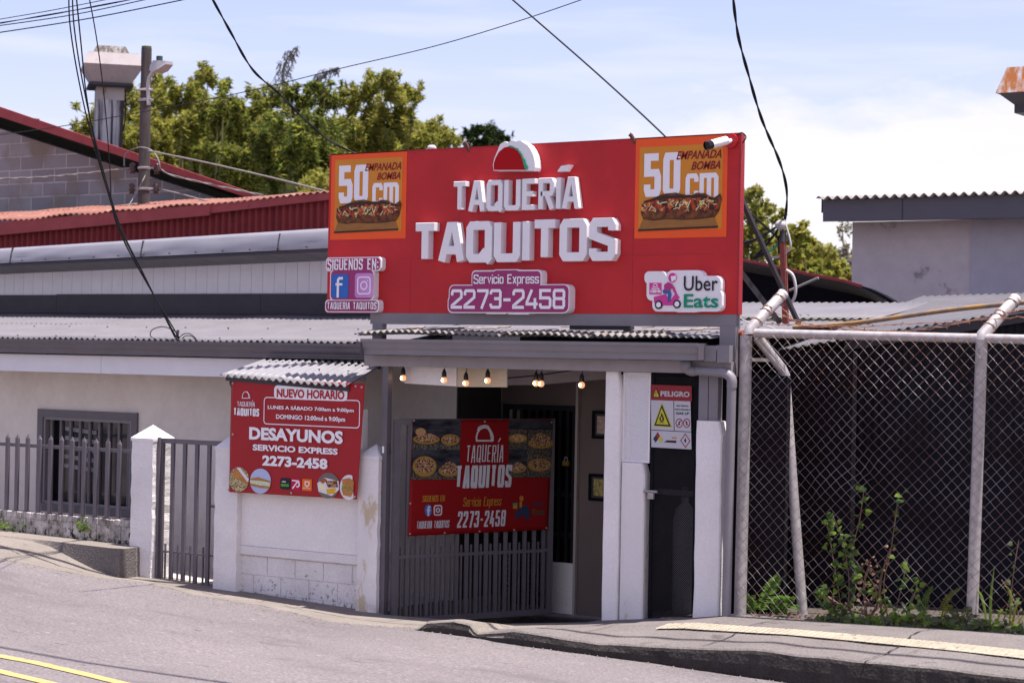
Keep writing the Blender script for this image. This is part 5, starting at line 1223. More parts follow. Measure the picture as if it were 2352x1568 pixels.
mb = MB(); mb.hexa([(aL, yS-.06, zz(aL)-.10), (aR, yS-.06, zz(aR)-.10), (aR, yS-.03, zz(aR)-.10), (aL, yS-.03, zz(aL)-.10), (aL, yS-.06, zz(aL)-.01), (aR, yS-.06, zz(aR)-.01), (aR, yS-.03, zz(aR)-.01), (aL, yS-.03, zz(aL)-.01)]); mb.build('fascia', M_greydk, sh_)
yb2 = 5.2; fS2 = YP(yb2); xl2 = -.6; zl2 = fS2.px(1720, 693)[1]; xr2 = fS2.px(2352, 674)[0]; zr2 = fS2.px(2352, 674)[1]
zz2 = lambda x: lerp([(fS2.px(1720, 693)[0], zl2), (xr2, zr2)], x)
mb = MB(); mb.corr((-.3, yS-.12, zz(-.3)+.01), (aR, yS-.12, zz(aR)+.01), (-.3, yb2, zz2(-.3)), (aR, yb2, zz2(aR)), .095, .012, 10, .004, 6, wob=.02); mb.build('roof', mat('dull_shed_roof', (.105, .10, .115), (.075, .07, .082), 1.5, .7, stain=(.13, .08, .055), ssc=5, sth=.64), sh_)
mb = MB(); mb.box(1.0, aR, yb2+.02, yb2+.1, 1.5, zz2(1.0)-.02); mb.build('rear_wall', M_greydk, sh_)
# leaning black roof behind
lr = thing('black_lean_to', 'black lean-to roof with red edge sloping down behind the rusty mast', 'roof', Q(1850, 660, 5.3))
fL = YP(5.35); top_l = [(1640, 582), (1700, 599), (1780, 614), (1880, 637), (1960, 652), (2000, 664), (2030, 678), (2052, 691)]
mb = MB(); mb.poly(fL, [fL.px(*p) for p in top_l]+[fL.px(2052, 700), fL.px(1640, 700)], -.12, 0); mb.build('gable_wall', M_black, lr)
mb = MB(); pp = [Vector(fL.pt(*fL.px(*p), .0)) for p in top_l]
for a, b in zip(pp[:-1], pp[1:]):
    mb.hexa([a+Vector((0, -.25, -.015)), b+Vector((0, -.25, -.015)), b+Vector((0, .6, -.38)), a+Vector((0, .6, -.38)), a+Vector((0, -.25, .012)), b+Vector((0, -.25, .012)), b+Vector((0, .6, -.35)), a+Vector((0, .6, -.35))])
mb.build('roof_sheet', M_greydk, lr)
mb = MB()
for a, b in zip(pp[:-3], pp[1:-2]): mb.bar(a+Vector((0, -.26, .025)), b+Vector((0, -.26, .025)), .02, .035)
mb.build('red_edge', M_redfas, lr)
# ------------------------------------------------------------------ rusty mast with cable connections
ms = thing('rusty_mast', 'slim rusty steel service mast with tangled cable connectors behind the sign', 'mast', Q(1806, 742, 2.2))
yM = 2.2; a = Q(1798, 552, yM); b = Q(1806, 742, yM); fM = YP(yM)
mb = MB(); mb.bar(b-Vector((0, 0, .1)), a, .055, .055, (0, 1, 0)); mb.build('pole', M_rustpaint, ms)
mb = MB(); mb.tube([a+Vector((0, 0, -.02)), a+Vector((0, 0, .03)), a+Vector((0, 0, .10))], [.045, .04, .03], 10); mb.build('insulator', M_greydk, ms)
mb = MB(); mb.sphere(a+Vector((-.02, -.02, .16)), .06, 10, 8, .9); mb.build('service_cap', M_lamp, ms)
mb = MB(); mb.bar(Q(1692, 612, 1.9), Q(1792, 742, yM), .05, .05); mb.build('brace', M_greydk, ms)
def crop3(x, y, yy=yM): return Q((2150+x/4.48)*.784, (600+y/4.48)*.784, yy)
mb = MB(); mb.tube(smooth_pts([crop3(650, 190), crop3(600, 260), crop3(480, 340), crop3(330, 430), crop3(215, 485), crop3(150, 500)]), .013, 6); mb.tube([crop3(250, 470), crop3(140, 502)], .02, 8); mb.build('connector_lead', M_wire, ms)
mb = MB(); mb.tube(smooth_pts([crop3(645, 200), crop3(560, 350), crop3(440, 510), crop3(340, 620), crop3(268, 690)]), .013, 6); mb.tube([crop3(268, 700), crop3(410, 630)], .02, 8); mb.tube(smooth_pts([crop3(550, 390), crop3(440, 460), crop3(395, 500), crop3(400, 560)]), .008, 6); mb.build('connector_lead', M_wire, ms)
m_gw = mat('green_cable', (.0, .28, .18), None, rough=.5)
mb = MB(); mb.tube(smooth_pts([crop3(330, 440), crop3(440, 370), crop3(530, 345)]), .010, 6); mb.tube(smooth_pts([crop3(440, 625), crop3(530, 570), crop3(600, 460), crop3(610, 350)]), .010, 6); mb.build('green_lead', m_gw, ms)
mb = MB(); mb.tube(smooth_pts([crop3(375, 470), crop3(400, 590), crop3(450, 660), crop3(520, 690), crop3(620, 670), crop3(720, 590), crop3(745, 520), crop3(715, 380), crop3(660, 200)]), .013, 6); mb.build('white_lead', M_lamp, ms)
mb = MB(); mb.tube(smooth_pts([crop3(690, 860), crop3(770, 920), crop3(808, 1060), crop3(800, 1200), crop3(740, 1310), crop3(722, 1370)]), .018, 6); mb.build('white_hose', M_lamp, ms)
mb = MB(); mb.tube([crop3(730, 1125, 3.2), crop3(1110, 958, 3.2)], .014, 6); mb.build('stay_rod', M_wiregrey, ms)
mb = MB(); mb.tube(smooth_pts([crop3(540, 380), crop3(590, 480), crop3(590, 640)]), .012, 6); mb.build('down_lead', M_wire, ms)
# ------------------------------------------------------------------ far buildings on the left
def RD(px, py, D): return CAM + ray(px, py)*D
rb = thing('red_shed', 'red corrugated shed with faded rusty roof rising behind the taqueria roof', 'shed', (-11, 4.5, 0))
fR = YP(4.3); tl, tm, tr = fR.px(0, 511), fR.px(490, 469), fR.px(758, 443); bl, bm, br = fR.px(0, 541), fR.px(487, 495), fR.px(744, 462)
def ext(p, q, x): t = (x-p[0])/(q[0]-p[0]); return (x, p[1]+(q[1]-p[1])*t)
mb = MB(); L0, L1 = ext(tl, tm, -22), ext(bl, bm, -22)
mb.poly(fR, [L1, bm, tm, L0], .02, .06); mb.build('fascia', M_redfas, rb)
rr_e = ext(tm, tr, -6.4); re_ = ext(bm, br, -6.4)
mb = MB(); mb.poly(fR, [(bm[0]+.002, bm[1]+.03), (re_[0], re_[1]-.02), rr_e, (tm[0]+.002, tm[1])], .0, .04); mb.build('fascia', M_redfas, rb)
mb = MB(); n = 1400; vs = []
for i in range(n+1):
    x = -22+15.6*i/n; zt = (ext(L0, tm, x) if x < tm[0] else ext(tm, tr, x))[1]-.03
    y = 4.38+.034*math.sin(x*2*math.pi/.125); vs += [(x, y, 3.0), (x, y, zt)]
mb.add(vs, [(2*i, 2*i+2, 2*i+3, 2*i+1) for i in range(n)], True); mb.build('corrugated_wall', M_redcor, rb)
f6 = YP(6.3); ql, qr = f6.px(0, 489), f6.px(760, 441)
ql = ext(ql, qr, -24); qr2 = ext(ql, qr, -8.0)
mb = MB(); mb.corr((L0[0], 4.22, L0[1]+.015), (tm[0], 4.22, tm[1]+.015), (L0[0], 6.3, ext(ql, qr, L0[0])[1]), (tm[0], 6.3, ext(ql, qr, tm[0])[1]), .12, .015, 4, .005, 6, wob=.04)
mb.corr((tm[0]+.01, 4.24, tm[1]+.012), (rr_e[0], 4.24, rr_e[1]+.012), (tm[0]+.01, 6.3, ext(ql, qr, tm[0])[1]), (rr_e[0], 6.3, ext(ql, qr, rr_e[0])[1]), .12, .015, 4, .005, 6, wob=.02)
mb.build('roof', M_rustroof, rb)
mb = MB(); mb.box(-22, -6.5, 4.4, 6.2, -.5, 3.9); mb.build('body', M_greydk, rb)
# concrete block gable building
gb = thing('block_gable_building', 'grey concrete block building with dark red sloping roof edge at the far left', 'building', (-16, 7, 0))
fG = YP(7.0)
m_bk = bpy.data.materials.new('concrete_blocks'); m_bk.use_nodes = True; t = m_bk.node_tree; b = t.nodes['Principled BSDF']; b.inputs['Roughness'].default_value = .9
g = N(t, 'ShaderNodeNewGeometry'); s3 = N(t, 'ShaderNodeSeparateXYZ'); t.links.new(g.outputs['Position'], s3.inputs[0]); c3 = N(t, 'ShaderNodeCombineXYZ'); t.links.new(s3.outputs[0], c3.inputs[0]); t.links.new(s3.outputs[2], c3.inputs[1])
br_ = N(t, 'ShaderNodeTexBrick'); t.links.new(c3.outputs[0], br_.inputs['Vector']); br_.inputs['Scale'].default_value = 1
br_.inputs['Brick Width'].default_value = .56; br_.inputs['Row Height'].default_value = .235; br_.inputs['Mortar Size'].default_value = .016; br_.inputs['Mortar Smooth'].default_value = .3
br_.inputs['Color1'].default_value = (.22, .205, .235, 1); br_.inputs['Color2'].default_value = (.29, .27, .30, 1); br_.inputs['Mortar'].default_value = (.46, .42, .44, 1)
nn = N(t, 'ShaderNodeTexNoise'); nn.inputs['Scale'].default_value = 1.1; nn.inputs['Detail'].default_value = 6; t.links.new(g.outputs['Position'], nn.inputs['Vector'])
mr = N(t, 'ShaderNodeMapRange'); mr.inputs[1].default_value = .53; mr.inputs[2].default_value = .66; t.links.new(nn.outputs[0], mr.inputs[0])
xx = N(t, 'ShaderNodeMix', data_type='RGBA'); t.links.new(mr.outputs[0], xx.inputs[0]); t.links.new(br_.outputs[0], xx.inputs[6]); xx.inputs[7].default_value = (.21, .17, .15, 1)
n5 = N(t, 'ShaderNodeTexNoise'); n5.inputs['Scale'].default_value = 14; t.links.new(g.outputs['Position'], n5.inputs['Vector'])
x2 = N(t, 'ShaderNodeMix', data_type='RGBA', blend_type='MULTIPLY'); x2.inputs[0].default_value = .35; t.links.new(xx.outputs[2], x2.inputs[6]); t.links.new(n5.outputs[1], x2.inputs[7]); 
x2.inputs[0].default_value = 0.0
t.links.new(x2.outputs[2], b.inputs['Base Color'])
bp_ = N(t, 'ShaderNodeBump'); bp_.inputs['Distance'].default_value = .01; t.links.new(br_.outputs['Fac'], bp_.inputs['Height']); bp_.invert = True; t.links.new(bp_.outputs[0], b.inputs['Normal'])
wt0, wt1 = fG.px(0, 296), fG.px(570, 478)
w0_ = ext(wt0, wt1, -32); w1_ = wt1
mb = MB(); mb.poly(fG, [(w0_[0], -.5), (w1_[0]+2, -.5), ext(wt0, wt1, w1_[0]+2), w0_], -.2, 0); mb.build('wall', m_bk, gb)
fG2 = YP(6.5); ft0, ft1 = fG2.px(0, 245), fG2.px(606, 452); fb0, fb1 = fG2.px(0, 268), fG2.px(606, 466)
mb = MB(); mb.poly(fG2, [ext(fb0, fb1, -32), ext(fb0, fb1, -10.2), ext(ft0, ft1, -10.2), ext(ft0, ft1, -32)], 0, .03); mb.build('rake_fascia', M_redfas, gb)
mb = MB(); a = ext(ft0, ft1, -32); c = ext(ft0, ft1, -10.2)
mb.hexa([(a[0], 6.505, a[1]-.06), (c[0], 6.505, c[1]-.06), (c[0], 7.25, c[1]-.30), (a[0], 7.25, a[1]-.30), (a[0], 6.505, a[1]-.01), (c[0], 6.505, c[1]-.01), (c[0], 7.25, c[1]-.27), (a[0], 7.25, a[1]-.27)]); mb.hexa([(a[0], 7.251, a[1]-.30), (c[0], 7.251, c[1]-.30), (c[0], 9.8, c[1]-1.6), (a[0], 9.8, a[1]-1.6), (a[0], 7.251, a[1]-.27), (c[0], 7.251, c[1]-.27), (c[0], 9.8, c[1]-1.5), (a[0], 9.8, a[1]-1.5)]); mb.build('roof', M_black, gb)  # slab coloured black so its underside carries the eave shade
mb = MB()
for i in range(7): x = -20+i*1.4; z = ext(ft0, ft1, x)[1]-.10; mb.bar((x, 6.54, z), (x, 6.98, z), .06, .08)
mb.build('rafter_end', M_greydk, gb)
# exhaust vent
D_ = 34.0; vt = thing('exhaust_vent', 'large weathered square exhaust vent with flared hood on the block building roof', 'vent', RD(245, 325, D_))
k15 = rad(15); fwh = Vector((-math.sin(TH), math.cos(TH), 0)); uv = (r0*math.cos(k15)+fwh*math.sin(k15)).normalized(); vv = Vector((-uv.y, uv.x, 0))
def vz(py, px=246): return RD(px, py, D_).z
ctr = RD(243, 300, D_)+fwh*.25
def vfr(rings, name, m):
    mb = MB(); vs = []
    for s, z, ox in rings:
        for i, j in ((-1, -1), (1, -1), (1, 1), (-1, 1)): p = ctr+uv*(i*s/2)+vv*(j*s/2)+r0*ox; vs.append((p.x, p.y, z))
    n = len(rings); fs = [(k*4+i, k*4+(i+1) % 4, (k+1)*4+(i+1) % 4, (k+1)*4+i) for k in range(n-1) for i in range(4)]+[(3, 2, 1, 0), tuple(range(4*n-4, 4*n))]
    mb.add(vs, fs); return mb.build(name, m, vt)
vfr([(.47, vz(345), -.02), (.47, vz(228), .0)], 'duct_lower', M_ventdirty)
vfr([(.475, vz(229), .0), (.47, vz(200), .0)], 'duct_upper', M_vent)
vfr([(.72, vz(200), .0), (.76, vz(197), .0), (.72, vz(191), .0)], 'flange', M_greydk)
vfr([(.64, vz(191), .02), (1.0, vz(152), .03)], 'hood_lower', M_vent)
vfr([(1.002, vz(152), .03), (.84, vz(124), .03)], 'hood_upper', M_vent)
vfr([(.84, vz(124)+.002, .03), (.60, vz(121), .0), (.48, vz(105), .0), (.46, vz(105), 0)], 'cap', mat('weathered_cap', (.30, .275, .275), (.09, .075, .07), 6, .8, stretch=(3, 3, .4), contrast=2))
mb = MB()
for s in (1, -1): mb.bar(ctr+uv*.45*s-vv*.30+Vector((0, 0, 0)), ctr+uv*.42*s-vv*.25, .02, .02)
mb = MB(); p = ctr+uv*.25-vv*.24; mb.tube(smooth_pts([Vector((p.x, p.y, vz(205))), Vector((p.x+.02, p.y, vz(250))), Vector((p.x-.03, p.y, vz(300)))]), .012, 6); mb.build('cable', M_wire, vt)
# utility pole with street lamp
up_ = thing('utility_pole', 'weathered utility pole with grey street lamp in front of the bamboo', 'utility pole', Q(325, 560, 6))
yP = 6.0
def c1(x, y, yy=yP): return Q(x*.35, y*.35, yy)
mb = MB(); mb.tube([c1(962, 318), c1(955, 700), c1(942, 1340), c1(938, 1600)], [.082, .085, .092, .095], 14); mb.build('pole', M_pole, up_)
mb = MB(); mb.tube([c1(962, 318)+Vector((0, 0, .001)), c1(962, 318)+Vector((0, 0, .03))], .078, 14); mb.build('pole_cap', mat('moss_cap', (.10, .11, .04), None), up_)
mb = MB(); mb.tube(smooth_pts([c1(975, 690, 5.9), c1(972, 590, 5.9), c1(975, 530, 5.88), c1(992, 490, 5.85), c1(1015, 460, 5.8)], 5), .03, 10); mb.build('lamp_arm', M_lamp, up_)
la, lb_ = c1(1005, 448, 5.8), c1(1112, 425, 5.7); d = (lb_-la); sd_ = d.cross(Vector((0, 0, 1))).normalized(); u3 = Vector((0, 0, 1))
mb = MB(); vs = []
for t_, w_, h0, h1 in ((-.1, .04, -.03, .04), (.25, .10, -.09, .10), (.55, .11, -.07, .08), (1.0, .07, -.0, .05)):
    p = la+d*t_; vs += [p-sd_*w_+u3*h0, p+sd_*w_+u3*h0, p+sd_*w_*.8+u3*h1, p-sd_*w_*.8+u3*h1]
fs = [(k*4+i, k*4+(i+1) % 4, (k+1)*4+(i+1) % 4, (k+1)*4+i) for k in range(3) for i in range(4)]+[(3, 2, 1, 0), (12, 13, 14, 15)]
mb.add(vs, fs); mb.build('lamp_head', M_lamp, up_)
p = c1(1046, 412, 5.78); mb = MB(); mb.tube([p, p+Vector((0, 0, .10))], .05, 10); mb.build('photocell', mat('dark_green_plastic', (.03, .06, .05), None), up_)
mb = MB()
for yy in (590, 657, 1103, 1240):
    mb.tube([c1(905, yy, 5.9), c1(1005, yy, 5.9)], .014, 6); mb.tube([c1(958 if yy < 800 else 945, yy-8), c1(958 if yy < 800 else 945, yy+10)], .098, 14)
mb.build('clamp', M_galv, up_)
for (x, y) in ((870, 1100), (1030, 1105), (865, 1235), (1022, 1235)):
    p = c1(x, y, 5.86); mb = MB(); mb.lathe(p-Vector((0, 0, .09)), [(0, 0), (.05, 0), (.03, .03), (.06, .06), (.03, .09), (.055, .13), (.02, .17), (0, .17)], 10); mb.build('insulator', mat('brown_porcelain', (.06, .03, .03), None, rough=.3), up_)
mb = MB(); mb.tube(smooth_pts([c1(815, 1090, 5.9), c1(820, 1020, 5.9), c1(860, 985, 5.9), c1(920, 968, 5.9), c1(990, 985, 5.9), c1(1035, 1040, 5.9), c1(1050, 1100, 5.9)]), .012, 6); mb.build('jumper_lead', M_wiregrey, up_)

# ------------------------------------------------------------------ right-hand building and vent
rg = thing('grey_flat_building', 'plain lavender grey building with corrugated roof edge and deep grey fascia at the right', 'building', (-1, 9, 0))
fA = YP(7.5); fB_ = YP(8.0)
e0, e1 = fA.px(1890, 459), fA.px(2352, 446); h0, h1 = fA.px(1890, 509), fA.px(2352, 500)
xe = 4.0
mb = MB(); E1, H1 = ext(e0, e1, xe), ext(h0, h1, xe); mb.poly(fA, [h0, H1, E1, e0], -.03, 0)
mb.build('fascia', mat('slate_fascia_paint', (.125, .115, .14), (.11, .10, .125), 3, .6), rg)
mb = MB(); c = fA.px(2072, 480)[0]; zc = (e0[1]+h0[1])/2; mb.box(c, c+.01, 7.494, 7.499, ext(h0, h1, c)[1], ext(e0, e1, c)[1]); mb.box(e0[0]-.02, e0[0]-.0, 7.5, 8.2, h0[1]+.12, e0[1]+.03); mb.build('fascia_joint', M_greydk, rg)
wx0 = fB_.px(1957, 590)[0]; wj = fB_.px(2231, 590)[0]
m_lav = mat('lavender_grey_wall', (.58, .51, .56), (.50, .44, .48), .8, .8, .003, 6, stain=(.30, .26, .28), ssc=1.5, sth=.6, grain=(5, .06)); m_lav2 = mat('bluish_grey_wall', (.46, .43, .52), (.41, .38, .46), .8, .8, .003, 6, grain=(5, .06))
mb = MB(); mb.box(wx0, wj, 8.0, 14, -.5, H1[1]+.1 if False else h0[1]+.02); mb.build('wall', m_lav, rg)
mb = MB(); mb.box(wj+.001, xe, 7.98, 14, -.5, h0[1]+.02); mb.build('wall_return', m_lav2, rg)
mb = MB(); mb.hexa([(e0[0], 7.53, h0[1]+.03), (xe, 7.53, H1[1]+.03), (xe, 8.3, H1[1]+.05), (e0[0], 8.3, h0[1]+.05), (e0[0], 7.53, h0[1]+.05), (xe, 7.53, H1[1]+.05), (xe, 8.3, H1[1]+.07), (e0[0], 8.3, h0[1]+.07)]); mb.build('soffit', m_lav2, rg)
mb = MB(); mb.corr((e0[0]-.05, 7.40, e0[1]+.02), (xe, 7.40, E1[1]+.02), (e0[0]-.05, 14, e0[1]+.28), (xe, 14, E1[1]+.28), .135, .024, 6, .006, 8); mb.build('roof', mat('fibre_cement_sheet', (.42, .40, .40), (.25, .22, .21), 3, .8, stain=(.33, .12, .05), ssc=1.1, sth=.63), rg)
rv = thing('rusty_exhaust_vent', 'rust streaked exhaust hood entering the picture at the upper right edge', 'vent', Q(2370, 300, 9.5))
D2 = 25.5; c2 = RD(2352, 220, D2)
def bxr(px0, px1, py0, py1, d0, d1, off=0):   # box spanned in the hood's own axes (u along facade X, v = Y)
    return None
X0 = Q(2284, 205, 9).x; cy = 9.0; sx = .0
zr_ = lambda py: Q(2340, py, 9).z
xr_ = lambda px: Q(px, 230, 9).x
m_rh = mat('rust_streaked_metal', (.50, .47, .50), (.36, .12, .03), 2.2, .6, stretch=(3, 3, .6), contrast=3)
mb = MB(); hw_ = 1.15
def frx(mb, r):      # rings: x0,x1,y0,y1,z
    vs = [];
    for x0, x1, y0, y1, z in r: vs += [(x0, y0, z), (x1, y0, z), (x1, y1, z), (x0, y1, z)]
    n = len(r); mb.add(vs, [(k*4+i, k*4+(i+1) % 4, (k+1)*4+(i+1) % 4, (k+1)*4+i) for k in range(n-1) for i in range(4)]+[(3, 2, 1, 0), tuple(range(4*n-4, 4*n))])
xa_, xb_ = xr_(2286), xr_(2286)+1.3; xt = xr_(2304)
frx(mb, [(xa_, xb_, 9, 10.2, zr_(211)), (xt, xb_-.1, 9.12, 10.1, zr_(150)), (xt+.05, xb_-.15, 9.15, 10.05, zr_(150))]); mb.build('hood_top', m_rh, rv)
mb = MB(); frx(mb, [(xr_(2318), xb_-.2, 9.2, 10.0, zr_(255)), (xr_(2318), xb_-.2, 9.2, 10.0, zr_(236)), (xa_+.03, xb_-.03, 9.03, 10.17, zr_(211)-.002)]); mb.build('hood_throat', M_greydk, rv)
mb = MB(); x_ = xr_(2341); mb.box(x_, x_+.45, 9.3, 9.8, zr_(292), zr_(255)-.001); mb.box(x_+.06, x_+.40, 9.32, 9.78, 4.6, zr_(292)-.001); mb.build('duct', M_vent, rv)

# ------------------------------------------------------------------ trees
import numpy as np
def leafmat(name, col, tr):
    m = bpy.data.materials.new(name); m.use_nodes = True; t = m.node_tree; t.nodes.clear()
    d = N(t, 'ShaderNodeBsdfDiffuse'); d.inputs[0].default_value = (*col, 1); q = N(t, 'ShaderNodeBsdfTranslucent'); q.inputs[0].default_value = (*tr, 1)
    x = N(t, 'ShaderNodeMixShader'); x.inputs[0].default_value = .45; o = N(t, 'ShaderNodeOutputMaterial')
    t.links.new(d.outputs[0], x.inputs[1]); t.links.new(q.outputs[0], x.inputs[2]); t.links.new(x.outputs[0], o.inputs[0]); return m
LY = leafmat('yellow_green_leaf', (.33, .30, .07), (.40, .38, .07)); LG = leafmat('mid_green_leaf', (.19, .21, .05), (.25, .29, .05)); LD = leafmat('dark_green_leaf', (.07, .09, .03), (.09, .12, .03))
LO = leafmat('olive_leaf', (.24, .20, .08), (.30, .26, .08)); LK = leafmat('conifer_leaf', (.02, .03, .015), (.02, .03, .01)); LGR = leafmat('dry_grey_twig', (.20, .18, .17), (.15, .14, .12))
def crown(name, parent, blobs, dens, size, mats_, wts, seed, aspect=3.2, droop=.5):
    """leaf-sized faces through every clump (centre, radius, vertical stretch)"""
    rg_ = np.random.default_rng(seed); V = []; M_ = []
    for c, r, sz in blobs:
        n = int(dens*r*r*7); 
        dirs = rg_.normal(size=(n, 3)); dirs /= np.linalg.norm(dirs, axis=1)[:, None]
        rad_ = r*(rg_.random(n)**.45)*(1+.28*np.sin(dirs[:, 0]*5+seed)*np.cos(dirs[:, 2]*4+c[0]))
        P_ = np.array(c)+dirs*rad_[:, None]*np.array([1, 1, sz])
        a = rg_.normal(size=(n, 3))*np.array([1, 1, .5])+dirs*.8; a[:, 2] -= droop*(.5-rg_.random(n)); a /= np.linalg.norm(a, axis=1)[:, None]
        b = np.cross(a, rg_.normal(size=(n, 3))); b /= np.linalg.norm(b, axis=1)[:, None]
        s = 1.05*size*(.6+.8*rg_.random(n))[:, None]; w = s/aspect
        q = np.stack([P_-a*s*.5, P_+b*w*.5, P_+a*s*.5, P_-b*w*.5], 1); V.append(q.reshape(-1, 3))
        pr = np.array(wts, float)*(1+.9*rg_.random(len(wts))); pr /= pr.sum(); M_.append(rg_.choice(len(wts), n, p=pr))
    V = np.concatenate(V); M_ = np.concatenate(M_); n = len(V)//4
    me = bpy.data.meshes.new(name); me.vertices.add(len(V)); me.vertices.foreach_set('co', V.ravel()); me.loops.add(len(V)); me.loops.foreach_set('vertex_index', np.arange(len(V), dtype=np.int32))
    me.polygons.add(n); me.polygons.foreach_set('loop_start', np.arange(0, len(V), 4, dtype=np.int32)); me.polygons.foreach_set('loop_total', np.full(n, 4, dtype=np.int32))
    for m in mats_: me.materials.append(m)
    me.polygons.foreach_set('material_index', M_.astype(np.int32)); me.update(); me.validate()
    o = bpy.data.objects.new(name, me); COL.objects.link(o)
    if parent: par(o, parent)
    return o
M_bark = mat('bamboo_culm', (.16, .15, .07), (.10, .09, .05), 5, .8)
def tree(name, label, cat, blobs_px, D, size, dens, mats_, wts, seed, base_px, group=None, aspect=5.0, sub=15):
    r_ = random.Random(seed); B = []
    for px, py, rp in blobs_px:
        c = RD(px, py, D+r_.uniform(-1.5, 1.5)); R = rp*D/F0
        for _ in range(sub):
            o = Vector((r_.gauss(0, .62), r_.gauss(0, .62), r_.gauss(0, .62)))*R; B.append(((c+o)[:], R*r_.uniform(.2, .46), r_.uniform(1.1, 2.3)))
    bs_ = RD(base_px, 560, D); bs_.z = -.8
    t = thing(name, label, cat, bs_, group)
    crown('crown', t, B, dens, size, mats_, wts, seed, aspect)
    mb = MB(); top_ = [RD(px, py, D) for px, py, rp in blobs_px]
    for q in top_[::2]:
        j = Vector((r_.uniform(-.6, .6), r_.uniform(-.6, .6), 0)); mb.tube(smooth_pts([bs_+j, (bs_+j).lerp(q, .5)+Vector((0, 0, .5)), q], 4), [.09]*5+[.06, .04, .02, .01], 6)
    mb.build('trunk', M_bark, t); return t
GB = 'bamboo clumps on the slope behind the roofs'
wA, wB, wC = (4, 3, 1, 2), (2, 4, 3, 1), (1, 3, 5, .6); Ls = [LY, LG, LD, LO]
tree('bamboo_clump', 'yellow green bamboo clump between the exhaust vent and the street lamp', 'bamboo', [(215, 285, 28), (225, 330, 30), (285, 215, 26), (300, 255, 36), (275, 320, 45), (320, 330, 45), (255, 385, 42), (310, 400, 50)], 56, .22, 700, Ls, wA, 21, 290, GB)
tree('bamboo_clump', 'tall bamboo clump just right of the street lamp with tufted top', 'bamboo', [(362, 190, 16), (366, 215, 22), (345, 240, 30), (385, 245, 30), (420, 230, 26), (460, 172, 20), (478, 178, 18), (452, 205, 20), (462, 235, 24), (370, 300, 45), (420, 300, 45), (360, 370, 50), (420, 380, 50), (460, 300, 42)], 58, .22, 700, Ls, wA, 22, 410, GB)
tree('bamboo_clump', 'dense green bamboo clump left of the twisted black cable', 'bamboo', [(515, 200, 15), (520, 235, 22), (500, 260, 34), (545, 260, 34), (590, 215, 16), (592, 250, 26), (520, 320, 48), (575, 320, 45), (500, 385, 50), (560, 400, 50), (620, 240, 26), (625, 300, 40)], 54, .22, 700, Ls, wB, 23, 545, GB)
tree('bamboo_clump', 'dark rounded bamboo clump crossed by the twisted black cable', 'bamboo', [(665, 225, 24), (700, 235, 30), (640, 310, 40), (690, 300, 46), (640, 370, 50), (700, 375, 55), (745, 225, 28), (750, 290, 42), (740, 370, 50)], 50, .20, 800, Ls, wC, 24, 690, GB)
tree('bamboo_clump', 'bright bamboo clump whose plumes lean right above the left poster', 'bamboo', [(800, 220, 26), (850, 215, 28), (880, 190, 16), (895, 175, 12), (910, 215, 24), (940, 215, 18), (955, 222, 14), (830, 280, 44), (890, 270, 40), (800, 350, 50), (870, 340, 46), (930, 270, 28)], 55, .22, 700, Ls, wA, 25, 850, GB)
tree('bamboo_clump', 'low olive bamboo clump behind the sign left of the dark conifer', 'bamboo', [(940, 300, 34), (985, 300, 28), (1010, 305, 20), (1028, 315, 14), (960, 350, 40), (1010, 350, 34)], 57, .22, 700, [LY, LG, LO], (3, 3, 2), 26, 975, GB)
tree('shrub', 'small light yellow shrub below the bamboo at the left edge of the sign', 'shrub', [(735, 425, 26), (760, 410, 24), (715, 440, 20), (770, 440, 26), (745, 450, 30)], 44, .16, 900, [LY, LG, LO], (4, 2, 2), 27, 745, None)
tree('conifer_tree', 'dark flat topped conifer behind the sign left of the taco logo', 'tree', [(1095, 300, 12), (1120, 302, 14), (1075, 318, 15), (1110, 322, 20), (1140, 320, 18), (1160, 325, 12), (1110, 345, 24), (1150, 345, 20)], 75, .26, 500, [LK, LD], (4, 1), 28, 1115, None)
tree('leafy_tree', 'airy green tree beside the right edge of the sign behind the mast', 'tree', [(1715, 450, 14), (1735, 445, 14), (1745, 470, 18), (1715, 490, 24), (1740, 510, 24), (1720, 545, 30), (1765, 545, 24), (1790, 500, 16), (1775, 480, 12), (1735, 590, 30), (1790, 590, 28)], 52, .19, 420, [LG, LO, LY], (3, 3, 1), 29, 1745, None, 2.4)
tree('leafy_tree', 'yellow green bushy tree between the mast and the grey building', 'tree', [(1815, 540, 18), (1840, 532, 16), (1845, 570, 26), (1880, 590, 26), (1815, 590, 30), (1900, 610, 24), (1860, 630, 36), (1920, 645, 30), (1890, 660, 30)], 50, .19, 520, [LY, LG, LO], (4, 3, 2), 30, 1860, None, 2.4)
tree('bare_tree', 'hazy grey half bare tree against the left edge of the grey building', 'tree', [(1935, 520, 12), (1950, 528, 10), (1940, 575, 18), (1930, 600, 24), (1955, 615, 22), (1935, 640, 22)], 60, .17, 230, [LGR, LO], (3, 1), 31, 1940, None, 3)
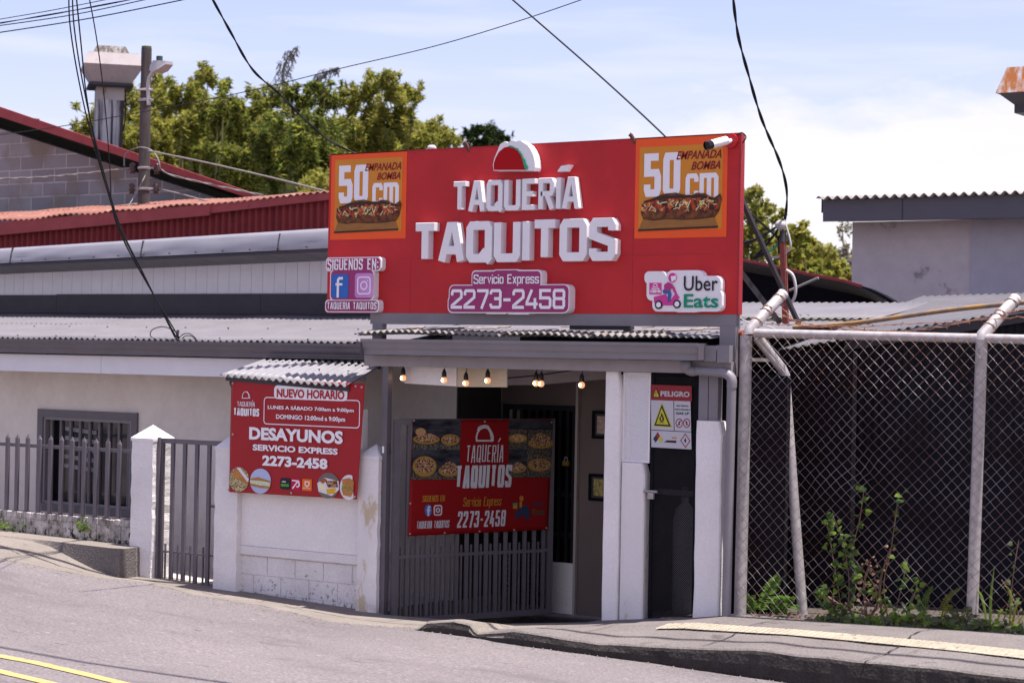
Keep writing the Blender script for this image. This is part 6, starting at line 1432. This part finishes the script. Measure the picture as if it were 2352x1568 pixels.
# dry bamboo plumes above the clump
def plume(label, pts, D, seed, n=26, L=34):
    r_ = random.Random(seed); P = smooth_pts([RD(x, y, D) for x, y in pts], 8); t = thing('dry_bamboo_plume', label, 'bamboo', P[0], 'dry bamboo plumes above the crowns')
    mb = MB(); k = len(P); mb.tube(P, [.05*(1-i/k)+.008 for i in range(k)], 5)
    for i in range(n):
        q = P[int(k*.25+(k*.74)*i/n)]; s = r_.choice((-1, 1)); l = L*D/F0*r_.uniform(.5, 1.1)*(1-.5*i/n)
        d = r0*s*l*.8+Vector((0, 0, l*.55)); e = q+d+Vector((0, 0, -l*.5))
        mb.tube(smooth_pts([q, q+d*.6, e], 3), .009, 3, caps=False)
        for _ in range(5): f = q.lerp(e, r_.random())+Vector((0, 0, .05*r_.random())); mb.tube([f, f+r0*r_.uniform(-.12, .12)+Vector((0, 0, -r_.uniform(.08, .28)))], .012, 3, caps=False)
    mb.build('twigs', LGR, t)
plume('tall hazy dry bamboo plume left of the twisted cable', [(652, 240), (650, 180), (658, 140), (675, 112)], 58, 1)
plume('dry bamboo plume arching right above the dark clump', [(722, 240), (730, 195), (748, 168), (772, 158)], 58, 2, 22, 28)
plume('dry bamboo plume leaning right above the bright clump', [(868, 240), (872, 210), (885, 182), (905, 165)], 58, 3, 20, 28)
# hill mass behind so no gap shows bare horizon
hp = [RD(x, y, 70) for x, y in ((-300, 520), (150, 420), (215, 345), (300, 290), (420, 270), (560, 275), (700, 280), (860, 280), (960, 300), (1030, 345), (1120, 400), (1400, 560), (1700, 600), (2000, 640), (2600, 680))]
mb = MB(); vs = []
for p in hp: vs += [(p.x, p.y, -1.6), (p.x, p.y, p.z), (p.x-20, p.y+25, p.z+.5)]
mb.add(vs, [(3*i+k, 3*i+3+k, 3*i+4+k, 3*i+1+k) for i in range(len(hp)-1) for k in (0, 1)]); struct(mb.build('hill', mat('dark_hillside', (.03, .04, .012), (.10, .11, .03), 2.5, contrast=2)))

# ------------------------------------------------------------------ overhead cables
def cable(label, pts, r, m=M_wire, name='overhead_cable', twist=0, group=None, n=8):
    """pts: (px, py, Y-plane)"""
    P = smooth_pts([Q(x, y, yy) for x, y, yy in pts], n); t = None
    mb = MB()
    if twist:
        for ph in (0, math.pi):
            L = 0; out = []
            for i, p in enumerate(P):
                if i: L += (p-P[i-1]).length
                tg = (P[min(i+1, len(P)-1)]-P[max(i-1, 0)]).normalized(); x_ = tg.cross(Vector((.3, 1, .1))).normalized(); y_ = tg.cross(x_)
                out.append(p+(x_*math.cos(L*twist+ph)+y_*math.sin(L*twist+ph))*r*.95)
            mb.tube(out, r, 6)
        o = mb.build(name, m)
    else:
        mb.tube(P, r, 6); o = mb.build(name, m)
    return tag(o, label, 'cable', group)
GC = 'black service cables at the left'
for i, (dx, pts) in enumerate(((0, [(158, -30, -3), (161, 60, -2.6), (182, 190, -2), (215, 330, -1.3), (270, 505, -.5), (335, 640, .1), (402, 775, .62)]),
                               (1, [(166, -30, -3), (170, 60, -2.6), (190, 190, -2), (222, 335, -1.3), (276, 520, -.5), (330, 632, .1), (406, 777, .64)]),
                               (2, [(173, -30, -3), (186, 100, -2.4), (200, 230, -1.8), (228, 370, -1.1), (280, 540, -.4), (340, 655, .2), (412, 776, .6)]))):
    cable(('leftmost of the three black service cables running down to the house gutter', 'middle one of the three black service cables running down to the house gutter', 'rightmost of the three black service cables running down to the house gutter')[i], pts, .008, group=GC)
cable('thin black cable hanging past the exhaust vent and joining the service cables', [(200, -30, -3), (222, 90, -2.4), (240, 230, -1.6), (252, 380, -1), (258, 480, -.6), (285, 555, -.3), (315, 610, 0)], .0065)
lp2 = thing('cable_coil', 'loops of loose thin black cable lying at the gutter edge of the house roof', 'cable', Q(405, 775, .55))
mb = MB(); mb.tube(smooth_pts([Q(402, 760, .6), Q(375, 750, .6), Q(350, 757, .6), Q(346, 772, .6), Q(365, 780, .6), Q(400, 782, .58)]), .006, 5); mb.build('loop', M_wire, lp2)
mb = MB(); mb.tube(smooth_pts([Q(408, 780, .6), Q(420, 768, .6), Q(435, 766, .6), Q(448, 775, .6), Q(452, 782, .6), Q(440, 772, .62), Q(425, 772, .62), Q(414, 782, .62)]), .006, 5); mb.build('loop', M_wire, lp2)
mb = MB(); mb.tube([Q(406, 779, .58), Q(409, 758, .6)], .018, 6); mb.build('clamp', M_greydk, lp2)
cable('highest thin wire crossing the upper left corner of the sky', [(-20, 48, 2), (120, 24, 2), (262, -4, 2)], .006)
cable('thick wire pair second from the top in the upper left corner', [(-20, 57, 2), (150, 28, 2), (320, -4, 2)], .006, twist=3)
cable('wire just above the lowest one in the upper left corner', [(-20, 62, 2), (170, 34, 2), (355, -5, 2)], .007)
cable('lowest wire crossing the upper left corner of the sky', [(-20, 78, 2), (210, 42, 2), (440, -4, 2)], .008)
cable('thick twisted black cable sagging from the top edge to the left end of the sign', [(478, -20, -2), (530, 75, -1.6), (580, 160, -1.2), (640, 215, -.8), (700, 275, -.4), (760, 325, -.1), (830, 358, .12)], .0075, twist=10, n=14)
cable('very long thin wire crossing the sky in front of the bamboo', [(-20, 312, 3), (130, 292, 3), (280, 266, 3), (430, 238, 3), (600, 203, 3), (780, 158, 3), (1000, 106, 3), (1200, 46, 3), (1370, -12, 3)], .006)
cable('straight black cable descending behind the top edge of the sign', [(1160, -15, .9), (1350, 150, .7), (1480, 268, .5), (1560, 345, .4)], .010)
cable('thick twisted black cable curving down to the rusty mast', [(1682, -20, 0), (1695, 80, .4), (1720, 175, .8), (1750, 275, 1.2), (1790, 370, 1.8), (1806, 430, 2.1), (1806, 480, 2.2), (1797, 530, 2.2), (1788, 545, 2.2)], .0085, twist=9, n=14)
cable('thin black cable coming out from behind the sign to the rusty mast', [(1690, 458, 1.5), (1740, 505, 1.9), (1790, 548, 2.2)], .012)
cable('upper grey cable running from the utility pole down behind the sign', [(340, 346, 5.9), (480, 375, 5.5), (640, 412, 5), (780, 448, 4.6)], .013, M_wiregrey)
cable('grey twisted cable from the pole insulator down to the red shed roof', [(370, 390, 5.9), (400, 404, 5.8), (500, 427, 5.4), (605, 449, 4.8)], .009, M_wiregrey, twist=6)
cable('short grey cable from the lowest pole insulator to the red shed roof', [(362, 433, 5.9), (420, 447, 5.6), (475, 462, 5.2)], .011, M_wiregrey)
cable('grey twisted cable entering from the left edge to the pole insulator', [(-20, 411, 6), (80, 408, 6), (180, 400, 6), (300, 386, 5.9)], .010, M_wiregrey, twist=9)
cable('thin grey stay wire beside the utility pole', [(338, 395, 5.9), (320, 430, 5.7), (292, 480, 5.4)], .010, M_wiregrey)
cable('thin white cord tied from the sign frame to the chain link post', [(1698, 728, .05), (1722, 742, .0), (1750, 745, .1), (1785, 757, .2)], .006, M_lamp)

# ------------------------------------------------------------------ plants by the fence
m_f1 = leafmat('fern_leaf', (.10, .17, .04), (.14, .26, .04)); m_f2 = leafmat('yellow_fern_leaf', (.20, .21, .05), (.26, .30, .05)); m_v1 = leafmat('vine_leaf', (.05, .09, .03), (.09, .17, .025)); m_v2 = leafmat('bright_vine_leaf', (.13, .20, .04), (.22, .33, .03)); m_v3 = leafmat('grey_green_leaf', (.12, .135, .08), (.09, .12, .05))
m_dry = mat('dry_leaf', (.11, .06, .045), (.18, .11, .08), 20, .9)
def ground(x, y): return (zf(x) if y > -.455 else pav_z(x, y))
def frond(mb, base, tip, bend, n, wl, seed):
    r_ = random.Random(seed); mid = base.lerp(tip, .5)+bend; P = smooth_pts([base, mid, tip], n//2); k = len(P)
    mb.tube(P, [.006*(1-i/k)+.001 for i in range(k)], 4)
    for i in range(2, k):
        t = i/k; tg = (P[min(i+1, k-1)]-P[i-1]).normalized(); l = wl*math.sin(math.pi*min(1, .15+t*.85))**.7
        for s in (-1, 1):
            sd = (r0*s*.9+fwh*.3*s*r_.uniform(-1, 1)); sd = (sd-tg*sd.dot(tg)).normalized(); e = P[i]+(sd+tg*.45).normalized()*l; w = tg*l*.16
            m_ = P[i].lerp(e, .45); mb.add([P[i], m_+w+Vector((0, -.004, 0)), e+Vector((0, 0, -l*.15)), m_-w], [(0, 1, 2, 3)])
def fern(label, fr_px, Y, m, wl, grp='ferns at the foot of the fence'):
    b0 = Q(fr_px[0][0], fr_px[0][1], Y); t = thing('fern', label, 'fern', b0, grp)
    for i, (bx, by, tx, ty, bd) in enumerate(fr_px_list(fr_px)):
        mb = MB(); frond(mb, Q(bx, by, Y), Q(tx, ty, Y-.05), Vector((bd, -.03, .05)), 26, wl, i); mb.build('frond', m, t)
def fr_px_list(f): return [(a, b, c, d, e) for a, b, c, d, e in f[1]]
def fern2(label, base, fronds, Y, m, wl): fern(label, (base, fronds), Y, m, wl)
fern2('green fern with one tall and several short fronds beside the left fence post', (1760, 1402), [(1745, 1405, 1788, 1322, .02), (1735, 1405, 1722, 1370, -.02), (1778, 1408, 1826, 1370, .01), (1780, 1408, 1800, 1372, .0), (1785, 1408, 1835, 1395, .02)], .12, m_f1, .085)
fern2('pale green upright fern with curled tip left of the yellow one', (2128, 1432), [(2130, 1430, 2142, 1345, -.03), (2135, 1432, 2105, 1392, 0)], .02, m_f2 if False else m_f1, .04)
fern2('yellow fern with curled tip left of the second fence post', (2170, 1432), [(2160, 1430, 2208, 1347, -.03), (2165, 1432, 2188, 1390, .0)], .02, m_f2, .045)
fern2('pale low fern spreading at the foot of the second fence post', (2215, 1436), [(2205, 1436, 2185, 1400, 0), (2210, 1436, 2232, 1395, 0), (2215, 1438, 2172, 1420, 0), (2222, 1440, 2250, 1412, 0), (2235, 1442, 2275, 1425, 0)], -.02, m_v3, .05)
def leaf(mb, c, s, r_, hang=.5):
    a = Vector((r_.uniform(-1, 1), r_.uniform(-.8, .3), r_.uniform(-1, .3)*hang)).normalized(); n_ = Vector((r_.uniform(-.4, .4), -1, r_.uniform(0, 1.2))).normalized(); b = a.cross(n_).normalized()
    pts = [(0, 0), (.18, .38), (.02, .52), (-.05, .30)]; out = [c]
    sh = [(0, 0), (-.12, .30), (.12, .52), (.50, .42), (1, 0), (.50, -.42), (.12, -.52), (-.12, -.30)]
    vs = [c+a*(x*s)+b*(y*s)-n_*(abs(y)*s*.25) for x, y in sh]; mb.add(vs, [(0, 1, 2, 3), (0, 3, 4, 5), (0, 5, 6, 7)])
def vine(label, stems, Y, seed, leafs, m1, m2, size=.055, name='climbing_vine'):
    r_ = random.Random(seed); t = thing(name, label, 'vine', Q(*stems[0][0], Y)); a = MB(); b = MB(); c = MB()
    for st in stems:
        P = smooth_pts([Q(x, y, Y+r_.uniform(-.03, .05)) for x, y in st], 6); c.tube(P, .005, 4)
        for _ in range(leafs):
            p = P[int(len(P)*r_.random()**1.15)-1]+Vector((r_.uniform(-.05, .05), r_.uniform(-.06, .04), r_.uniform(-.03, .03))); leaf(a if r_.random() < .6 else b, p, size*r_.uniform(.6, 1.3), r_)
    c.build('stem', m_dry, t); a.build('foliage', m1, t)
    if b.v: b.build('bright_foliage', m2, t)
vine('leafy vine climbing the mesh left of the dry twigs', [[(1935, 1415), (1925, 1350), (1915, 1290), (1900, 1200)], [(1945, 1415), (1950, 1330), (1935, 1240), (1910, 1180)], [(1950, 1415), (1965, 1340), (1960, 1260), (1975, 1190), (1985, 1120)], [(1930, 1415), (1900, 1380), (1890, 1350)]], .0, 41, 38, m_v1, m_v2)
vine('taller thin vine reaching up the mesh in the middle of the bay', [[(2040, 1425), (2030, 1340), (2045, 1270), (2055, 1200), (2065, 1130)], [(2050, 1425), (2070, 1350), (2085, 1280)], [(2045, 1420), (2020, 1370), (2000, 1330)]], .0, 42, 14, m_v1, m_v2)
vine('small vine with bright leaves right of the dry twigs', [[(2080, 1428), (2095, 1380), (2110, 1330)], [(2060, 1428), (2075, 1400), (2120, 1385)]], -.02, 43, 16, m_v2, m_v1, .05)
vine('low creeping leaves covering the foot of the fence', [[(1890, 1418), (1960, 1422), (2040, 1430)], [(2060, 1415), (2130, 1420), (2200, 1428)], [(2240, 1432), (2300, 1436), (2350, 1440)], [(1990, 1425), (2050, 1428), (2110, 1436)], [(2080, 1432), (2140, 1438), (2210, 1442)], [(2210, 1442), (2280, 1448), (2345, 1455)], [(1950, 1418), (2010, 1424), (2060, 1430)]], -.06, 44, 95, m_v3, m_v2, .055, 'ground_creeper')
vine('sparse vine on the mesh right of the second fence post', [[(2300, 1440), (2320, 1370), (2330, 1300), (2340, 1240)], [(2345, 1440), (2330, 1380), (2300, 1330)]], .0, 45, 9, m_v3, m_v1, .045)
dt = thing('dry_bush', 'brown dead twigs and shrivelled leaves in the middle of the fence bay', 'bush', Q(2010, 1420, 0))
r_ = random.Random(9); a = MB(); b = MB()
for pts in ([(2030, 1420), (2020, 1370), (2025, 1320), (2045, 1260)], [(1990, 1415), (1985, 1340), (2000, 1290)], [(1900, 1370), (1950, 1400), (2000, 1412)], [(2000, 1415), (2015, 1385), (2010, 1350)]):
    P = smooth_pts([Q(x, y, .03) for x, y in pts], 6); a.tube(P, [.016*(1-.6*i/len(P)) for i in range(len(P))], 6)
    for _ in range(34): leaf(b, P[r_.randrange(len(P))]+Vector((r_.uniform(-.06, .06), r_.uniform(-.05, .05), r_.uniform(-.05, .05))), r_.uniform(.02, .04), r_, 1)
a.build('twigs', m_dry, dt); b.build('dead_leaves', m_dry, dt)
def grass(label, base, blades, Y, m, w=.012):
    t = thing('grass_tuft', label, 'grass', Q(*base, Y), 'grass tufts by the fence'); 
    for bl in blades:
        P = smooth_pts([Q(x, y, Y) for x, y in bl], 6); k = len(P); mb = MB(); vs = []
        for i, p in enumerate(P): ww = w*math.sin(math.pi*min(1, (.25+.75*i/(k-1))))+.0008; vs += [p-r0*ww, p+Vector((0, -.004, 0)), p+r0*ww]
        fs = []
        for i in range(k-1): q = 3*i; fs += [(q, q+1, q+4, q+3), (q+1, q+2, q+5, q+4)]
        mb.add(vs, fs); mb.build('blade', m, t)
grass('tall bright green grass blade with pale drooping blades right of the second post', (2275, 1440), [[(2274, 1442), (2276, 1370), (2284, 1300)], [(2268, 1440), (2255, 1370), (2235, 1350), (2225, 1348)], [(2285, 1444), (2300, 1400), (2320, 1402)]], -.02, m_v2)
grass('tuft of arching grass blades at the right picture edge', (2320, 1450), [[(2318, 1450), (2322, 1370), (2310, 1345), (2300, 1352)], [(2322, 1450), (2335, 1390), (2352, 1380)], [(2345, 1455), (2320, 1420), (2290, 1400), (2275, 1402)], [(2330, 1452), (2345, 1420), (2365, 1400)]], -.03, m_f2, .010)
grass('small pale grass blade left of the pale fern', (2105, 1435), [[(2085, 1432), (2095, 1370), (2125, 1345)], [(2088, 1432), (2080, 1395), (2070, 1380)]], .0, m_v3, .009)
def weed(label, px, py, Y, seed, n=26, s=.035):
    r_ = random.Random(seed); c = Q(px, py, Y); t = thing('weed', label, 'weed', c, 'small weeds at the foot of the low wall'); a = MB()
    for _ in range(n): leaf(a, c+Vector((r_.gauss(0, .05), r_.uniform(-.05, .02), abs(r_.gauss(0, .05)))), s*r_.uniform(.6, 1.3), r_)
    a.build('leaves', m_v2 if seed % 2 else m_v1, t)
weed('small weed growing at the foot of the low wall at the picture edge', 8, 1212, -.12, 1); weed('tiny weed growing from the low wall left of its vertical joint', 45, 1216, -.10, 2, 12); weed('bushy little weed on the low wall below the window', 192, 1216, -.12, 3, 40)
r_ = random.Random(4); mb = MB()
for i in range(260):     # leaf litter and rubble at the foot of the fence
    x = r_.uniform(.15, 3.1); y = r_.uniform(-.12, .3); z = ground(x, y)+.012; s = r_.uniform(.008, .028)
    d = Vector((r_.uniform(-1, 1), r_.uniform(-1, 1), r_.uniform(-.1, .5))).normalized()*s; e = Vector((-d.y, d.x, r_.uniform(0, s))).normalized()*s*.6; p = Vector((x, y, z)); mb.add([p-d, p+e, p+d, p-e, p+Vector((0, 0, s*.6))], [(0, 1, 4), (1, 2, 4), (2, 3, 4), (3, 0, 4)])
ob = mb.build('leaf_litter', m_dry); ob['kind'] = 'stuff'; tag(ob, 'dry leaves and crumbs of concrete at the foot of the chain link fence', 'litter')
m_soil = mat('dark_soil', (.05, .04, .035), (.09, .075, .065), 8, .95, .02, 30)
pv.data.materials.append(m_soil); pv.data.materials.append(mat('bounce_bright_yard_floor', (.55, .50, .46), (.45, .41, .38), 2, .8))  # yard floor colour raised to bounce more light onto the house wall
for p in pv.data.polygons:
    if p.center.y > .0 and p.center.x > .05: p.material_index = 3
    if p.center.y > .11 and p.center.x < -4.3: p.material_index = 4

# street cables above the pavement and road (their shadows cross the pavement)
mb = MB(); mb.tube([(-14, -.5, 7.9), (-6, -.65, 7.7), (.24, -.82, 7.6), (2.6, -1.0, 7.6), (6, -1.02, 7.7), (14, -.9, 8.2)], .035, 6); tag(mb.build('overhead_cable', M_wire), 'thick street cable bundle spanning above the pavement, seen by its shadow', 'cable')
mb = MB(); mb.tube([(-16, -5.2, 8.3), (-7, -4.8, 8.0), (-2.7, -4.63, 8), (-.1, -4.5, 8.0), (8, -4.3, 8.4)], .03, 6); tag(mb.build('overhead_cable', M_wire), 'street cable bundle spanning above the road, seen by its shadow', 'cable')
for o in [o for o in bpy.data.objects if o.parent is None and o.type in ('MESH', 'EMPTY') and not o.get('label') and not o.get('kind')]: print('UNLABELLED', o.name)
print('TOP', [o.name for o in bpy.data.objects if o.parent is None and o.get('label')])

# joints and cracks in the pavement concrete
mb = MB(); r_ = random.Random(12)
def crack(pts, w):
    P = smooth_pts(pts, 8); vs = []
    for i, p in enumerate(P):
        j = r_.uniform(-.008, .008); ww = w*r_.uniform(.5, 1.3); t = (P[min(i+1, len(P)-1)]-P[max(i-1, 0)]).normalized(); n_ = Vector((-t.y, t.x, 0))
        for s in (-1, 1): x, y = p.x+n_.x*(ww*s+j), p.y+n_.y*(ww*s+j); vs.append((x, y, pav_z(x, y)+.009))
    mb.add(vs, [(2*i, 2*i+1, 2*i+3, 2*i+2) for i in range(len(P)-1)])
V = lambda x, y: Vector((x, y, 0))
crack([V(.55, -1.62), V(.58, -1.2), V(.52, -.7), V(.6, -.2)], .006); crack([V(-.9, -1.5), V(-.88, -1.0), V(-.95, -.5)], .004)
crack([V(2.1, -1.8), V(2.15, -1.2), V(2.05, -.5), V(2.1, -.1)], .006); crack([V(-1.9, -.4), V(-1.2, -.75), V(-.3, -.7), V(.5, -.9)], .003)
crack([V(-3.6, -1.3), V(-3.5, -.8), V(-3.55, -.3)], .005); crack([V(-5.5, -1.2), V(-5.45, -.7), V(-5.5, -.3)], .005); crack([V(-2.9, -1.4), V(-2.3, -1.0), V(-1.7, -1.05)], .005)
crack([V(-10, -.9), V(-9.2, -1.0), V(-8.5, -1.15)], .005)
struct(mb.build('pavement_crack', mat('crack_dirt', (.025, .022, .02), None)))

mb = MB(); mb.tube([(-14.5, -4.3, 8.2), (-7.3, -.72, 7.6), (-6.6, -.33, 7.6), (-5.9, -.03, 7.65), (-2.5, 1.4, 8.2)], .055, 8); tag(mb.build('overhead_cable', M_wire), 'thick cable added out of view above the left ramp to cast a broad shadow band', 'cable')  # unseen cable added to throw the broad shadow band onto the ramp

r_ = random.Random(15); mb = MB()
for i in range(420):
    x = r_.uniform(-9, 3.2); k = yk(x); y = k-abs(r_.gauss(0, .10))-.02; z = zroad(x)+.004; s = r_.uniform(.004, .014)
    p = Vector((x, y, z)); a_ = r_.uniform(0, 6.3); d = Vector((math.cos(a_), math.sin(a_), 0))*s; e = Vector((-d.y, d.x, 0))*.7
    mb.add([p-d, p+e, p+d, p-e, p+Vector((0, 0, s*.8))], [(0, 1, 4), (1, 2, 4), (2, 3, 4), (3, 0, 4)])
ob = mb.build('gutter_grit', mat('grit', (.12, .10, .09), (.26, .23, .2), 30, .95)); ob['kind'] = 'stuff'; tag(ob, 'loose grit and pebbles lying along the road edge by the kerb', 'grit')
